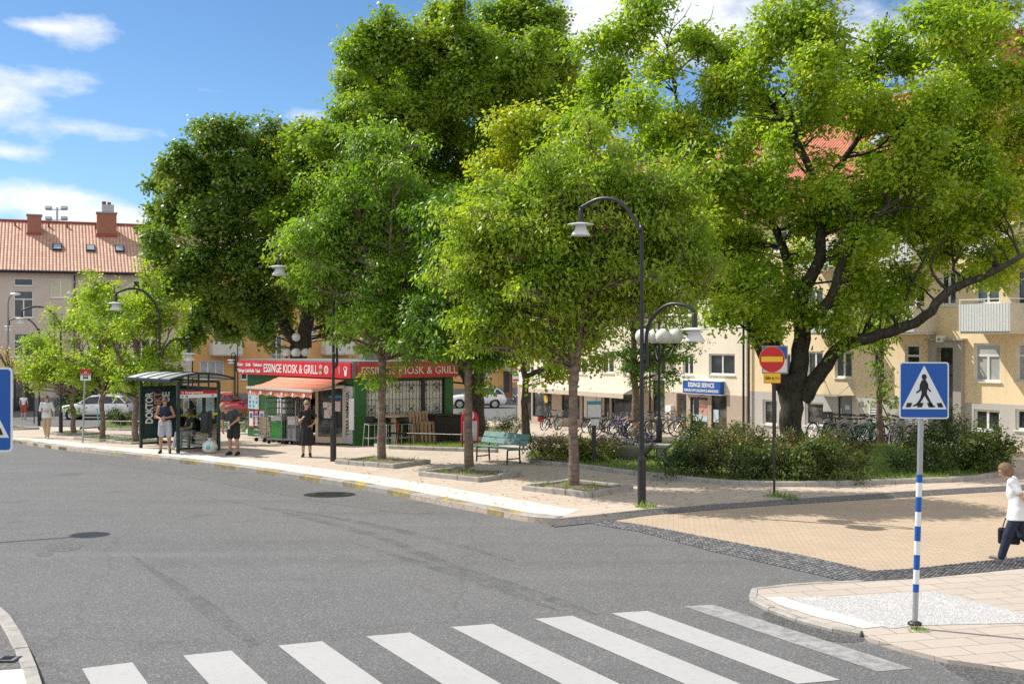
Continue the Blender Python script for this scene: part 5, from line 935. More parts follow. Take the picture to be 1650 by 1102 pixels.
for k in range(4): s_ = FL.s_at((74, 104, 150, 20)[k]) * 1.06; mb = MB(); mb.box((s_, lerp(geo3[0], geo3[1], .9), lerp(geo3[2], geo3[3], .9) + .1), (.14, .14, .5), M['redmetal']); mb.build('roof_vent', ro3)
downpipe(taupe, FL.s_at(120), -1.4, 8.8)
# --- ochre house behind the kiosk
FO = Fac(310, 92.0, 4450); ochre = thing('apartment_building', 'ochre yellow apartment house with grey plinth behind the kiosk', 'building', (FO.o.x, FO.o.y, 0), FO.rz)
s0, s1 = .05, FO.s_at(866); rects = []; wl = []
for q, st, pm in (((322, 581, 361, 611), 'three', 'pane_blind'), ((388, 585, 399, 612), 'one', 'pane'), ((436, 541, 455, 581), 'two', 'pane'), ((487, 520, 508, 550), 'two', 'pane_blind'), ((536, 527, 558, 550), 'two', 'pane_blind'), ((595, 519, 612, 549), 'two', 'pane'), ((620, 520, 641, 549), 'two', 'pane'), ((345, 520, 372, 552), 'two', 'pane'), ((777, 580, 791, 608), 'one', 'pane_blind'), ((690, 521, 712, 549), 'two', 'pane'), ((740, 521, 760, 549), 'two', 'pane'), ((680, 582, 702, 609), 'two', 'pane'), ((640, 582, 662, 609), 'two', 'pane'), ((812, 571, 828, 594), 'two', 'pane')): rects.append(addw(wl, FO.rect(*q), st, pm=pm))
for x in range(330, 820, 44): sx = FO.s_at(x); rects.append(addw(wl, [sx - .75, sx + .75, 7.0, 8.35], 'two'))
dr = FO.rect(811, 598, 826, 641)
block(ochre, s0, s1, -1.7, 9.6, 11, rects + [dr], M['ochre'], FO.z(600, 629), M['darkplinth'])
for r, a, k in wl: window(ochre, r, *a, **k)
mb = MB(); a, b, c, d = dr; mb.b2((a, .1, c), (b, .16, d), M['brownwood']); o = mb.build('entrance_door', ochre); mb = MB(); mb.b2((a + .14, .085, c + .5), (b - .3, .099, d - .2), M['pane']); mb.build('pane', o)
for q in ((338, 551, 384, 570), (518, 549, 562, 569), (810, 578, 832, 595)): r = FO.rect(*q); balcony(ochre, r, 1.3, 1, rail=False, solid='offwhite', side='offwhite')
r = FO.rect(436, 571, 456, 582); mb = MB()
for i in range(9): mb.bar((lerp(r[0], r[1], i / 8), -.1, r[2]), (lerp(r[0], r[1], i / 8), -.1, r[3]), .025, .025, M['white'])
mb.bar((r[0], -.1, r[3]), (r[1], -.1, r[3]), .04, .04, M['white']); mb.build('window_railing', ochre)
ro4, geo4 = gable_roof(ochre, s0, s1, 11, 9.6, 4.2, M['tile_orange'], .5); chimney(ro4, FO.s_at(262) + 1.2, geo4[1], geo4[3] - .5, 1.3, 1.0, 1.9, 'redmetal'); chimney(ro4, FO.s_at(560), geo4[1], geo4[3] - .5, 1.3, 1.0, 1.5, 'brick')
downpipe(ochre, FO.s_at(378), -1.2, 9.5); downpipe(ochre, FO.s_at(586), -1.2, 9.5)
# floodlight mast standing beyond the beige house
c = at(92, 0, 105.0); c.z = -1.6; fm = thing('floodlight_mast', 'tall mast with four floodlights rising behind the beige house roof', 'floodlight mast', c); k = 105 / F; zt = H + (CY - 338) * k + 1.6
mb = MB(); mb.tube([(0, 0, 0), (0, 0, zt + .2)], [.16, .09], M['galv'], 8); mb.build('mast', fm)
mb = MB(); mb.bar((-.8, 0, zt), (.8, 0, zt), .07, .07, M['galv']); mb.bar((-.8, 0, zt - .95), (.8, 0, zt - .95), .07, .07, M['galv']); mb.build('crossbar', fm)
for x in (-.72, .72):
    for z in (zt + .12, zt - .82): mb = MB(); mb.box((x, -.15, z), (.52, .34, .26), M['galv'], mat=Matrix.Rotation(R(-25), 4, 'X')); mb.build('floodlight', fm)
# city beyond: low wooded skyline so that the gaps between houses do not show an empty plain
# ---------------------------------------------------------------- kiosk
kc = gp(573, 718, .12); D_l = 44.6; kl = at(399, 0, kc.y + 5.5); kr = at(727, 0, kc.y + 2.1)
kiosk = thing('kiosk', 'green clad kiosk with red ESSINGE KIOSK & GRILL fascia and orange awning', 'kiosk', (kc.x, kc.y, kc.z))
Lv = Vector((kl.x - kc.x, kl.y - kc.y, 0)); Rv = Vector((kr.x - kc.x, kr.y - kc.y, 0)); LL, RL = Lv.length, Rv.length; lu, ru = Lv.normalized(), Rv.normalized()
kz = lambda py, D=None: H + (CY - py) / F * (D or kc.y) - kc.z
zw, zs0, zs1 = kz(609.5), kz(609.5), kz(584.5)
FLm = frame(Lv, -lu); FRm = frame((0, 0, 0), ru)          # wall frames: x to the right as seen, y inward
class KF:                                                # pixel -> (along, height) on a kiosk wall
    def __init__(s, o, u): s.o = o; s.u = u
    def s(s, px): k = (px - CX) / F; return (k * s.o.y - s.o.x) / (s.u.x - k * s.u.y)
    def z(s, px, py): t = s.s(px); return H + (CY - py) / F * (s.o.y + s.u.y * t) - kc.z
    def r(s, x0, y0, x1, y1): xm = (x0 + x1) / 2; return [s.s(x0), s.s(x1), s.z(xm, y1), s.z(xm, y0)]
KL = KF(kc + Lv, -lu); KR = KF(kc.copy(), ru)
# left (entrance) wall
op = KL.r(466, 628, 541, 706); op[2] = .02; fr = KL.r(545, 620, 571, 712); fr[2] = .02
mb = MB(); wall_with_holes(mb, 0, LL, -.1, zw, [op, fr], M['green_clad'], .5); mb.build('entrance_wall', kiosk, FLm)
mb = MB(); a, b, c, d = op; mb.b2((a, 1.2, c), (b, 1.25, d), M['black']); mb.b2((a, .0, c - .05), (b, 1.2, c), M['concrete']); mb.b2((a - .4, .5, c), (a - .35, 1.2, d), M['black']); mb.b2((b + .3, .5, c), (b + .35, 1.2, d), M['black'])
for k in range(3): mb.b2((a, .8, .5 + k * .5), (b - .9, 1.15, .53 + k * .5), M['steelgrey'])
mb.build('shop_interior', kiosk, FLm)
rr = random.Random(8); mb = MB()
for k in range(3):
    for i in range(12): mb.box((a + .1 + i * .14, .95, .62 + k * .5), (.10, .2, rr.uniform(.12, .3)), rr.choice([M['redplastic'], M['signyellow'], M['brightgreen'], M['posterblue'], M['paper'], M['salmon']]))
sc = mb.build('shelf_goods', kiosk, FLm); sc['kind'] = 'stuff'
# right wall: column, barred window, lower cladding
wn = KR.r(586, 611, 716, 675); mb = MB(); wall_with_holes(mb, 0, RL, -.1, zw, [wn], M['green_clad'], .12); mb.build('grill_wall', kiosk, FRm)
bk = Lv + Rv; mb = MB(); mb.quad((Rv.x, Rv.y, -.1), (bk.x, bk.y, -.1), (bk.x, bk.y, zw), (Rv.x, Rv.y, zw), M['green_clad']); mb.quad((Lv.x, Lv.y, -.1), (bk.x, bk.y, -.1), (bk.x, bk.y, zw), (Lv.x, Lv.y, zw), M['green_clad']); mb.build('back_wall', kiosk)
mb = MB(); mb.b2((-.10, -.14, -.08), (.36, -.002, zw - .01), M['green']); mb.build('corner_post', kiosk, FRm); mb = MB(); mb.b2((RL - .30, -.08, -.08), (RL + .04, -.002, zw - .01), M['green']); mb.build('corner_post', kiosk, FRm)
a, b, c, d = wn; o = window(kiosk, wn, 'one', 'gutter', 'curtain', .10, False, .06); o.matrix_local = FRm
mb = MB(); mx = KR.s(682); mb.b2((mx - .06, -.03, c), (mx + .06, .06, d), M['black']); mb.b2((a, -.10, c - .16), (b, -.003, c - .003), M['black']); mb.build('window_post', o)
mb = MB()
for x in np.linspace(a + .05, b - .05, 24): mb.bar((x, .03, c), (x, .03, d), .014, .014, M['black'])
for f in (.16, .5, .84): mb.bar((a, .02, lerp(c, d, f)), (b, .02, lerp(c, d, f)), .012, .014, M['black'], up=(0, 1, 0))
for x in np.linspace(a + .32, b - .30, 6):
    for f in (.26, .78):
        z = lerp(c, d, f)
        for sx in (-1, 1):
            for sz in (-1, 1): mb.tube([(x + sx * .02, .025, z), (x + sx * .07, .02, z + sz * .05), (x + sx * .12, .02, z + sz * .11), (x + sx * .08, .02, z + sz * .16), (x + sx * .05, .02, z + sz * .12)], .010, M['black'], 5)
        mb.ball((x, .02, z), .03, M['black'], 8, 5)
mb.build('window_grille', o)
# fascia boards
ov = .22; th = .12
mb = MB(); mb.b2((-.35, -ov, zs0), (LL + .0, -ov + th, zs1), M['kiosk_red']); f1 = mb.build('fascia_sign', kiosk, FLm)
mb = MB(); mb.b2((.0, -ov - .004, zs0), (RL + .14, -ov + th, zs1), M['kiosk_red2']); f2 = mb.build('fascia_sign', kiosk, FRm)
h = zs1 - zs0
def lt(fs, kf, body, m, x0, x1, zf, hf, sxk, y=-ov - .012, bold=0):
    a, b = kf.s(x0), kf.s(x1); return text(fs, 'lettering', body, m, wall_txt(a, y, zs0 + h * zf), h * hf, bold=bold, fit=b - a)
lt(f1, KL, 'ESSINGE KIOSK & GRILL', M['letter'], 433, 520, .22, .82, 1, bold=.008)
for i, (tx, x0, x1) in enumerate((('SL-kort', 391, 400), ('Godis', 404, 412), ('Telefonkort', 416, 431))): lt(f1, KL, tx, M['letter'], x0, x1, .60, .32, 1, bold=.006)
for i, (tx, x0, x1) in enumerate((('Tidningar', 391, 403), ('Läsk/Kaffe', 404, 418), ('Tobak', 420, 428))): lt(f1, KL, tx, M['letter'], x0, x1, .16, .32, 1, bold=.006)
lt(f2, KR, 'ESSINGE KIOSK & GRILL', M['letter2'], 577, 731, .24, .70, 1, -ov - .016, .004)
# food pictures on the red fascia: burger, plate, drink, hot dog, ice cup
def pic(px, parts):
    x = KL.s(px); mb = MB()
    for k, (dx, dz, rx, rz_, mm) in enumerate(parts): mb.lathe([(0, 0), (1, 0)], M[mm], 16, (x + dx * h, -ov - .006 - .003 * k, zs0 + h * (.5 + dz)), mat=Matrix.Rotation(R(90), 4, 'X') @ Matrix.Diagonal((rx * h, rz_ * h, 1, 1)))
    mb.build('food_picture', f1)
pic(525, [(0, .18, .20, .16, 'tan'), (0, 0, .21, .07, 'brightgreen'), (0, -.06, .2, .07, 'brownwood'), (0, -.2, .19, .12, 'tan')]); pic(534, [(0, 0, .25, .28, 'paper'), (0, 0, .16, .18, 'salmon')]); pic(545, [(0, -.1, .16, .22, 'gold'), (.03, .2, .10, .12, 'brownwood')]); pic(555, [(0, 0, .10, .30, 'wood'), (.03, .02, .05, .28, 'salmon')]); pic(565, [(0, .1, .22, .16, 'paper'), (.02, -.18, .15, .2, 'paper'), (-.03, .12, .12, .09, 'brownwood')])
# flat roof
mb = MB(); q = lambda s, t: (Lv * s + Rv * t); e = .16 / LL; pts = [q(-e * .5, -.04), q(-e * .5, 1.06), q(1.04, 1.06), q(1.04, -.04)]; mb.prism([(p.x, p.y) for p in pts], zw, zs1 + .05, M['roofgrey']); mb.build('roof', kiosk)
mb = MB(); p = q(.30, .55); mb.box((p.x, p.y, zs1 + .25), (.9, .6, .4), M['steelgrey'], rz=.5); mb.box((p.x + .9, p.y + .3, zs1 + .15), (1.0, .5, .18), M['tan'], rz=.3, mat=Matrix.Rotation(-.35, 4, 'Y')); mb.build('roof_unit', kiosk)
# awning
a0, a1 = KL.s(440), KL.s(572); zt = KL.z(500, 608); f0, f1x = KL.s(398) , KL.s(502); dep = 1.35
za = zt - .02; lo_ = Vector((-lu.y, lu.x, 0)); ka = KF(kc + Lv + lo_ * (.18 + dep), -lu); mb = MB(); x0, x1 = ka.s(399), ka.s(503); zb = za - .36; n = 14
for k in range(n):
    s_, t_ = k / n, (k + 1) / n; sag = lambda u: -.05 * math.sin(math.pi * u); y_, y2 = -.18 - dep * s_, -.18 - dep * t_
    mb.add([(x0, y_, lerp(za, zb, s_) + sag(s_)), (x1, y_, lerp(za, zb, s_) + sag(s_)), (x1, y2, lerp(za, zb, t_) + sag(t_)), (x0, y2, lerp(za, zb, t_) + sag(t_))], [(0, 1, 2, 3)], M['awning'], True)
aw = mb.build('awning', kiosk, FLm); sol = aw.modifiers.new('thick', 'SOLIDIFY'); sol.thickness = .012
mb = MB(); mb.b2((x0 - .03, -.18 - dep - .05, zb - .05), (x1 + .03, -.18 - dep + .02, zb + .04), M['offwhite']); mb.build('front_bar', aw)
mb = MB(); n = 24
for k in range(n):
    u0, u1 = lerp(x0, x1, k / n), lerp(x0, x1, (k + 1) / n); zz = lambda i: zb - .25 - .03 * math.sin(i * 1.9); mb.add([(u0, -.19 - dep, zb - .05), (u1, -.19 - dep, zb - .05), (u1, -.19 - dep + .02 * math.sin(k * 2.0 + 2), zz(k + 1)), (u0, -.19 - dep + .02 * math.sin(k * 2.0), zz(k))], [(0, 1, 2, 3)], M['awning'])
for k in range(6): mb.lathe([(0, 0), (.07, 0)], M['letter'], 12, (lerp(x0, x1, (k + .35) / 6), -.215 - dep, zb - .17), mat=Matrix.Rotation(R(90), 4, 'X'))
mb.build('valance', aw)
mb = MB(); 
for x in (x0 + .1, x1 - .1): mb.bar((x, -.12, za - .25), (x, -.18 - dep, zb - .02), .05, .05, M['offwhite'])
mb.build('support_arm', aw)
# doors: glazed tan door standing open, white advertising fridge, notices
no = Vector((ru.y, -ru.x, 0)); lo_ = Vector((-lu.y, lu.x, 0))
def kpos(px, out, rz_=0): k_ = KF(kc + no * out, ru); p = kc + no * out + ru * k_.s(px); p.z = ter(p.y) + .12; return p
def lpos(px, out): k_ = KF(kc + Lv + lo_ * out, -lu); p = kc + Lv + lo_ * out - lu * k_.s(px); p.z = ter(p.y) + .12; return p
hg = lpos(556, .05); fe = lpos(508, .62); dw = (hg - fe); dw.z = 0; DL = dw.length; dm = frame((fe.x - kc.x, fe.y - kc.y, 0), dw); zd = 2.12; dd = 0
mb = MB(); t_ = .11; x0, x1 = 0, DL
mb.b2((x0, dd, .04), (x0 + t_, dd + .06, zd), M['tan']); mb.b2((x1 - t_, dd, .04), (x1, dd + .06, zd), M['tan']); mb.b2((x0 + t_, dd, .04), (x1 - t_, dd + .06, .26), M['tan']); mb.b2((x0 + t_, dd, zd - .12), (x1 - t_, dd + .06, zd), M['tan']); door = mb.build('door', kiosk, dm, bevel=.006)
mb = MB(); mb.b2((x0 + t_, dd + .025, .26), (x1 - t_, dd + .035, zd - .12), M['pane_shop']); mb.build('pane', door)
mb = MB(); mb.tube([(x0 + .05, dd - .05, .9), (x0 + .05, dd - .05, 1.3)], .015, M['alu'], 6); mb.build('handle', door)
mb = MB()
for (fx, zz, w_, hh, mm) in ((.36, 1.40, .24, .2, 'paper'), (.48, 1.36, .2, .26, 'paperpink'), (.74, 1.36, .24, .36, 'paperpink'), (.40, 1.08, .26, .30, 'paperpink'), (.54, 1.12, .18, .2, 'paper'), (.66, 1.70, .5, .10, 'cyan')): mb.box((fx * DL, dd + .012, zz), (w_, .006, hh), M[mm], mat=Matrix.Rotation(R((zz * 50) % 5 - 2), 4, 'Y'))
mb.build('notices', door)
x0, x1 = KL.s(555), KL.s(571); mb = MB(); mb.b2((x0, -.08, .05), (x1, .45, KL.z(563, 622)), M['fridgegrey']); fridge = mb.build('advert_door', kiosk, FLm, bevel=.01)
Lz = KL.z(563, 631) - KL.z(563, 703); text(fridge, 'lettering', 'VITAMIN WELL', M['ink'], wall_txt((x0 + x1) / 2 - .09, -.088, KL.z(563, 631), R(-90)), .27, bold=.004, fit=Lz)
mb = MB(); r = KL.r(571, 642, 573, 692); mb.b2((r[0] - .05, -.2, r[2]), (r[0] + .22, -.16, r[3]), M['signwhite']); mb.build('menu_board', kiosk, FLm)
# posters on the green wall
for (q, mm, fr_) in (((401, 631, 418, 659), 'posterblue', None), ((402, 661, 410, 688), 'paper', 'redplastic'), ((411, 661, 417, 686), 'posterblue', 'redplastic'), ((419, 662, 427, 686), 'posterblue', 'salmon')):
    r = KL.r(*q); mb = MB(); mb.b2((r[0], -.03, r[2]), (r[1], -.004, r[3]), M[fr_ or 'signwhite']); e_ = .05 if fr_ else .02; mb.b2((r[0] + e_, -.036, r[2] + e_), (r[1] - e_, -.0305, r[3] - e_), M[mm])
    rr = random.Random(q[0])
    if q[0] == 401:
        for i in range(3):
            for j in range(4): mb.box((lerp(r[0], r[1], (i + .6) / 3.2), -.038, lerp(r[2], r[3], (j + .8) / 4.3)), (.10, .004, .10), M[rr.choice(['signblue', 'salmon', 'paper', 'cyan'])])
    else: mb.box(((r[0] + r[1]) / 2, -.038, lerp(r[2], r[3], .7)), ((r[1] - r[0]) * .5, .004, (r[3] - r[2]) * .3), M['signblue'])
    mb.build('wall_poster', kiosk, FLm)
r = KL.r(447, 636, 460, 684); mb = MB(); mb.b2((r[0], -.02, r[2] - .6), (r[1], -.004, r[3]), M['signwhite']); mb.build('white_panel', kiosk, FLm)
# --- things round the kiosk
def gw(px, py): return gp(px, py, .12)
KRZ = math.atan2(ru.y, ru.x); KLZ = math.atan2(-lu.y, -lu.x)
def pallet(label, c, rz, w, hgt, lean):
    o = thing('wooden_pallet', label, 'pallet', c, rz, 'wooden pallets leaning by the kiosk'); m4 = Matrix.Rotation(R(-lean), 4, 'X'); n = 6 if hgt > w * 1.5 else 4
    for i in range(n): mb = MB(); mb.box((lerp(-w / 2 + .06, w / 2 - .06, i / (n - 1)) if hgt > w * 1.2 else 0, 0, hgt / 2 if hgt > w * 1.2 else lerp(.06, hgt - .06, i / (n - 1))), (.1, .022, hgt) if hgt > w * 1.2 else (w, .022, .1), M['wood']); mb.build('board', o, m4)
    for i in range(3): mb = MB(); mb.box((0, .061, lerp(.06, hgt - .06, i / 2)) if hgt > w * 1.2 else (lerp(-w / 2 + .06, w / 2 - .06, i / 2), .061, hgt / 2), (w, .09, .1) if hgt > w * 1.2 else (.1, .09, hgt), M['wood']); mb.build('bearer', o, m4)
pallet('taller weathered pallet leaning against the barred kiosk window', kpos(678, .42), KRZ, .80, 1.22, 10); pallet('shorter pale pallet standing in front of the taller one', kpos(690, .72), KRZ + .05, .62, .84, 4)
def wheelie(label, c, rz, hgt=1.15, w=.62):
    o = thing('wheelie_bin', label, 'bin', c, rz, 'black bins at the kiosk'); mb = MB(); b_ = .8
    vs = [(sx * w / 2 * b_, sy * .30 * b_, .08) for sx, sy in ((-1, -1), (1, -1), (1, 1), (-1, 1))] + [(sx * w / 2, sy * .34, hgt - .08) for sx, sy in ((-1, -1), (1, -1), (1, 1), (-1, 1))]; mb.add(vs, [(0, 1, 5, 4), (1, 2, 6, 5), (2, 3, 7, 6), (3, 0, 4, 7), (3, 2, 1, 0), (4, 5, 6, 7)], M['plastic']); mb.build('body', o, bevel=.02)
    mb = MB(); mb.box((0, .0, hgt - .045), (w + .06, .78, .06), M['plastic']); mb.box((0, .4, hgt - .03), (w * .7, .04, .04), M['plastic']); mb.build('lid', o, bevel=.02)
    for x in (-1, 1): mb = MB(); mb.lathe([(0, -.03), (.1, -.03), (.1, .03), (0, .03)], M['tyre'], 14, (x * w * .42, .28, .1), mat=Matrix.Rotation(R(90), 4, 'Y')); mb.build('wheel', o)
wheelie('black wheelie bin next to the pallets', kpos(707, .48), KRZ, 1.12, .60); wheelie('black wheelie bin at the outer end beside the tree trunk', kpos(727, .48), KRZ, 1.10, .60)
# tall table, stools, red chair
c = kpos(634, .95); o = thing('bar_table', 'tall round table with one thick white leg at the kiosk window', 'table', c); mb = MB(); mb.lathe([(0, 0), (.55, 0), (.56, .02), (.55, .04), (0, .04)], M['wood'], 24, (0, 0, 1.03)); mb.build('table_top', o); mb = MB(); mb.lathe([(.10, 0), (.09, .3), (.09, 1.03)], M['offwhite'], 14); mb.lathe([(0, 0), (.26, 0), (.26, .03), (0, .05)], M['offwhite'], 18); mb.build('leg', o)
def stool():
    o = thing('bar_stool', 'white framed bar stool left of the tree trunk at the kiosk', 'bar stool', (0, 0, 0), 0, 'white framed bar stools'); mb = MB(); mb.box((0, 0, .80), (.40, .38, .05), M['black']); mb.box((0, .17, .93), (.40, .04, .22), M['black'], mat=Matrix.Rotation(R(-12), 4, 'X')); mb.build('seat', o, bevel=.015)
    for sx in (-1, 1):
        for sy in (-1, 1): mb = MB(); mb.tube([(sx * .24, sy * .22, 0), (sx * .19, sy * .17, .78)], .013, M['offwhite'], 6); mb.build('leg', o)
    mb = MB(); z = .3
    for a_, b_ in (((-1, -1), (1, -1)), ((1, -1), (1, 1)), ((1, 1), (-1, 1)), ((-1, 1), (-1, -1))): mb.tube([(a_[0] * .22, a_[1] * .2, z), (b_[0] * .22, b_[1] * .2, z)], .010, M['offwhite'], 6); mb.tube([(a_[0] * .19, a_[1] * .17, .77), (b_[0] * .19, b_[1] * .17, .77)], .012, M['offwhite'], 6)
    mb.build('foot_ring', o); return o
st = stool(); st.location = kpos(599, 1.0); st.rotation_euler = (0, 0, KRZ)
dup(st, kpos(624, 1.25), KRZ + .25, 'white framed bar stool right behind the tree trunk at the kiosk'); dup(st, kpos(653, 1.0), KRZ - .1, 'white framed bar stool beside the leaning pallets')
c = kpos(643, .5); o = thing('red_chair', 'small red chair under the tall kiosk table', 'chair', c, KRZ + .4); mb = MB(); mb.box((0, 0, .45), (.44, .42, .04), M['redplastic']); mb.build('seat', o, bevel=.015); mb = MB(); mb.box((0, .2, .68), (.44, .03, .36), M['redplastic'], mat=Matrix.Rotation(R(-10), 4, 'X')); mb.build('backrest', o, bevel=.012)
for sx in (-1, 1):
    for sy in (-1, 1): mb = MB(); mb.tube([(sx * .22, sy * .21, 0), (sx * .19, sy * .18, .44)], .014, M['redplastic'], 6); mb.build('leg', o)
# roll cages
def cage(w=.80, d=.66, hh=1.68):
    o = thing('roll_cage', 'grey steel roll cage nearest the green kiosk wall', 'roll cage', (0, 0, 0), 0, 'roll cages under the awning'); mb = MB(); mb.box((0, 0, .19), (w, d, .05), M['steelgrey']); mb.build('base', o)
    for sx in (-1, 1):
        mb = MB(); x = sx * w / 2; mb.tube([(x, -d / 2, .2), (x, -d / 2, hh - .06), (x, -d / 2 + .06, hh), (x, d / 2 - .06, hh), (x, d / 2, hh - .06), (x, d / 2, .2)], .022, M['steelgrey'], 6)
        for k in range(1, 6): mb.tube([(x, lerp(-d / 2, d / 2, k / 6), .2), (x, lerp(-d / 2, d / 2, k / 6), hh)], .010, M['steelgrey'], 4)
        for k in range(1, 7): mb.tube([(x, -d / 2, .2 + k * .22), (x, d / 2, .2 + k * .22)], .010, M['steelgrey'], 4)
        mb.build('side_frame', o)
    mb = MB()
    for k in range(1, 7): mb.tube([(-w / 2, d / 2, .2 + k * .22), (w / 2, d / 2, .2 + k * .22)], .011, M['steelgrey'], 4)
    for k in range(0, 8): mb.tube([(lerp(-w / 2, w / 2, k / 7), d / 2, .2), (lerp(-w / 2, w / 2, k / 7), d / 2, hh)], .010, M['steelgrey'], 4)
    mb.build('back_frame', o)
    for sx in (-1, 1):
        for sy in (-1, 1): mb = MB(); mb.lathe([(0, -.02), (.07, -.02), (.07, .02), (0, .02)], M['tyre'], 12, (sx * w * .42, sy * d * .38, .075), mat=Matrix.Rotation(R(90), 4, 'Y')); mb.bar((sx * w * .42, sy * d * .38, .09), (sx * w * .42, sy * d * .38, .18), .05, .05, M['steelgrey']); mb.build('castor', o)
    return o
cg = cage(); cg.location = lpos(452, 1.0); cg.rotation_euler = (0, 0, KLZ + .25)
dup(cg, lpos(477, .95), KLZ + .1, 'grey steel roll cage standing behind the woman in black'); dup(cg, lpos(466, .5), KLZ - .1, 'grey steel roll cage closest to the dark shop opening')
def crate(label, c, rz, d, m, grp=None):
    o = thing('crate', label, 'crate', c, rz, grp); x, y, z = d; t_ = .02; mb = MB(); mb.b2((-x / 2, -y / 2, 0), (x / 2, y / 2, t_), M[m]); mb.b2((-x / 2, -y / 2, t_), (x / 2, -y / 2 + t_, z), M[m]); mb.b2((-x / 2, y / 2 - t_, t_), (x / 2, y / 2, z), M[m]); mb.b2((-x / 2, -y / 2 + t_, t_), (-x / 2 + t_, y / 2 - t_, z), M[m]); mb.b2((x / 2 - t_, -y / 2 + t_, t_), (x / 2, y / 2 - t_, z), M[m]); mb.build('sides', o)
    mb = MB(); mb.b2((-x / 2 - .02, -y / 2 - .02, z - .06), (x / 2 + .02, y / 2 + .02, z - .03), M[m]); mb.build('rim', o); return o
cp = lpos(452, 1.0); crate('bright green plastic crate inside the leftmost roll cage', cp + Vector((0, 0, .215)), KLZ + .25, (.5, .45, .62), 'brightgreen'); crate('white crate stacked above in the roll cage', cp + Vector((.0, 0, .86)), KLZ + .25, (.5, .45, .18), 'offwhite')
cp = lpos(477, .95); crate('grey crate of goods in the roll cage behind the woman', cp + Vector((0, 0, .215)), KLZ, (.55, .42, .5), 'greymetal'); crate('small white crate on top of the grey crate', cp + Vector((0, 0, .72)), KLZ + .3, (.45, .4, .3), 'offwhite')
c = lpos(427, .5); o = thing('shopping_trolley', 'wire trolley filled with folded cardboard beside the kiosk posters', 'trolley', c, KLZ); mb = MB(); mb.box((0, 0, .22), (.75, .5, .04), M['galv']); mb.build('base', o)
mb = MB()
for k in range(5):
    z = .3 + k * .17; mb.tube([(-.38, -.26, z), (.38, -.26, z), (.40, .26, z), (-.40, .26, z), (-.38, -.26, z)], .010, M['galv'], 5)
for k in range(9): mb.tube([(lerp(-.38, .38, k / 8), -.26, .24), (lerp(-.38, .38, k / 8), -.26, .98)], .007, M['galv'], 4); mb.tube([(lerp(-.38, .38, k / 8), .26, .24), (lerp(-.38, .38, k / 8), .26, .98)], .007, M['galv'], 4)
mb.build('wire_basket', o)
for sx in (-1, 1):
    for sy in (-1, 1): mb = MB(); mb.lathe([(0, -.02), (.08, -.02), (.08, .02), (0, .02)], M['tyre'], 12, (sx * .3, sy * .2, .09), mat=Matrix.Rotation(R(90), 4, 'Y')); mb.build('castor', o)
for k in range(3): t_ = thing('cardboard_sheet', ('flattened cardboard box leaning out of the trolley', 'flattened cardboard box in the middle of the trolley', 'flattened cardboard box at the back of the trolley')[k], 'cardboard', c + Vector((.05 - .08 * k, -.02 + .1 * k, .27)), KLZ + .1 * k); mb = MB(); mb.box((0, 0, .35), (.55 - .06 * k, .035, .62), M['cardboard'], mat=Matrix.Rotation(R(-14 + 12 * k), 4, 'Y')); mb.box((.02, -.022, .3), (.3, .006, .05), M['tan'], mat=Matrix.Rotation(R(-14 + 12 * k), 4, 'Y')); mb.build('flap', t_)
# rail fence in front of the kiosk window and beside the hedge
def rail_fence(label, pts, hh, n, m='black', base=.16):
    P = [gp(x, y, base) for x, y in pts]; o = thing('rail_fence', label, 'fence', P[0]); L = [p - P[0] for p in P]; mb = MB()
    mb.tube([p + Vector((0, 0, hh)) for p in L], .028, M[m], 8); mb.build('top_rail', o); d = L[-1] - L[0]
    for i in range(n): p = L[0] + d * (i / (n - 1)); mb = MB(); mb.tube([p + Vector((0, 0, -.05)), p + Vector((0, 0, hh))], .024, M[m], 8); mb.build('post', o)
rail_fence('low black rail fence in front of the kiosk window', [(622, 717), (745, 721)], .42, 4); rail_fence('low grey rail fence along the hedge behind the bus shelter', [(168, 692), (395, 696)], .45, 9, 'greymetal')
# ice cream board
c = gw(757, 719); o = thing('advert_board', 'red rounded ice cream advertising board beside the bench', 'sign board', c, .35); mb = MB(); w_ = .62; pr = [(-w_ / 2, .1), (w_ / 2, .1)] + [(w_ / 2 * math.cos(a), .95 + w_ / 2 * math.sin(a)) for a in np.linspace(0, math.pi, 12)]
m4 = Matrix.Rotation(R(90), 4, 'X'); mb.prism(pr, -.03, .03, M['kiosk_red'], mat=m4); mb.build('board', o); mb = MB(); mb.b2((-.25, -.038, .2), (.25, -.031, .88), M['posterblue']); mb.b2((-.1, -.043, .3), (.13, -.0385, .62), M['paper']); mb.build('poster', o)
mb = MB(); mb.lathe([(.10, 0), (.15, 0)], M['letter'], 16, (0, -.035, 1.08), mat=Matrix.Rotation(R(90), 4, 'X')); mb.lathe([(.03, 0), (.06, 0)], M['letter'], 12, (0, -.035, 1.08), mat=Matrix.Rotation(R(90), 4, 'X')); mb.build('emblem', o)
mb = MB(); mb.bar((-.3, -.2, .05), (-.3, .2, .05), .06, .08, M['black']); mb.bar((.3, -.2, .05), (.3, .2, .05), .06, .08, M['black']); mb.build('feet', o)
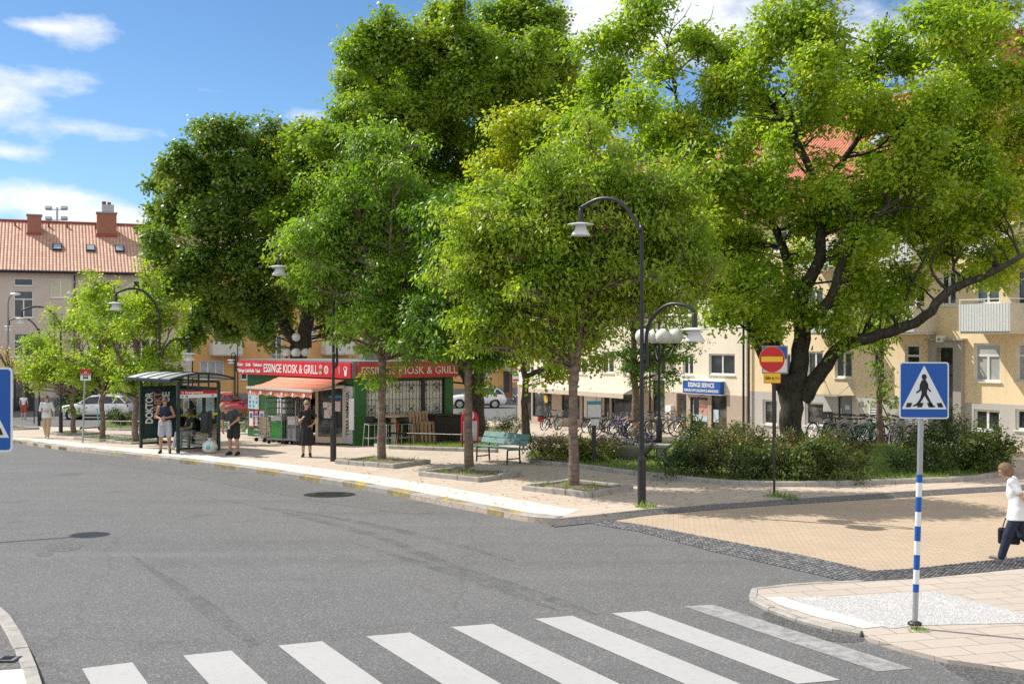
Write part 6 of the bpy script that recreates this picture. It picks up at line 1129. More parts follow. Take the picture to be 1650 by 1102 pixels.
# ---------------------------------------------------------------- lamps
def lamp_head(o, p, s=1.0):
    mb = MB(); x, y, z = p; mb.tube([(x, y, z + .34 * s), (x, y, z + .30 * s), (x, y, z + .02)], [.03, .055, .065], M['black'], 10); mb.build('lamp_neck', o)
    mb = MB(); mb.lathe([(.02, .035), (.12, .03), (.30, -.004), (.305, -.02), (.13, -.03)], M['lampwhite'], 24, (x, y, z)); mb.lathe([(.12, -.03), (.13, -.10), (.19, -.20), (.225, -.265), (.21, -.265), (.0, -.235)], M['lampwhite'], 24, (x, y, z)); mb.build('lamp_shade', o)
def street_lamp(label, px, py, d1=None, d2=None, topy=None, off=.12, D=None, yaw=.28, r=.052):
    b = gp(px, py, off) if D is None else at(px, 0, D)
    if D is not None: b.z = ter(D) + off
    o = thing('street_lamp', label, 'street lamp', b, 0, 'black arched street lamps on the square'); k = b.y / F; loc = lambda q: ((q[0] - px) * k, H + (CY - q[1]) * k - b.z)
    mb = MB(); hz = 1.02; mb.lathe([(r * 1.75, 0), (r * 1.75, hz - .03), (r * 1.85, hz), (r * 1.2, hz + .07)], M['black'], 14); mb.build('base', o)
    mb = MB(); sy = -yaw; pts = [(0, 0, .0)]
    if d1:
        x1, z1 = loc(d1); zt = z1 + .50; pts += [(0, 0, z1 - .62), (x1 * .03, 0, z1 - .28), (x1 * .16, sy * abs(x1) * .16, z1 + .12), (x1 * .40, sy * abs(x1) * .4, zt - .04), (x1 * .70, sy * abs(x1) * .7, zt + .02), (x1, sy * abs(x1), z1 + .36)]; P = smooth_line(pts, 6)
    else: zt = H + (CY - topy) * k - b.z; P = [Vector(p) for p in pts + [(0, 0, zt * .5), (0, 0, zt)]]
    mb.tube(P, [r * 1.05 if p.z < 2 else r * .82 for p in P], M['black'], 10); mb.build('pole', o)
    if d1: lamp_head(o, (x1, sy * abs(x1), z1))
    if d2:
        x2, z2 = loc(d2); sx = 1 if x2 > 0 else -1; h0 = z2 - .75; mb = MB(); s_ = .11 * sx; yy = lambda f: yaw * abs(x2) * f
        P = smooth_line([(s_ * .2, 0, h0 - .12), (s_, 0, h0), (s_ * 1.05, 0, z2 - .05), (x2 * .22 + s_ * .5, yy(.2), z2 + .33), (x2 * .55, yy(.5), z2 + .53), (x2 * .86, yy(.85), z2 + .49), (x2, yy(1), z2 + .36)], 6); mb.tube(P, r * .72, M['black'], 9)
        for f in (.0, .25): mb.bar((0, 0, h0 + f), (s_, 0, h0 + f), .05, .05, M['black'])
        mb.build('side_arm', o); lamp_head(o, (x2, yy(1), z2))
    return o
street_lamp('tall black double lamp nearest the camera at the kerb corner', 1034, 815, (940, 354), (1110, 531), yaw=-.75)
street_lamp('black double lamp standing directly before the kiosk entrance', 537, 743, (455, 431), (591, 545))
street_lamp('black double lamp rising behind the bus shelter', 257, 716, (193, 489), (301, 570))
street_lamp('black lamp right behind the man in khaki trousers', 98, 700, (42, 513), (142, 590))
street_lamp('black lamp left of the man in khaki trousers', 63, 686, (20, 526), (100, 600))
street_lamp('thin black lamp with a low arm in front of the ochre house', 383, 663, None, (372, 580), 465)
street_lamp('black lamp rising behind the bicycles at the restaurant', 979, 684, (944, 524), (1006, 578))
street_lamp('black lamp between the parked bicycles and the metal door', 1335, 694, None, (1362, 584), 480)
# lamp outside the left edge whose round shadow falls on the road
shp = gp(140, 861, 0); hz = 6.1; lx = shp.x + az_x * hz / tan_el; ly = shp.y + az_y * hz / tan_el
o = thing('street_lamp', 'road lamp on a long arm outside the left edge casting the round shadow', 'street lamp', (lx - 4.2, ly - 2.2, .1)); mb = MB(); mb.tube([(0, 0, 0), (0, 0, 6.0), (.2, .1, 6.25), (4.2, 2.2, hz + .15)], [.08, .06, .05, .035], M['black'], 8); mb.build('pole', o); mb = MB(); mb.lathe([(.03, .12), (.12, .1), (.36, .0), (.36, -.03), (.15, -.05)], M['lampwhite'], 24, (4.2, 2.2, hz)); mb.build('lamp_shade', o)
# plain modern lamp at the left edge
D = 60.0; b = at(13, 0, D); b.z = ter(D) + .1; k = D / F; o = thing('street_lamp', 'slim grey lamp with a small flat head at the far left', 'street lamp', b); zt = H + (CY - 478) * k - b.z; mb = MB(); mb.tube([(0, 0, 0), (0, 0, zt - .3), (.06, 0, zt - .05), (.2, 0, zt + .1)], [.07, .045, .04, .035], M['greymetal'], 8); mb.build('pole', o); mb = MB(); mb.ball((.38, 0, zt + .13), (.30, .16, .08), M['alu'], 14, 8); mb.build('lamp_head', o)
def globe_lamp(label, b, zc, n, r, R_, top=False):
    o = thing('globe_lamp', label, 'globe lamp', b, 0, 'black globe lamps'); mb = MB(); mb.lathe([(.09, 0), (.09, 1.05), (.065, 1.15), (.05, 1.2)], M['black'], 12); mb.tube([(0, 0, 1.1), (0, 0, zc - .3)], .042, M['black'], 10); mb.build('pole', o); mb = MB()
    for i in range(n): a = 2 * math.pi * i / n + .12; mb.tube([(0, 0, zc - .75), (R_ * .6 * math.cos(a), R_ * .6 * math.sin(a), zc - .62), (R_ * math.cos(a), R_ * math.sin(a), zc - r - .02)], .022, M['black'], 6); mb.lathe([(0, -.02), (.09, 0), (.10, .05)], M['black'], 10, (R_ * math.cos(a), R_ * math.sin(a), zc - r - .02))
    mb.tube([(0, 0, zc - .8), (0, 0, zc + (.35 if top else .40))], [.042, .03], M['black'], 8); mb.build('arms', o)
    for i in range(n): a = 2 * math.pi * i / n + .12; mb = MB(); mb.ball((R_ * math.cos(a), R_ * math.sin(a), zc), r, M['globe'], 20, 12); mb.build('globe', o)
    if top: mb = MB(); mb.ball((0, 0, zc + .70), r, M['globe'], 20, 12); mb.build('globe', o)
    else: mb = MB(); mb.lathe([(.03, 0), (.09, .04), (.0, .14)], M['black'], 10, (0, 0, zc + .38)); mb.build('finial', o)
b = gp(1062, 736, .19); globe_lamp('four armed white globe lamp at the edge of the lawn', b, H + (CY - 542) * b.y / F - b.z, 4, .235, .5)
b = at(477, 0, 52.0); b.z = ter(52) + .12; globe_lamp('white globe lamp visible above the kiosk roof', b, H + (CY - 568) * 52 / F - b.z, 4, .195, .42, True)
# ---------------------------------------------------------------- signs
def rrect(w, h, r, n=5):
    out = []
    for cx, cy, a0 in ((w / 2 - r, h / 2 - r, 0), (-w / 2 + r, h / 2 - r, 90), (-w / 2 + r, -h / 2 + r, 180), (w / 2 - r, -h / 2 + r, 270)):
        for i in range(n + 1): a = R(a0 + 90 * i / n); out.append((cx + r * math.cos(a), cy + r * math.sin(a)))
    return out
XZ = Matrix.Rotation(R(90), 4, 'X')       # (x,y)->(x,z), extrusion z -> -y
def plate(mb, poly, y, m, th=.003, at_=(0, 0)): mb.prism([(p[0] + at_[0], p[1] + at_[1]) for p in poly], -y, -y + th, m, mat=XZ)
def crossing_face(o, zc, s, flip=1):
    mb = MB(); plate(mb, rrect(s * 1.0, s * 1.18, s * .06), 0, M['signwhite'], .006, (0, zc)); mb.prism([(p[0], p[1] + zc) for p in rrect(s * .97, s * 1.15, s * .05)], -.02, -.001, M['signback'], mat=XZ); pl = mb.build('sign_plate', o)
    mb = MB(); plate(mb, rrect(s * .945, s * 1.125, s * .045), -.006, M['signblue'], .002, (0, zc)); mb.build('blue_field', pl)
    mb = MB(); z0 = zc - s * .39; plate(mb, [(-s * .455, z0), (s * .455, z0), (0, z0 + s * .91)], -.008, M['signwhite'], .002); mb.build('white_triangle', pl)
    mb = MB(); f = flip; P = lambda pts: [(f * x * s * 1.14, z0 + (z * 1.16 + .015) * s) for x, z in pts]
    mb.prism(P([(.045 * math.cos(a) + .0, .565 + .052 * math.sin(a)) for a in np.linspace(0, 6.0, 14)]), .0102, .0122, M['ink'], mat=XZ)
    for q in ([(-.045, .51), (.03, .515), (.06, .44), (.055, .33), (.045, .26), (-.045, .26), (-.05, .36)], [(.045, .27), (.10, .16), (.155, .055), (.20, .045), (.195, .025), (.125, .03), (.055, .15), (-.01, .25)], [(-.045, .27), (-.075, .17), (-.14, .085), (-.20, .055), (-.205, .035), (-.15, .04), (-.10, .06), (-.03, .16), (.02, .26)], [(-.045, .50), (-.08, .42), (-.085, .34), (-.145, .29), (-.13, .265), (-.055, .32), (-.04, .40)], [(.03, .505), (.07, .44), (.075, .37), (.125, .31), (.11, .29), (.045, .36), (.035, .44)]): mb.prism(P(q), .0102, .0122, M['ink'], mat=XZ)
    for x in (-.33, -.13, .08, .25): mb.prism(P([(x, .02), (x + .09, .02), (x + .09 + .03 * (-1 if x < 0 else -1) * (-1 if x < 0 else 1), .10), (x + .03 * (1 if x < 0 else -1), .10)]), .0102, .0122, M['ink'], mat=XZ)
    mb.build('pictogram', pl); return pl
b = gp(1474, 1006, .1); o = thing('crossing_sign', 'blue pedestrian crossing sign on a blue and white banded pole', 'road sign', b, R(-6)); k = b.y / F; zt = H + (CY - 585) * k - b.z; s = .60
tl = Vector((.10, 0, zt)); mb = MB(); mb.tube([(0, 0, 0), (.055, 0, zt * .5), (.085, 0, zt - .08)], .036, M['galv'], 12); mb.lathe([(0, .0), (.09, 0), (.085, .03), (.04, .05)], M['gutter'], 14); pol = mb.build('pole', o)
mb = MB(); ys = [764, 777, 800, 824, 847, 871, 893, 917, 940, 953]
for i in range(len(ys) - 1):
    z1, z0 = [H + (CY - q) * k - b.z for q in (ys[i], ys[i + 1])]; xa, xb = .11 * (z0 / zt) , .11 * (z1 / zt)
    mb.tube([(xa * .93, 0, z0), (xb * .93, 0, z1)], .0385, M['polestripe_b'] if i % 2 == 0 else M['polestripe_w'], 14)
mb.build('reflective_sleeve', pol); pl = crossing_face(o, zt - .34, s); pl.location = (.10, -.05, 0); mb = MB(); mb.box((.10, -.012, zt - .62), (.18, .05, .04), M['greymetal']); mb.box((.10, -.012, zt - .15), (.18, .05, .04), M['greymetal']); mb.build('bracket', o)
b = at(-35, 725, 9.75); zb = b.z; b.z = .11; o = thing('crossing_sign', 'blue pedestrian crossing sign cut off by the left edge', 'road sign', b, R(4)); mb = MB(); mb.tube([(0, 0, 0), (0, 0, 3.3)], .036, M['galv'], 12); mb.build('pole', o); pl = crossing_face(o, zb - .11 + .345, .605, -1); pl.location = (0, -.05, 0)
b = gp(55, 683, .05); o = thing('crossing_sign', 'small distant blue pedestrian crossing sign on a black pole', 'road sign', b, .5); k = b.y / F; mb = MB(); zt = H + (CY - 607) * k - b.z; mb.tube([(0, 0, 0), (0, 0, zt)], .035, M['black'], 8); mb.build('pole', o); pl = crossing_face(o, zt - .36, .62); pl.location = (0, -.05, 0)
# no entry sign with a yellow sub plate and the back sign behind
b = gp(1247, 799, .12); k = b.y / F; o = thing('no_entry_sign', 'round red no entry sign with a small yellow plate below', 'road sign', b, R(4)); zc = H + (CY - 579) * k - b.z; mb = MB(); mb.tube([(.01, 0, 0), (-.03, 0, zc + .28)], .028, M['gutter'], 10); mb.build('pole', o)
mb = MB(); circ = lambda r, n=36: [(r * math.cos(2 * math.pi * i / n), r * math.sin(2 * math.pi * i / n)) for i in range(n)]
A_ = (-.06, zc); mb.prism([(p[0] + A_[0], p[1] + A_[1]) for p in circ(.30)], .040, .048, M['signyellow'], mat=XZ); mb.prism([(p[0] + A_[0], p[1] + A_[1]) for p in circ(.293)], .0485, .0505, M['signred'], mat=XZ); d_ = mb.build('sign_disc', o); mb = MB(); mb.prism([(A_[0] + x, A_[1] + z) for x, z in ((-.25, -.055), (.25, -.055), (.25, .065), (-.25, .065))], .0508, .0525, M['signyellow'], mat=XZ); mb.build('yellow_bar', d_)
mb = MB(); z2 = H + (CY - 609) * k - b.z; mb.prism([(p[0] - .05, p[1] + z2) for p in rrect(.40, .24, .02)], .034, .040, M['kiosk_red'], mat=XZ); mb.prism([(p[0] - .05, p[1] + z2) for p in rrect(.375, .215, .02)], .0405, .0425, M['signyellow'], mat=XZ); p_ = mb.build('yellow_plate', o); text(p_, 'lettering', 'Gäller ej', M['ink'], wall_txt(-.22, -.0432, z2 - .03), .11, bold=.002, fit=.20)
mb = MB()
for x in (.035, .105): mb.lathe([(.020, 0), (.028, 0)], M['ink'], 16, (x, -.0435, z2 - .01), mat=XZ)
mb.bar((.035, -.0435, z2 - .01), (.06, -.0435, z2 + .035), .002, .006, M['ink'], up=(0, 1, 0)); mb.bar((.06, -.0435, z2 + .035), (.105, -.0435, z2 - .01), .002, .006, M['ink'], up=(0, 1, 0)); mb.build('cycle_symbol', p_)
c = gp(1249, 745, .2); k = c.y / F; q = thing('parking_sign', 'grey blue sign plate behind the no entry disc', 'road sign', c, R(3)); mb = MB(); z1, z2 = H + (CY - 602) * k - c.z, H + (CY - 557) * k - c.z; mb.tube([(0, 0, 0), (0, 0, z2)], .028, M['gutter'], 8); mb.build('pole', q); mb = MB(); w0, w1 = -22 * k, 20 * k; mb.b2((w0, -.045, z1), (w1, -.03, z2), M['signback']); pl = mb.build('sign_plate', q); mb = MB(); mb.b2((w0 + .03, -.049, lerp(z1, z2, .55)), (w1 - .03, -.0455, z2 - .03), M['signblue']); mb.b2((w0 + .03, -.049, z1 + .04), (w1 - .03, -.0455, lerp(z1, z2, .50)), M['signwhite']); mb.build('sign_face', pl)
# bus stop sign
b = gp(133, 713, .12); k = b.y / F; o = thing('bus_stop_sign', 'red and white bus stop sign on a slim steel pole', 'bus stop sign', b, .15); zt = H + (CY - 595) * k - b.z; mb = MB(); mb.tube([(0, 0, 0), (.10, 0, zt)], .036, M['galv'], 8); mb.build('pole', o)
mb = MB(); w_ = .38; hh = .40; cx = .12; mb.b2((cx - w_ / 2, -.05, zt - hh * .58), (cx + w_ / 2, -.03, zt), M['signred']); mb.b2((cx - w_ / 2, -.05, zt - hh - .02), (cx + w_ / 2, -.03, zt - hh * .4), M['signwhite']); pl = mb.build('sign_plate', o); mb = MB(); zz = zt - hh * .72; mb.b2((cx - .09, -.054, zz - .055), (cx + .09, -.0505, zz + .06), M['ink']); mb.b2((cx - .065, -.057, zz + .005), (cx + .065, -.0545, zz + .04), M['signwhite'])
for x in (-.06, .06): mb.b2((cx + x - .02, -.054, zz - .08), (cx + x + .02, -.0505, zz - .055), M['ink'])
mb.lathe([(.03, 0), (.045, 0)], M['letter'], 14, (cx, -.053, zt - .12), mat=XZ); mb.build('bus_symbol', pl)
# information post on the lawn
b = gp(957, 747, .19); k = b.y / F; o = thing('information_post', 'narrow post carrying two white notices above the lawn kerb', 'information post', b, .1); zt = H + (CY - 646) * k - b.z; mb = MB(); mb.box((0, 0, zt * .5 - .1), (.11, .07, zt - .2), M['gutter']); mb.build('post', o); w_ = 24 * k; z1 = H + (CY - 673) * k - b.z; mb = MB(); mb.b2((-w_ / 2, -.06, z1), (w_ / 2, -.036, zt), M['greymetal']); p_ = mb.build('notice_frame', o); mb = MB(); mb.b2((-w_ / 2 + .02, -.065, z1 + .02), (w_ / 2 - .02, -.0605, zt - .1), M['paper']); mb.b2((-w_ / 2 + .02, -.065, zt - .09), (w_ / 2 - .02, -.0605, zt - .02), M['cyan']); mb.build('notice', p_); z2 = H + (CY - 685) * k - b.z; mb = MB(); mb.b2((-.10, -.06, z2), (.14, -.036, z1 - .03), M['paper']); mb.build('small_notice', o)
b = at(831, 0, 72.0); b.z = ter(72) + .12; k = b.y / F; o = thing('direction_sign', 'white sign with a green and a red bar at the house corner', 'road sign', b, -.2); z1, z2 = H + (CY - 615) * k - b.z, H + (CY - 601) * k - b.z; mb = MB(); mb.tube([(.05, 0, 0), (.05, 0, z2)], .03, M['greymetal'], 8); mb.build('pole', o); mb = MB(); mb.b2((-.2, -.06, z1), (.22, -.035, z2), M['signwhite']); mb.b2((-.17, -.064, lerp(z1, z2, .66)), (.19, -.0605, lerp(z1, z2, .86)), M['brightgreen']); mb.b2((-.17, -.064, lerp(z1, z2, .1)), (.19, -.0605, lerp(z1, z2, .3)), M['signred']); mb.build('sign_plate', o)
# ---------------------------------------------------------------- bus shelter
A, B = gp(227, 722, .12), gp(287, 730, .12); ex = (B - A); ex.z = 0; SL = ex.length; ex.normalize(); SD = 1.42; b = A.copy(); b.z = (A.z + B.z) / 2; o = thing('bus_shelter', 'dark green glazed bus shelter with an arched grey roof', 'bus shelter', b, math.atan2(ex.y, ex.x)); shel = o; srz = math.atan2(ex.y, ex.x); g_ = M['darkgreen']; hz = 2.25
for x in (0, SL):
    for y in (0, SD): mb = MB(); mb.b2((x - .045, y - .045, 0), (x + .045, y + .045, hz), g_); mb.build('post', o)
mb = MB(); n = 14; ov = .30; prof = [(lerp(-.42, SD + .42, i / n), hz + .05 + .24 * math.sin(math.pi * (.08 + .84 * i / n))) for i in range(n + 1)]; vs = [(x, y, z) for x in (-ov, SL + ov) for y, z in prof]; mb.add(vs, [(i, i + 1, n + 2 + i, n + 1 + i) for i in range(n)], M['shelterroof'], True); rf = mb.build('roof', o); so_ = rf.modifiers.new('t', 'SOLIDIFY'); so_.thickness = .03
mb = MB()
for x in np.linspace(-ov + .02, SL + ov - .02, 5): mb.tube([(x, y, z + .012) for y, z in prof], .016, M['gutter'], 6)
for x in (-ov, SL + ov): mb.tube([(x, y, z - .015) for y, z in prof], .022, g_, 6)
mb.bar((-ov, prof[0][0], prof[0][1] - .02), (SL + ov, prof[0][0], prof[0][1] - .02), .04, .07, g_); mb.bar((-ov, prof[-1][0], prof[-1][1] - .02), (SL + ov, prof[-1][0], prof[-1][1] - .02), .04, .07, g_); mb.build('roof_ribs', rf)
mb = MB(); zt = hz - .22
for a, c in (((0, 0), (0, SD)), ((SL, 0), (SL, SD)), ((0, SD), (SL, SD)), ((0, 0), (SL, 0))):
    if (a, c) != ((0, 0), (SL, 0)): mb.bar((*a, zt), (*c, zt), .06, .06, g_); mb.bar((*a, .14), (*c, .14), .05, .06, g_)
    mb.bar((*a, hz), (*c, hz), .06, .06, g_)
for y in (SD * .25, SD * .5, SD * .75):
    for x in (0, SL): mb.b2((x - .02, y - .02, zt), (x + .02, y + .02, hz + .28), g_)
for x in (SL * .33, SL * .66): mb.b2((x - .03, SD - .03, .1), (x + .03, SD + .03, zt), g_)
mb.build('frame', o)
mb = MB(); mb.b2((.03, SD - .008, .2), (SL - .03, SD + .004, zt - .03), M['glass']); mb.build('back_glass', o); mb = MB(); mb.b2((SL - .006, .05, .2), (SL + .006, SD - .05, zt - .03), M['glass']); mb.build('end_glass', o)
# advert in the far end: seen through the open front, facing into the shelter
mb = MB(); mb.b2((-.07, .06, .3), (.07, SD - .06, zt - .02), g_); ad = mb.build('advert_case', o); mb = MB(); mb.b2((.0705, .12, .42), (.074, SD - .12, zt - .08), M['poster_green']); mb.build('poster', ad)
TX = Matrix.Translation((.0765, .16, 0)) @ Matrix.Rotation(R(90), 4, 'Z') @ UPR
for i, (w_, m_, y_, hh) in enumerate((('DOKTOR', 'letter', .22, 1.05), ('PUNKT', 'salmon', .52, .9), ('SE', 'letter', .82, .33))):
    z1 = zt - .18; z0 = z1 - hh; text(ad, 'lettering', w_, M[m_], Matrix.Translation((.0765, .16 + y_, z0)) @ Matrix.Rotation(R(90), 4, 'Z') @ UPR @ Matrix.Rotation(R(90), 4, 'Z'), .36, bold=.012, fit=hh)
# red and white stop header on the near end glass
YS = lambda y: (SL + .0085, y)
mb = MB(); mb.b2((SL + .0065, .06, zt - .16), (SL + .0095, SD - .06, zt - .05), M['signred']); mb.b2((SL + .0065, .06, zt - .28), (SL + .0095, SD - .06, zt - .165), M['signwhite']); hd = mb.build('stop_header', o)
T2 = lambda y, z: Matrix.Translation((SL + .0105, y, z)) @ Matrix.Rotation(R(90), 4, 'Z') @ UPR
text(hd, 'lettering', 'Essingetorget', M['letter'], T2(.24, zt - .135), .09, bold=.002, fit=.62); text(hd, 'lettering', '56', M['ink'], T2(.24, zt - .255), .10, bold=.002); text(hd, 'lettering', '91', M['ink'], T2(SD - .26, zt - .255), .10, bold=.002)
mb = MB(); mb.lathe([(.025, 0), (.04, 0)], M['letter'], 12, (SL + .0105, .15, zt - .105), mat=Matrix.Rotation(R(90), 4, 'Y')); mb.lathe([(0, 0), (.035, 0)], M['ink'], 4, (SL + .0105, .15, zt - .22), mat=Matrix.Rotation(R(90), 4, 'Y')); mb.build('stop_symbol', hd)
for (x0, x1, z0, z1, m_) in ((SL * .46, SL * .64, .95, 1.8, 'paper'), (SL * .70, SL * .95, 1.0, 1.85, 'paper'), (SL * .1, SL * .3, 1.0, 1.75, 'posterblue')): mb = MB(); mb.b2((x0, SD - .05, z0), (x1, SD - .012, z1), g_); p_ = mb.build('timetable_case', o); mb = MB(); mb.b2((x0 + .05, SD - .056, z0 + .05), (x1 - .05, SD - .0505, z1 - .05), M[m_]); mb.box(((x0 + x1) / 2, SD - .058, (z0 + z1) / 2), ((x1 - x0) * .4, .003, (z1 - z0) * .3), M['posterblue' if m_ == 'paper' else 'salmon']); mb.build('timetable', p_)
mb = MB(); mb.b2((SL * .34, SD - .48, .46), (SL * .93, SD - .12, .50), M['wood']); bn = mb.build('seat', o); mb = MB()
for x in (SL * .45, SL * .85): mb.b2((x - .05, SD - .33, 0), (x + .05, SD - .27, .46), M['concrete'])
mb.build('seat_leg', bn)
def W(x, y, z=0): v = Matrix.Rotation(srz, 4, 'Z') @ Vector((x, y, z)); return v + shel.location
mb = MB(); z = 1.18
for i, (a, c) in enumerate((((SL * .4, SD - .07), (SL - .02, .10)), ((SL - .02, .10), (SL + .02, SD - .05)))):
    for k in range(6): t0, t1 = k / 6, (k + 1) / 6; q = lambda t: Vector((lerp(a[0], c[0], t), lerp(a[1], c[1], t), z - .06 * math.sin(math.pi * t))); p0, p1 = q(t0), q(t1); mb.add([p0, p1, p1 + Vector((0, 0, .07)), p0 + Vector((0, 0, .07))], [(0, 1, 2, 3)], M['tape'])
tp = mb.build('barrier_tape'); tag(tp, 'yellow plastic barrier tape strung inside the bus shelter', 'barrier tape'); tp.matrix_world = Matrix.Translation(shel.location) @ Matrix.Rotation(srz, 4, 'Z'); so_ = tp.modifiers.new('t', 'SOLIDIFY'); so_.thickness = .004
bp = W(SL + .30, SD * .58); b = thing('litter_bin', 'round black litter bin on a post beside the bus shelter glass', 'bin', bp, srz); mb = MB(); mb.b2((.20, -.04, 0), (.28, .04, 1.35), M['gutter']); mb.build('post', b); mb = MB(); mb.lathe([(0, .64), (.16, .64), (.18, .67), (.19, 1.18), (.175, 1.2)], M['plastic'], 20); mb.build('bin_body', b); mb = MB(); mb.lathe([(.195, 1.17), (.195, 1.24), (.15, 1.29), (0, 1.31)], M['black'], 20); mb.lathe([(0, 0), (.045, 0)], M['alu'], 12, (-.06, -.185, 1.08), mat=XZ); mb.build('bin_lid', b)
c = gp(338, 730, .12); o = thing('plastic_bag', 'knotted white plastic bag with a green print on the pavement', 'bag', c); rr = random.Random(4); mb = MB(); mb.ball((0, 0, .19), (.24, .2, .2), M['bagwhite'], 18, 12); mb.v = [(x * (1 + rr.uniform(-.1, .1)), y * (1 + rr.uniform(-.1, .1)), max(z * (1 + rr.uniform(-.08, .1)), .003)) for x, y, z in mb.v]; mb.build('bag_body', o); mb = MB(); mb.lathe([(.02, .36), (.05, .42), (.10, .47)], M['bagwhite'], 8); mb.build('knot', o); mb = MB(); mb.ball((0, -.12, .2), (.11, .11, .09), M['turq'], 12, 8); mb.build('print', o)
# ---------------------------------------------------------------- bench, bowl planter, slab
b0, b1 = gp(784, 741, .13), gp(838, 747, .13); ux = (b1 - b0); ux.z = 0; BL = ux.length + .15; o = thing('park_bench', 'mint green slatted park bench with black metal legs', 'bench', (b0 + b1) / 2, math.atan2(ux.y, ux.x))
for sx in (-1, 1):
    mb = MB(); x = sx * (BL / 2 - .14); mb.tube([(x, -.46, 0), (x, -.44, .4), (x, -.40, .43)], .026, M['black'], 7); mb.tube([(x, .06, 0), (x, .03, .42), (x, .20, .86)], .026, M['black'], 7); mb.tube([(x, -.42, .42), (x, .03, .40)], .024, M['black'], 7); mb.tube([(x, -.44, .15), (x, .05, .15)], .018, M['black'], 6); mb.build('leg', o)
mb = MB()
for i in range(4): mb.box((0, -.43 + i * .135, .455 - i * .008), (BL + .35, .115, .035), M['benchgreen'])
mb.build('seat', o, bevel=.006); mb = MB()
for i in range(2): mb.box((0, .05 + i * .085, .60 + i * .17), (BL + .35, .03, .165), M['benchgreen'], mat=Matrix.Rotation(R(-27), 4, 'X'))
mb.build('backrest', o, bevel=.006)
c = gp(1010, 738, .19); o = thing('flower_planter', 'round concrete bowl overflowing with purple and red flowers', 'planter', c); mb = MB(); mb.lathe([(0, 0), (.5, 0), (.56, .06), (.86, .38), (.88, .45), (.80, .45), (.78, .40), (0, .38)], M['concrete'], 28); mb.build('bowl', o); rng = np.random.default_rng(9); cl = [((.68 * math.cos(a), .68 * math.sin(a), .46), (.34, .34, .22)) for a in np.linspace(0, 6.28, 9)[:-1]] + [((0, 0, .75), (.5, .5, .32))]
tc, tn = tufts(rng, cl, 90); me = leaf_cloud(rng, tc, tn, 16, .15, .10, 'kite', .5, M['leaf_shrub']); q = bpy.data.objects.new('leaves', me); link(q, o); me = leaf_cloud(rng, tc[::2] + np.array((0, 0, .05)), tn[::2], 30, .14, .10, 'kite', 0, M['petal_purple']); q = bpy.data.objects.new('purple_blossoms', me); link(q, o); me = leaf_cloud(rng, tc[1::6] + np.array((0, 0, .05)), tn[1::6], 9, .12, .07, 'kite', 0, M['petal_red']); q = bpy.data.objects.new('red_blossoms', me); link(q, o)
c = gp(1040, 739, .19); o = thing('stone_bench', 'low pale stone slab bench by the globe lamp', 'bench', c, -.35); mb = MB(); mb.box((0, 0, .40), (1.5, .5, .10), M['granite']); mb.build('seat', o, bevel=.015)
for x in (-.5, .5): mb = MB(); mb.box((x, 0, .175), (.2, .4, .35), M['granite']); mb.build('leg', o, bevel=.01)
# cafe tables behind the bikes
c = gp(1013, 690, .12); o = thing('cafe_table', 'small dark table under the beige awning', 'table', c + Vector((.1, 3.2, -.1))); mb = MB(); mb.lathe([(0, .72), (.4, .72), (.4, .75), (0, .75)], M['brownwood'], 18); mb.build('table_top', o); mb = MB(); mb.tube([(0, 0, 0), (0, 0, .72)], .03, M['black'], 8); mb.lathe([(0, 0), (.22, 0), (.22, .02), (0, .03)], M['black'], 14); mb.build('leg', o); cafe = o.location.copy()
o = thing('cafe_chair', 'dark cafe chair under the beige awning with a guest on it', 'chair', cafe + Vector((.55, .25, 0)), R(-70)); mb = MB(); mb.box((0, 0, .45), (.42, .42, .04), M['black']); mb.build('seat', o); mb = MB(); mb.box((0, .2, .7), (.42, .03, .3), M['black']); mb.build('backrest', o)
for sx in (-1, 1):
    for sy in (-1, 1): mb = MB(); mb.tube([(sx * .19, sy * .19, 0), (sx * .18, sy * .18, .44)], .014, M['black'], 6); mb.build('leg', o)
c = gp(1030, 694, .12) + Vector((0, 1.2, -.05)); o = thing('menu_board', 'dark rounded pavement menu board among the bicycles', 'sign board', c, -.3); mb = MB(); mb.prism([(-.34, .05), (.34, .05)] + [(.34 * math.cos(a), .95 + .25 * math.sin(a)) for a in np.linspace(0, math.pi, 10)], -.02, .02, M['greymetal'], mat=XZ); mb.build('board', o); mb = MB(); mb.prism([(-.27, .15), (.27, .15)] + [(.27 * math.cos(a), .93 + .18 * math.sin(a)) for a in np.linspace(0, math.pi, 10)], .0205, .023, M['ink'], mat=XZ); mb.build('slate', o)
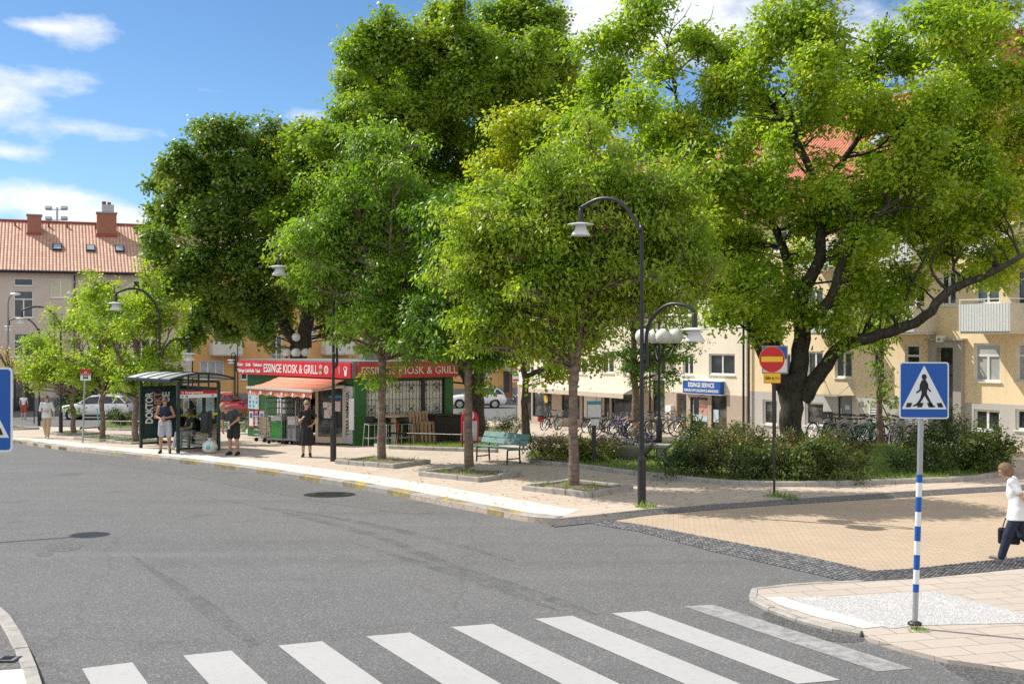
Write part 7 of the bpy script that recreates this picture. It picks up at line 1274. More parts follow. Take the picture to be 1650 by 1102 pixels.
# ---------------------------------------------------------------- cars
def car(label, loc, rz, paint, suv=True):
    root = thing('parked_car', label, 'car', loc, rz, 'cars parked along the far street'); P = M[paint]
    st = [(2.30, .42, .66, .62), (2.22, .28, .82, .80), (2.0, .22, .93, .89), (1.55, .2, 1.0, .92), (1.0, .2, 1.06, .93), (0, .2, 1.09, .94), (-1.2, .2, 1.12, .94), (-1.95, .22, 1.10, .92), (-2.24, .30, 1.02, .86), (-2.33, .45, .82, .80)]
    mb = MB(); vs = []; prof = lambda w, z0, z1: [(-w * .80, z0), (-w * .97, z0 + .10), (-w, lerp(z0, z1, .55)), (-w * .95, z1 - .06), (-w * .86, z1), (0, z1 + .025), (w * .86, z1), (w * .95, z1 - .06), (w, lerp(z0, z1, .55)), (w * .97, z0 + .10), (w * .80, z0)]
    for x, z0, z1, w in st: vs += [(x, y, z) for y, z in prof(w, z0, z1)]
    k = 11; fs = [(i * k + j, i * k + (j + 1) % k, (i + 1) * k + (j + 1) % k, (i + 1) * k + j) for i in range(len(st) - 1) for j in range(k)]; mb.add(vs, fs, P, True); mb.add(vs[:k], [tuple(range(k))], P); mb.add(vs[-k:], [tuple(range(k))], P); mb.build('body', root)
    gs = [(1.10, 1.06, 1.08, .84, .80), (.55, 1.08, 1.42, .86, .70), (.25, 1.09, 1.55, .87, .665), (-.5, 1.10, 1.60, .87, .66), (-1.3, 1.11, 1.57, .86, .655), (-1.75, 1.11, 1.46, .84, .66), (-2.18, 1.09, 1.13, .80, .76)]
    mb = MB(); vs = []
    for x, z0, z1, w0, w1 in gs: vs += [(x, -w0, z0), (x, -w1, z1), (x, -w1 * .6, z1 + .03), (x, w1 * .6, z1 + .03), (x, w1, z1), (x, w0, z0)]
    fs = [(i * 6 + j, i * 6 + j + 1, (i + 1) * 6 + j + 1, (i + 1) * 6 + j) for i in range(len(gs) - 1) for j in range(5)]; mb.add(vs, fs, M['carglass'], False); mb.build('windows', root)
    mb = MB(); vs = []
    for x, z0, z1, w0, w1 in gs[2:6]: vs += [(x, -w1 - .02, z1 - .035), (x, -w1 + .03, z1 + .022), (x, -w1 * .6, z1 + .048), (x, w1 * .6, z1 + .048), (x, w1 - .03, z1 + .022), (x, w1 + .02, z1 - .035)]
    mb.add(vs, [(i * 6 + j, i * 6 + j + 1, (i + 1) * 6 + j + 1, (i + 1) * 6 + j) for i in range(3) for j in range(5)], P, True)
    for s in (-1, 1):
        for (a, b_, t) in (((1.08, s * .845, 1.07), (.26, s * .68, 1.56), .07), ((-.35, s * .882, 1.10), (-.42, s * .675, 1.59), .07), ((-1.30, s * .872, 1.12), (-1.50, s * .665, 1.54), .10), ((-2.12, s * .815, 1.10), (-1.72, s * .665, 1.48), .12)): mb.bar(a, b_, .03, t, P, up=(1, 0, 0) if abs(a[0] - b_[0]) < .3 else (0, 0, 1))
        mb.tube([(.1, s * .66, 1.64), (-1.4, s * .65, 1.64)], .02, M['alu'], 6)
    mb.build('roof', root)
    mb = MB()
    for s in (-1, 1):
        for x in (1.42, -1.38): mb.lathe([(0, 0), (.40, 0), (.40, .02)], M['plastic'], 24, (x, s * .93, .35), mat=Matrix.Rotation(R(-90 * s), 4, 'X'))
        mb.b2((-1.0, s * .90 - .05, .20), (1.05, s * .90 + .045, .34), M['plastic'])
    mb.b2((2.20, -.6, .25), (2.325, .6, .45), M['plastic']); mb.b2((2.285, -.42, .55), (2.33, .42, .74), M['plastic']); mb.b2((-2.36, -.7, .3), (-2.2, .7, .5), M['plastic']); mb.build('trim', root)
    for x in (1.42, -1.38):
        for s in (-1, 1):
            w_ = MB(); m4 = Matrix.Rotation(R(-90 * s), 4, 'X'); w_.lathe([(.22, -.20), (.33, -.20), (.345, -.16), (.345, .02), (.33, .04), (.23, .045)], M['tyre'], 24, (x, s * .915, .345), mat=m4); wo = w_.build('wheel', root); w_ = MB(); w_.lathe([(0, .02), (.05, .04), (.06, .02), (.18, .015), (.235, .04)], M['rim'], 20, (x, s * .915, .345), mat=m4); 
            for i in range(5): a = i * 1.2566; w_.bar((x, s * .95, .345), (x + .21 * math.cos(a), s * .955, .345 + .21 * math.sin(a)), .02, .06, M['rim'], up=(0, 1, 0))
            w_.build('rim', wo)
    for s in (-1, 1):
        mb = MB(); mb.box((2.18, s * .64, .76), (.16, .28, .12), M['headlamp'], rz=-s * .35); mb.build('headlight', root); mb = MB(); mb.box((-2.24, s * .70, .92), (.10, .26, .16), M['tail'], rz=s * .25); mb.build('tail_light', root); mb = MB(); mb.ball((.78, s * 1.02, 1.12), (.08, .12, .08), P, 12, 8); mb.build('mirror', root)
        for x in (.3, -.75): mb = MB(); mb.box((x - .25, s * .945, .93), (.16, .03, .03), M['alu']); mb.build('door_handle', root)
    mb = MB(); mb.b2((2.326, -.25, .46), (2.334, .25, .56), M['signwhite']); mb.b2((-2.368, -.25, .62), (-2.36, .25, .72), M['signwhite']); mb.build('number_plate', root); return root
def cz(px, D): p = at(px, 0, D); p.z = ter(D); return p
car('white estate car on the street beyond the left lamps', cz(156, 78.5), R(180 + 4), 'carwhite')
car('white car parked behind the kiosk and the big trunk', cz(768, 92.0), R(180 + 6), 'carwhite')
car('red car half hidden behind the green kiosk wall', cz(413, 79.0), R(180 + 4), 'carred')
car('dark red car seen through the bus shelter glass', cz(337, 82.0), R(180 - 12), 'carred')
car('dark blue car peeking out beside the house corner sign', cz(872, 96.0), R(180 + 6), 'carblue')
# ---------------------------------------------------------------- bicycles
def bike(label, frame_mat='black', basket=False):
    root = thing('bicycle', label, 'bicycle', (0, 0, 0), 0, 'bicycles parked on the square'); r = .335; X1, X2 = -.52, .53
    for x in (X1, X2):
        mb = MB(); n = 26; ring = [(x + r * math.cos(2 * math.pi * i / n), 0, r + r * math.sin(2 * math.pi * i / n)) for i in range(n + 1)]; mb.tube(ring, .026, M['tyre'], 6, caps=False); w_ = mb.build('wheel', root)
        mb = MB(); ring = [(x + (r - .03) * math.cos(2 * math.pi * i / n), 0, r + (r - .03) * math.sin(2 * math.pi * i / n)) for i in range(n + 1)]; mb.tube(ring, .010, M['alu'], 5, caps=False)
        for i in range(14): a = 2 * math.pi * i / 14; mb.bar((x, .02 * (1 if i % 2 else -1), r), (x + (r - .03) * math.cos(a), 0, r + (r - .03) * math.sin(a)), .004, .004, M['alu'])
        mb.tube([(x, -.04, r), (x, .04, r)], .02, M['alu'], 8); mb.build('rim', w_)
    f = M[frame_mat]; mb = MB(); bb = (-.08, 0, .29); st = (-.22, 0, .78); hd = (.36, 0, .86); hd2 = (.40, 0, .68)
    for a, b_ in ((bb, st), (bb, hd2), ((-.20, 0, .66), (.37, 0, .80)), (hd, hd2)): mb.tube([a, b_], .024, f, 7)
    for s in (-1, 1): mb.tube([bb, (X1, s * .05, r)], .015, f, 6); mb.tube([(-.20, 0, .70), (X1, s * .05, r)], .013, f, 6); mb.tube([hd2, (.44, s * .05, .58), (X2, s * .05, r)], .012, f, 6)
    mb.build('frame', root)
    mb = MB(); mb.tube([hd, (.34, 0, 1.0)], .013, M['alu'], 6); mb.tube([(.22, -.29, 1.03), (.34, -.18, 1.03), (.36, 0, 1.0), (.34, .18, 1.03), (.22, .29, 1.03)], .018, M['black'], 6); mb.build('handlebar', root)
    mb = MB(); mb.tube([st, (-.24, 0, .90)], .013, M['alu'], 6); mb.ball((-.26, 0, .93), (.14, .08, .035), M['black'], 12, 7); mb.build('saddle', root)
    mb = MB(); mb.lathe([(.06, -.01), (.09, -.01), (.09, .01), (.06, .01)], M['black'], 14, bb, mat=XZ); mb.tube([(-.08, -.07, .29), (-.02, -.07, .15), (-.02, -.15, .15)], .010, M['black'], 5); mb.tube([(-.08, .07, .29), (-.14, .07, .43), (-.14, .15, .43)], .010, M['black'], 5); mb.build('crank', root)
    for x, a0, a1 in ((X1, 20, 175), (X2, 40, 150)): mb = MB(); mb.tube([(x + (r + .03) * math.cos(R(lerp(a0, a1, i / 10))), 0, r + (r + .03) * math.sin(R(lerp(a0, a1, i / 10)))) for i in range(11)], .016, f, 5); mb.build('mudguard', root)
    if basket:
        mb = MB()
        for k in range(4): z = .78 + k * .08; mb.tube([(.45, -.15, z), (.72, -.15, z), (.72, .15, z), (.45, .15, z), (.45, -.15, z)], .006, M['steelgrey'], 4)
        for k in range(6): y = -.15 + k * .06; mb.tube([(.72, y, .78), (.72, y, 1.02)], .005, M['steelgrey'], 4); mb.tube([(.45, y, .78), (.45, y, 1.02)], .005, M['steelgrey'], 4)
        mb.build('basket', root)
    else: mb = MB(); mb.b2((-.72, -.06, .72), (-.34, .06, .735), M['black']); mb.bar((-.62, .05, .72), (X1, .05, r), .01, .01, M['black']); mb.bar((-.62, -.05, .72), (X1, -.05, r), .01, .01, M['black']); mb.build('luggage_rack', root)
    return root
for nme, col in (('bk_white', (.62, .63, .63)), ('bk_purple', (.28, .22, .50)), ('bk_red', (.42, .05, .05)), ('bk_green', (.02, .16, .09)), ('bk_blue', (.06, .20, .45)), ('bk_grey', (.30, .32, .34)), ('bk_beige', (.50, .44, .33)), ('bk_turq', (.08, .36, .38))): M[nme] = mk(nme, col, .35)
blk = M['black'].name; pb = bike('black bicycle leaning at the restaurant window with a red bag', 'black'); pk = bike('dark bicycle with a wire front basket by the cream vents', 'bk_grey', True)
BK = [ # px, ground py, yaw deg, source, frame material, label
 (882, 690, 60, 'b', None, None), (897, 692, 75, 'b', 'bk_turq', 'turquoise bicycle with upright handlebar left of the white window papers'), (960, 697, 35, 'b', None, 'black bicycle beside the information post'), (975, 702, 20, 'b', None, 'black bicycle in front of the restaurant lamp pole'), (992, 698, 60, 'b', 'bk_purple', 'lilac framed bicycle left of the red one'), (1008, 697, 50, 'b', 'bk_red', 'red bicycle in the middle of the row behind the flower bowl'), (1026, 699, 45, 'k', 'bk_blue', 'blue bicycle with basket beside the dark menu board'), (1038, 703, 12, 'b', 'bk_beige', 'beige bicycle crossing behind the tall double lamp'), (1052, 698, 50, 'k', 'bk_white', 'white bicycle with basket left of the globe lamp pole'), (1070, 703, 8, 'b', 'bk_beige', 'cream bicycle seen behind the globe lamp pole'), (1080, 697, 40, 'b', 'bk_blue', 'blue bicycle at the right end of the restaurant row'),
 (1322, 706, 40, 'b', 'bk_grey', 'grey bicycle nearest the big shop window by the oak'), (1338, 708, 55, 'b', None, 'black bicycle in front of the letter box'), (1352, 712, 35, 'b', 'bk_white', 'white bicycle in front of the dark metal door'), (1366, 713, 60, 'b', 'bk_grey', 'grey bicycle right of the metal door'), (1380, 715, 20, 'b', 'bk_white', 'white bicycle leaning toward the green one'), (1394, 712, 50, 'k', None, 'black bicycle with basket left of the green framed one'), (1405, 717, 25, 'b', 'bk_green', 'green framed bicycle beside the young tree'), (1438, 717, 62, 'b', 'bk_grey', 'grey bicycle right of the young tree'), (1458, 717, 30, 'k', None, None), (1474, 714, 35, 'b', 'bk_red', 'rusty red bicycle behind the crossing sign pole')]
BK += [(888, 693, 40, 'k', None, 'black bicycle with basket leaning behind the red pannier'), (968, 699, 50, 'b', 'bk_grey', 'grey bicycle squeezed between two black ones near the notice post'), (1000, 700, 30, 'b', 'bk_white', 'white bicycle behind the flower bowl left half'), (1018, 697, 65, 'b', None, 'black bicycle right of the red one in the row'), (1046, 700, 65, 'b', None, 'black bicycle between the beige and the white one'), (1062, 699, 25, 'b', 'bk_grey', 'grey bicycle directly behind the globe lamp'), (1330, 708, 62, 'b', 'bk_blue', 'blue bicycle at the left end of the row by the oak'), (1345, 709, 48, 'b', 'bk_white', 'white bicycle just left of the metal door'), (1360, 711, 28, 'b', None, 'black bicycle across the foot of the metal door'), (1374, 713, 66, 'b', None, 'black bicycle between the grey and the white one'), (1388, 714, 44, 'b', 'bk_turq', 'turquoise bicycle left of the young tree'), (1428, 716, 35, 'b', None, 'black bicycle touching the young tree trunk')]
rr = random.Random(2); usedb = usedk = False
for (px, py, yw, src, fm, lab) in BK:
    p = gp(px, py, .12); z = R(yw + rr.uniform(-8, 8))
    if src == 'b' and lab is None: pb.location = p; pb.rotation_euler = (R(6), 0, z); continue
    if src == 'k' and lab is None: pk.location = p; pk.rotation_euler = (R(5), 0, z); continue
    sc_ = pb if src == 'b' else pk; base_f = blk if src == 'b' else 'bk_grey'
    # recolour only the frame and mudguards
    r_ = sc_.copy(); COL.objects.link(r_); r_.location = p; r_.rotation_euler = (R(rr.uniform(3, 9)), 0, z); r_['label'] = lab
    for ch in KIDS[sc_.name]:
        c = ch.copy(); COL.objects.link(c); c.parent = r_
        if ch.name.split('.')[0] in ('frame', 'mudguard'):
            c.data = ch.data.copy(); c.data.materials[0] = M[fm] if fm else M['black']
        for g2 in KIDS.get(ch.name, []): d = g2.copy(); COL.objects.link(d); d.parent = c
p = gp(879, 690, .12); o = thing('pannier_bag', 'dark red pannier bag hanging on the black bicycle at the restaurant', 'bag', p + Vector((-.28, -.22, .38)), .6); mb = MB(); mb.box((0, 0, .18), (.36, .16, .34), M['carred']); mb.build('bag_body', o, bevel=.03); mb = MB(); mb.box((0, -.01, .34), (.38, .19, .06), M['ink']); mb.build('flap', o, bevel=.02)
# ---------------------------------------------------------------- electric scooter and planter trough
c = gp(147, 694, .12); o = thing('electric_scooter', 'turquoise electric scooter parked by the hedge', 'scooter', c, R(35)); mb = MB(); mb.tube([(.42, 0, .10), (.38, 0, .35), (.30, 0, 1.12)], .03, M['turq'], 8); mb.build('steering_column', o); mb = MB(); mb.tube([(.28, -.24, 1.14), (.30, 0, 1.12), (.28, .24, 1.14)], .016, M['black'], 6); mb.build('handlebar', o); mb = MB(); mb.box((-.08, 0, .16), (.85, .16, .06), M['black']); mb.build('deck', o, bevel=.02)
for x in (.45, -.48): mb = MB(); mb.lathe([(.03, -.03), (.10, -.03), (.115, 0), (.10, .03), (.03, .03)], M['tyre'], 18, (x, 0, .115), mat=XZ); mb.build('wheel', o)
mb = MB(); mb.box((-.46, 0, .245), (.26, .1, .03), M['turq']); mb.build('mudguard', o, bevel=.01)
# ---------------------------------------------------------------- people: signed-distance bodies turned into one continuous skin
V3 = lambda *a: np.array(a, float)
def sd_prim(p, P):
    if p[0] == 'cap':
        a, b, ra, rb = p[1:5]; ab = b - a; t = np.clip(((P - a) @ ab) / max(ab @ ab, 1e-9), 0, 1); return np.linalg.norm(P - a - t[..., None] * ab, axis=-1) - (ra + (rb - ra) * t)
    if p[0] == 'ell':
        c, r = p[1:3]; q = (P - c) / r; n = np.linalg.norm(q, axis=-1); return (n - 1) * np.min(r) if np.min(r) > .6 * np.max(r) else n * (n - 1) / np.maximum(np.linalg.norm(q / r, axis=-1), 1e-6)
    a, b, ra, rb = p[1:5]                                   # 'con': elliptical tapered tube, x/y radii
    h = b[2] - a[2]; t = np.clip((P[..., 2] - a[2]) / h, 0, 1); cx = a[0] + (b[0] - a[0]) * t; cy = a[1] + (b[1] - a[1]) * t
    rx = ra[0] + (rb[0] - ra[0]) * t; ry = ra[1] + (rb[1] - ra[1]) * t; th = np.arctan2(P[..., 1] - cy, P[..., 0] - cx); f = 1 + (p[6] * np.sin(th * 9 + p[7]) * (1 - t) if len(p) > 6 else 0)
    d = (np.hypot((P[..., 0] - cx) / rx, (P[..., 1] - cy) / ry) - f) * np.minimum(rx, ry); return np.maximum(d, np.maximum(min(a[2], b[2]) - P[..., 2], P[..., 2] - max(a[2], b[2])))
def bbox(p):
    if p[0] == 'ell': return p[1] - p[2], p[1] + p[2]
    r = max(np.max(p[3]), np.max(p[4])) * 1.1; return np.minimum(p[1], p[2]) - r, np.maximum(p[1], p[2]) + r
def surface(prims, h, ks, cut=None):
    lo = np.min([bbox(p)[0] for p in prims], axis=0) - 4 * h; hi = np.max([bbox(p)[1] for p in prims], axis=0) + 4 * h
    n = np.ceil((hi - lo) / h).astype(int) + 1; D = np.full(n, .5); ax = [lo[i] + h * np.arange(n[i]) for i in range(3)]
    for p, k in zip(prims, ks):
        b0, b1 = bbox(p); m = k + 3 * h; i0 = np.maximum(((b0 - m - lo) / h).astype(int), 0); i1 = np.minimum(np.ceil((b1 + m - lo) / h).astype(int) + 1, n); sl = tuple(slice(i0[i], i1[i]) for i in range(3))
        G = np.stack(np.meshgrid(ax[0][sl[0]], ax[1][sl[1]], ax[2][sl[2]], indexing='ij'), -1); d = sd_prim(p, G); e = D[sl]
        if k > 0: q = np.maximum(k - np.abs(d - e), 0) / k; D[sl] = np.minimum(d, e) - q * q * k * .25
        else: D[sl] = np.minimum(d, e)
    if cut is not None: D = np.maximum(D, cut(np.stack(np.meshgrid(*ax, indexing='ij'), -1)))
    S_ = D < 0; c = [S_[a:n[0] - 1 + a, b:n[1] - 1 + b, d:n[2] - 1 + d] for a in (0, 1) for b in (0, 1) for d in (0, 1)]; s = sum(x.astype(int) for x in c); act = (s > 0) & (s < 8); idx = np.full(act.shape, -1); I = np.argwhere(act); idx[act] = np.arange(len(I))
    acc = np.zeros((len(I), 3)); cnt = np.zeros(len(I)); off = [(a, b, d) for a in (0, 1) for b in (0, 1) for d in (0, 1)]
    for u in off:
        for ax_ in range(3):
            if u[ax_]: continue
            v = list(u); v[ax_] = 1; du = D[tuple((I + u).T)]; dv = D[tuple((I + v).T)]; cr = (du < 0) != (dv < 0); t = np.where(cr, du / np.where(cr, du - dv, 1), 0); q = I + np.array(u, float); q[:, ax_] += t; acc[cr] += q[cr]; cnt[cr] += 1
    vs = lo + h * acc / cnt[:, None]; F_ = []
    for a in range(3):
        b, c_ = (a + 1) % 3, (a + 2) % 3; s0 = [slice(1, n[i] - 1) for i in range(3)]; s1 = list(s0); s0[a] = slice(1, n[a] - 2); s1[a] = slice(2, n[a] - 1); A_ = S_[tuple(s0)]; B_ = S_[tuple(s1)]; E = np.argwhere(A_ != B_); fl = A_[A_ != B_]; E = E + 1
        g = lambda db, dc: idx[tuple((E - np.eye(3, dtype=int)[b] * db - np.eye(3, dtype=int)[c_] * dc).T)]; q = np.stack([g(1, 1), g(0, 1), g(0, 0), g(1, 0)], 1); q[~fl] = q[~fl][:, ::-1]; F_.append(q)
    return vs, np.concatenate(F_)
def skin_mesh(name, prims, mats, ks, h, cut=None):
    vs, fs = surface(prims, h, ks, cut); me = bpy.data.meshes.new(name); me.from_pydata(vs.tolist(), [], fs.tolist()); um = []
    for m in mats:
        if m not in um: um.append(m); me.materials.append(M[m])
    fc = vs[fs].mean(1); best = np.full(len(fc), 9.); bi = np.zeros(len(fc), int)
    for p, m in zip(prims, mats): d = sd_prim(p, fc) - (.004 if m in ('ink', 'salmon') else 0); w_ = d < best; best[w_] = d[w_]; bi[w_] = um.index(m)
    me.polygons.foreach_set('material_index', bi.astype(np.int32)); me.polygons.foreach_set('use_smooth', np.ones(len(fs), bool)); me.update(); return me
def person(label, loc, facing, J, top, bottom, skin='skin', shoe='shoeblack', sleeve=.5, kind='shorts', hair=('hair_brown', 'short'), shades=True, h=.0125, fem=False, hang=0.0, scale=1.0, tank=False):
    rz = math.atan2(facing[0], -facing[1]); root = thing('person', label, 'person', loc, rz); root.scale = (scale,) * 3
    j = dict(pel=V3(0, 0, .95), chest=V3(0, 0, 1.27), neck=V3(0, .01, 1.46), head=V3(0, -.015, 1.61), shL=V3(.175, .0, 1.41), elL=V3(.225, .03, 1.13), wrL=V3(.235, -.04, .88), shR=V3(-.175, .0, 1.41), elR=V3(-.225, .03, 1.13), wrR=V3(-.235, -.04, .88), hipL=V3(.09, 0, .93), knL=V3(.10, -.02, .50), anL=V3(.105, .02, .09), hipR=V3(-.09, 0, .93), knR=V3(-.10, -.02, .50), anR=V3(-.105, .02, .09), look=V3(0, -1, 0), toeL=V3(.02, -.16, -.055), toeR=V3(-.02, -.16, -.055)); j.update(J); P = []; MT = []; K = []
    def add(p, m, k=.03): P.append(p); MT.append(m); K.append(k)
    w = .93 if fem else 1.0; ch, pel, nk = j['chest'], j['pel'], j['neck']
    add(('ell', ch, V3(.165 * w, .112, .19)), top); add(('cap', ch - (ch - pel) * .2, pel + (ch - pel) * .25, .118 * w, .122 * w), top, .06); add(('ell', pel, V3(.168, .122, .125)), bottom, .04)
    if hang: add(('con', pel + V3(0, 0, -hang), pel + V3(0, 0, .22), (.20, .185), (.155, .13)), top, .02)
    for s in 'LR':
        sh, el, wr = j['sh' + s], j['el' + s], j['wr' + s]; base = (ch * .45 + nk * .55); add(('cap', base + (sh - base) * .2, sh, .058, .058 if not tank else .046), top if not tank else top, .05); sk = skin
        add(('cap', sh, el, .050 * w, .040 * w), sk, .02); add(('cap', el, wr, .041 * w, .027 * w), sk, .015)
        if sleeve: e = sh + (el - sh) * min(sleeve, 1); add(('cap', sh, e, .064 * w, .060 * w), top, .02)
        if sleeve > 1: add(('cap', el, el + (wr - el) * (sleeve - 1), .056 * w, .048 * w), top, .02)
        d = (wr - el) / np.linalg.norm(wr - el); d = d * .8 + j.get('hand' + s, V3(0, 0, 0)); d /= np.linalg.norm(d); pn = j.get('palm' + s, V3(-1 if s == 'L' else 1, -.2, 0)); pn = pn - d * (pn @ d); pn /= np.linalg.norm(pn); sd_ = np.cross(d, pn); pe = wr + d * .085
        for q in (-.02, .0, .02): add(('cap', wr + d * .02 + sd_ * q * .5, pe + sd_ * q, .017, .015), sk, .012)
        for i, q in enumerate((-.030, -.010, .010, .030)):
            L = (.030, .040, .043, .036)[i]; cu = (.25, .30, .35, .42)[i]; r_ = max(.0088, h * .72); a = pe + sd_ * q; b = a + (d * (1 - cu * .5) + pn * cu) * L; c = b + (d * .55 + pn * .8) * L * .8; add(('cap', a - d * .02, b, r_ * 1.1, r_), sk, .003); add(('cap', b, c, r_, r_ * .85), sk, .003)
        ts = -1 if (np.cross(d, pn) @ V3(0, -1, 0)) < 0 else 1; t0 = wr + d * .03 + sd_ * ts * .022; t1 = t0 + d * .03 + sd_ * ts * .026 + pn * .015; add(('cap', t0, t1, .013, .011), sk, .008); add(('cap', t1, t1 + d * .03 + pn * .012, .011, max(.009, h * .7)), sk, .004)
        hp, kn, an = j['hip' + s], j['kn' + s], j['an' + s]; lg = bottom if kind == 'pants' else sk
        add(('cap', hp, kn, .088, .060), lg if kind == 'pants' else sk, .02); add(('cap', kn, kn + (an - kn) * .35, .058, .056), lg, .02); add(('cap', kn + (an - kn) * .35, an, .056, .038), lg, .02)
        if kind == 'pants': add(('cap', hp, kn, .098, .080), bottom, .02); add(('cap', kn, an + (kn - an) * .08, .078, .062), bottom, .02)
        if kind == 'shorts': add(('cap', hp, hp + (kn - hp) * .80, .108, .104), bottom, .015)
        t = an + j['toe' + s]; hl = an - j['toe' + s] * V3(.35, .35, 0) + V3(0, 0, j['toe' + s][2] * .75); add(('cap', hl, an + V3(0, 0, -.01), .034, .042), shoe, .015); add(('cap', hl, t, .036, .034), shoe, .02); add(('cap', an, t, .04, .032), shoe, .02)
    if kind == 'skirt': add(('con', V3(pel[0] - .01, pel[1], .36), pel + V3(0, 0, .12), (.25, .21), (.15, .12), .02, .10, 1.3), bottom, .02)
    hd, lk = j['head'], j['look'] / np.linalg.norm(j['look']); rt = np.cross(lk, V3(0, 0, 1)); rt /= np.linalg.norm(rt); up = np.cross(rt, lk)
    add(('cap', nk - V3(0, 0, .03), hd - up * .05, .054 * w, .05 * w), skin, .03); add(('ell', hd + up * .02, V3(.080, .092, .105)), skin, .02); add(('ell', hd + lk * .022 - up * .055, V3(.057, .062, .062)), skin, .03)
    add(('cap', hd + lk * .085 + up * .012, hd + lk * .104 - up * .020, .010, .015), skin, .01); add(('cap', hd + lk * .078 - up * .058 - rt * .018, hd + lk * .078 - up * .058 + rt * .018, .008, .008), 'salmon', .002)
    for s in (-1, 1): add(('cap', hd + rt * s * .080 + up * .02, hd + rt * s * .083 - up * .018, .014, .010), skin, .006); add(('ell', hd + lk * .083 + rt * s * .032 + up * .018, V3(.012, .012, .009)), 'ink', .001)
    add(('cap', hd + lk * .086 + rt * .02 + up * .034, hd + lk * .082 + rt * .05 + up * .034, .008, .006), skin, .004); add(('cap', hd + lk * .086 - rt * .02 + up * .034, hd + lk * .082 - rt * .05 + up * .034, .008, .006), skin, .004)
    me = skin_mesh('body', P, MT, K, h); o = bpy.data.objects.new('body', me); link(o, root)
    if hair:
        hm, st = hair; hp_ = [('ell', hd + up * .035 - lk * .012, V3(.092, .102, .104))]; kk = [.02]
        if st in ('bob', 'long', 'tidy'): hp_ += [('ell', hd - lk * .045 - up * .02, V3(.088, .075, .10))]; kk += [.04]
        if st == 'tidy': hp_ += [('ell', hd - lk * .05 - up * .05, V3(.078, .062, .075)), ('ell', hd + rt * .055 - up * .01, V3(.042, .055, .07)), ('ell', hd - rt * .055 - up * .01, V3(.042, .055, .07))]; kk += [.03, .02, .02]
        if st == 'long': hp_ += [('cap', hd - lk * .07, hd - lk * .085 - up * .22, .075, .05)]; kk += [.05]
        if st == 'bun': hp_ += [('ell', hd - lk * .09 + up * .08, V3(.05, .05, .05))]; kk += [.02]
        cut = lambda G: np.minimum((G - (hd + lk * .052)) @ lk * 1.0, ((hd + up * .062) - G) @ up) if st not in ('short', 'bun', 'crop') else np.maximum(np.minimum((G - (hd + lk * .04)) @ lk, ((hd + up * .060) - G) @ up), ((hd + up * (-.045 if st != 'crop' else .03)) - G) @ up)
        o = bpy.data.objects.new('hair', skin_mesh('hair', hp_, [hm] * len(hp_), kk, h, cut)); link(o, root)
    if shades:
        mb = MB()
        for s in (-1, 1): c = hd + lk * .094 + rt * s * .032 + up * .018; mb.ball(tuple(c), (.030, .016, .022), M['ink'], 10, 6); mb.tube([tuple(hd + lk * .088 + rt * s * .058 + up * .022), tuple(hd + rt * s * .088 + up * .022)], .005, M['ink'], 5)
        mb.build('sunglasses', root)
    return root, j
def wp(root, p):
    m = Matrix.Translation(root.location) @ Matrix.Rotation(root.rotation_euler[2], 4, 'Z') @ Matrix.Diagonal((*root.scale, 1)); return m @ Vector(p)
# woman walking at the right edge: heel strike, head bowed, back arm swinging, black bag in the far hand
fw = Vector((-.90, .43)); p = gp(1641, 909, .012)
wm, j = person('person in white short sleeved shirt and navy jeans carrying a black bag', p, fw, dict(pel=V3(0, .0, .90), chest=V3(0, -.07, 1.21), neck=V3(0, -.13, 1.40), head=V3(0, -.20, 1.52), look=V3(.05, -1, -.55), hipL=V3(.085, 0, .88), knL=V3(.085, -.15, .49), anL=V3(.085, -.26, .095), toeL=V3(0, -.16, .02), hipR=V3(-.085, .0, .88), knR=V3(-.09, .06, .47), anR=V3(-.09, .36, .20), toeR=V3(0, -.10, -.13), shL=V3(.165, -.10, 1.36), elL=V3(.215, .08, 1.13), wrL=V3(.22, .20, .93), shR=V3(-.165, -.08, 1.36), elR=V3(-.21, -.06, 1.09), wrR=V3(-.21, -.13, .86)), 'c_white', 'c_navy', 'skin', 'shoe', .62, 'pants', ('hair_brown', 'tidy'), False, .0085, True, .16)
q = wp(wm, (-.215, -.15, .76)); o = thing('hand_bag', 'black handbag hanging from the hand of the walking person in white', 'bag', q - Vector((0, 0, .47)), wm.rotation_euler[2]); mb = MB(); mb.box((0, 0, .13), (.14, .34, .26), M['c_black']); mb.build('bag_body', o, bevel=.03)
for s in (-1, 1): mb = MB(); mb.tube([(s * .05, -.1, .25), (s * .03, -.06, .40), (0, 0, .47), (s * .03, .06, .40), (s * .05, .1, .25)], .010, M['c_black'], 6); mb.build('strap', o)
# woman in black before the kiosk
p = gp(494, 736, .12); person('person in black dress and sunglasses with one hand on the hip', p, (.12, -1), dict(shL=V3(.165, 0, 1.38), elL=V3(.33, .06, 1.15), wrL=V3(.185, -.10, 1.0), handL=V3(-.6, .1, -.3), shR=V3(-.165, 0, 1.38), elR=V3(-.22, .0, 1.10), wrR=V3(-.13, -.16, 1.18), handR=V3(.2, -.2, .5), look=V3(.05, -1, -.02)), 'c_black', 'c_black', 'skin', 'shoeblack', .55, 'skirt', ('hair_blond', 'bun'), True, .0125, True)
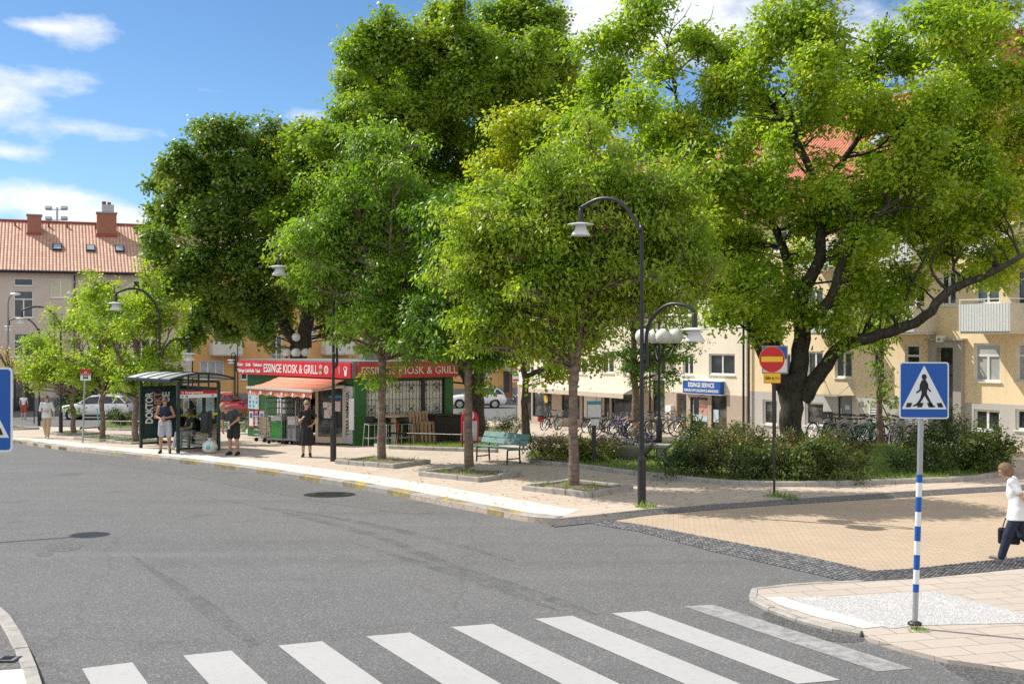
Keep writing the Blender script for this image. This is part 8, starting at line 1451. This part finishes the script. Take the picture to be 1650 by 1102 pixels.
# man in tank top
p = gp(266, 730, .12); tk, j = person('person in dark tank top and pale grey shorts by the bus shelter', p, (.15, -1), dict(elL=V3(.28, .03, 1.14), wrL=V3(.06, -.17, 1.10), handL=V3(-.7, -.1, .1), elR=V3(-.28, .03, 1.13), wrR=V3(-.09, -.17, 1.06), handR=V3(.6, -.1, -.2), anL=V3(.14, .02, .09), anR=V3(-.13, -.05, .09), knL=V3(.12, -.02, .5), knR=V3(-.11, -.05, .5)), 'c_navy', 'c_greyshort', 'skintan', 'shoeblack', 0, 'shorts', ('hair_dark', 'crop'), True, .0125, scale=1.03, tank=True)
o = thing('rolled_cloth', 'pink folded cloth held by the person in the tank top', 'cloth', wp(tk, (-.10, -.18, .90)), .2); mb = MB(); mb.ball((0, 0, .05), (.07, .05, .11), M['paperpink'], 12, 8); mb.build('cloth', o)
# man bending right of the shelter
p = gp(375, 733, .12); bm_, j = person('person in charcoal tee and black shorts leaning forward with a bottle', p, (-.35, -1), dict(pel=V3(.02, .03, .92), chest=V3(-.04, -.10, 1.19), neck=V3(-.10, -.20, 1.34), head=V3(-.16, -.28, 1.44), look=V3(-.35, -1, -.45), shL=V3(.12, -.12, 1.34), elL=V3(.24, -.04, 1.10), wrL=V3(.09, -.22, .93), handL=V3(-.5, -.2, 0), shR=V3(-.21, -.16, 1.28), elR=V3(-.26, -.16, 1.01), wrR=V3(-.20, -.22, .77), hipL=V3(.11, .03, .90), hipR=V3(-.07, .03, .90), anL=V3(.17, .03, .09), knL=V3(.14, 0, .49), anR=V3(-.09, .0, .09), knR=V3(-.08, -.02, .49)), 'c_char', 'c_black', 'skintan', 'shoeblack', .6, 'shorts', ('hair_blond', 'crop'), False, .0125, scale=1.04)
o = thing('water_bottle', 'pale blue bottle in the hand of the leaning person', 'bottle', wp(bm_, (.03, -.25, .80))); mb = MB(); mb.lathe([(0, 0), (.035, 0), (.036, .14), (.015, .19), (.015, .22), (0, .22)], M['posterblue'], 12); mb.build('bottle_body', o); mb = MB(); mb.lathe([(.017, .21), (.017, .24), (0, .24)], M['signwhite'], 10); mb.build('cap', o)
# walking man in khaki
p = gp(75, 707, .12); kh, j = person('person walking in pale shirt and khaki trousers with a shoulder bag', p, (.25, -1), dict(knL=V3(.09, -.12, .50), anL=V3(.06, -.12, .09), knR=V3(-.07, -.02, .49), anR=V3(-.05, .20, .16), toeR=V3(0, -.12, -.10), elL=V3(.25, .08, 1.14), wrL=V3(.27, .03, .90), elR=V3(-.24, .02, 1.13), wrR=V3(-.02, -.17, 1.12), handR=V3(.6, -.1, .1)), 'c_shirt', 'c_khaki', 'skin', 'shoe', .95, 'pants', ('hair_dark', 'short'), True, .0125, False, .10, scale=1.03)
o = thing('shoulder_bag', 'black shoulder bag on the side of the person in khaki', 'bag', wp(kh, (-.27, .05, .70)), .2); mb = MB(); mb.box((0, 0, .16), (.12, .30, .32), M['c_black']); mb.build('bag_body', o, bevel=.03); mb = MB(); mb.tube([(0, .1, .3), (.10, .05, .72), (.16, -.09, .66), (.05, -.1, .3)], .012, M['c_black'], 5); mb.build('strap', o)
# distant walker seen from behind
p = gp(38, 676, .05); person('distant person seen from behind in white top and rust red shorts', p, (-.1, 1), dict(elL=V3(.26, .0, 1.12), elR=V3(-.26, .0, 1.12), wrL=V3(.24, -.10, .93), wrR=V3(-.24, -.10, .93), knL=V3(.10, -.06, .5), anR=V3(-.10, .10, .10)), 'c_white', 'c_rust', 'skin', 'shoe', .15, 'shorts', ('hair_brown', 'bun'), False, .015, True)
# seated people
sit = dict(pel=V3(0, 0, .53), chest=V3(0, -.06, .86), neck=V3(0, -.08, 1.05), head=V3(0, -.11, 1.20), shL=V3(.165, -.06, 1.00), elL=V3(.22, -.12, .74), wrL=V3(.10, -.33, .68), shR=V3(-.165, -.06, 1.00), elR=V3(-.22, -.12, .74), wrR=V3(-.06, -.34, .70), hipL=V3(.09, -.04, .54), knL=V3(.11, -.47, .53), anL=V3(.11, -.46, .10), hipR=V3(-.09, -.04, .54), knR=V3(-.11, -.47, .53), anR=V3(-.11, -.60, .10), handL=V3(-.4, -.4, 0), handR=V3(.4, -.4, 0))
p = W(SL * .55, SD - .32); person('person sitting in the bus shelter in black top and pale jeans', p, (-.75, -.66), sit, 'c_black', 'c_greyshort', 'skin', 'c_white', .3, 'pants', ('hair_brown', 'long'), True, .0125, True)
p = cafe + Vector((.55, .25, 0)); person('guest sitting under the beige restaurant awning in patterned dark shirt', p, (-.94, .2), sit, 'c_char', 'c_navy', 'skintan', 'shoeblack', .5, 'pants', ('hair_brown', 'short'), False, .015)
# ---------------------------------------------------------------- camera, sun, sky
cam = bpy.data.cameras.new('camera'); co = bpy.data.objects.new('camera', cam); COL.objects.link(co); co.location = (0, 0, H); co.rotation_euler = (R(90), 0, 0)
cam.lens = 36 * F / 1650; cam.sensor_width = 36; cam.clip_end = 3000; cam.clip_start = .1; scene.camera = co
EL, az = SUN_EL, SUN_AZ; sd = Vector((az.x * math.cos(EL), az.y * math.cos(EL), math.sin(EL)))
sun = bpy.data.lights.new('sun', 'SUN'); sun.energy = 3.9; sun.angle = R(.5); sun.color = (1, .945, .85); so = bpy.data.objects.new('sun', sun); COL.objects.link(so); so.rotation_euler = sd.to_track_quat('Z', 'Y').to_euler(); so.location = sd * 60
w = bpy.data.worlds.new('World'); scene.world = w; w.use_nodes = True; t = NT(w.node_tree); bg = t.n['Background']
sk = t.new('ShaderNodeTexSky'); sk.sky_type = 'NISHITA'; sk.sun_disc = False; sk.sun_elevation = EL; sk.sun_rotation = math.atan2(az.x, az.y); sk.altitude = 50; sk.air_density = 1.0; sk.dust_density = .25; sk.ozone_density = 2.2
g_ = t.new('ShaderNodeTexCoord').outputs['Generated']; sp = t.new('ShaderNodeSeparateXYZ'); t.l.new(g_, sp.inputs[0])
X, Y, Z = sp.outputs; az_ = t.math('ARCTAN2', X, Y); el_ = t.math('ARCSINE', Z)
def blob(px, py, wx, wy, amp):
    a0 = math.atan2(px - CX, F); e0 = math.atan2(CY - py, math.hypot(F, px - CX)); qa = t.math('DIVIDE', t.math('SUBTRACT', az_, a0), wx / F); qe = t.math('DIVIDE', t.math('SUBTRACT', el_, e0), wy / F)
    return t.math('MULTIPLY', t.math('EXPONENT', t.math('MULTIPLY', t.math('ADD', t.math('MULTIPLY', qa, qa), t.math('MULTIPLY', qe, qe)), -1.0)), amp)
cv = t.new('ShaderNodeCombineXYZ'); t.l.new(az_, cv.inputs[0]); t.l.new(t.math('MULTIPLY', el_, 2.1), cv.inputs[1])
n1 = t.noise(cv.outputs[0], 9, 8, .62); n2 = t.noise(cv.outputs[0], 34, 6, .6)
nz = t.math('ADD', t.math('MULTIPLY', n1, .7), t.math('MULTIPLY', n2, .3))
tot = None
for q in CLOUDS if 'CLOUDS' in globals() else ((125, 52, 75, 28, .9), (45, 40, 45, 10, .5), (60, 125, 110, 26, .75), (0, 165, 60, 22, .6), (170, 210, 120, 18, .62), (30, 245, 80, 14, .5), (70, 322, 100, 26, .95), (215, 352, 42, 18, 1.0), (115, 350, 50, 16, .8), (330, 145, 70, 12, .35), (550, 108, 40, 22, .6), (500, 195, 60, 22, .55), (960, 30, 130, 55, 1.2), (1110, 40, 130, 70, 1.1), (950, 130, 50, 30, .7), (1400, 60, 200, 90, .7), (1650, 110, 70, 60, .9), (-300, 250, 300, 160, .7), (2200, 200, 400, 200, .8)):
    b_ = blob(*q); tot = b_ if tot is None else t.math('ADD', tot, b_)
fill_clouds = t.math('MAXIMUM', t.ramp(Y, -.1, .35, 1.0, 0), t.ramp(Z, .45, .75, 0, .6)); tot = t.math('ADD', tot, fill_clouds)  # unseen cloud cover behind and overhead, added to brighten camera-facing sides
mask = t.math('MULTIPLY', t.ramp(t.math('ADD', tot, t.math('MULTIPLY', t.math('SUBTRACT', nz, .5), 2.2)), .42, 1.05), .95)
warm = t.ramp(n2, .3, .7, .86, 1.0)
lit_ = t.mix(1.0, (6.6, 6.75, 6.95, 1), warm, 'MULTIPLY'); blue = t.mix(1.0, sk.outputs[0], t.mix(t.ramp(el_, .04, .34), (.57, .715, .885, 1), (.44, .61, .735, 1)), 'MULTIPLY')
t.l.new(t.mix(mask, blue, lit_), bg.inputs[0]); bg.inputs[1].default_value = .125
vs_ = scene.view_settings; vs_.view_transform = 'Standard'; vs_.look = 'None'; vs_.exposure = 0.44; vs_.gamma = 1.0
scene.render.engine = 'CYCLES'; cy = scene.cycles; cy.max_bounces = 6; cy.diffuse_bounces = 3; cy.glossy_bounces = 3; cy.transmission_bounces = 4; cy.transparent_max_bounces = 8; cy.use_denoising = False; cy.caustics_reflective = False; cy.caustics_refractive = False
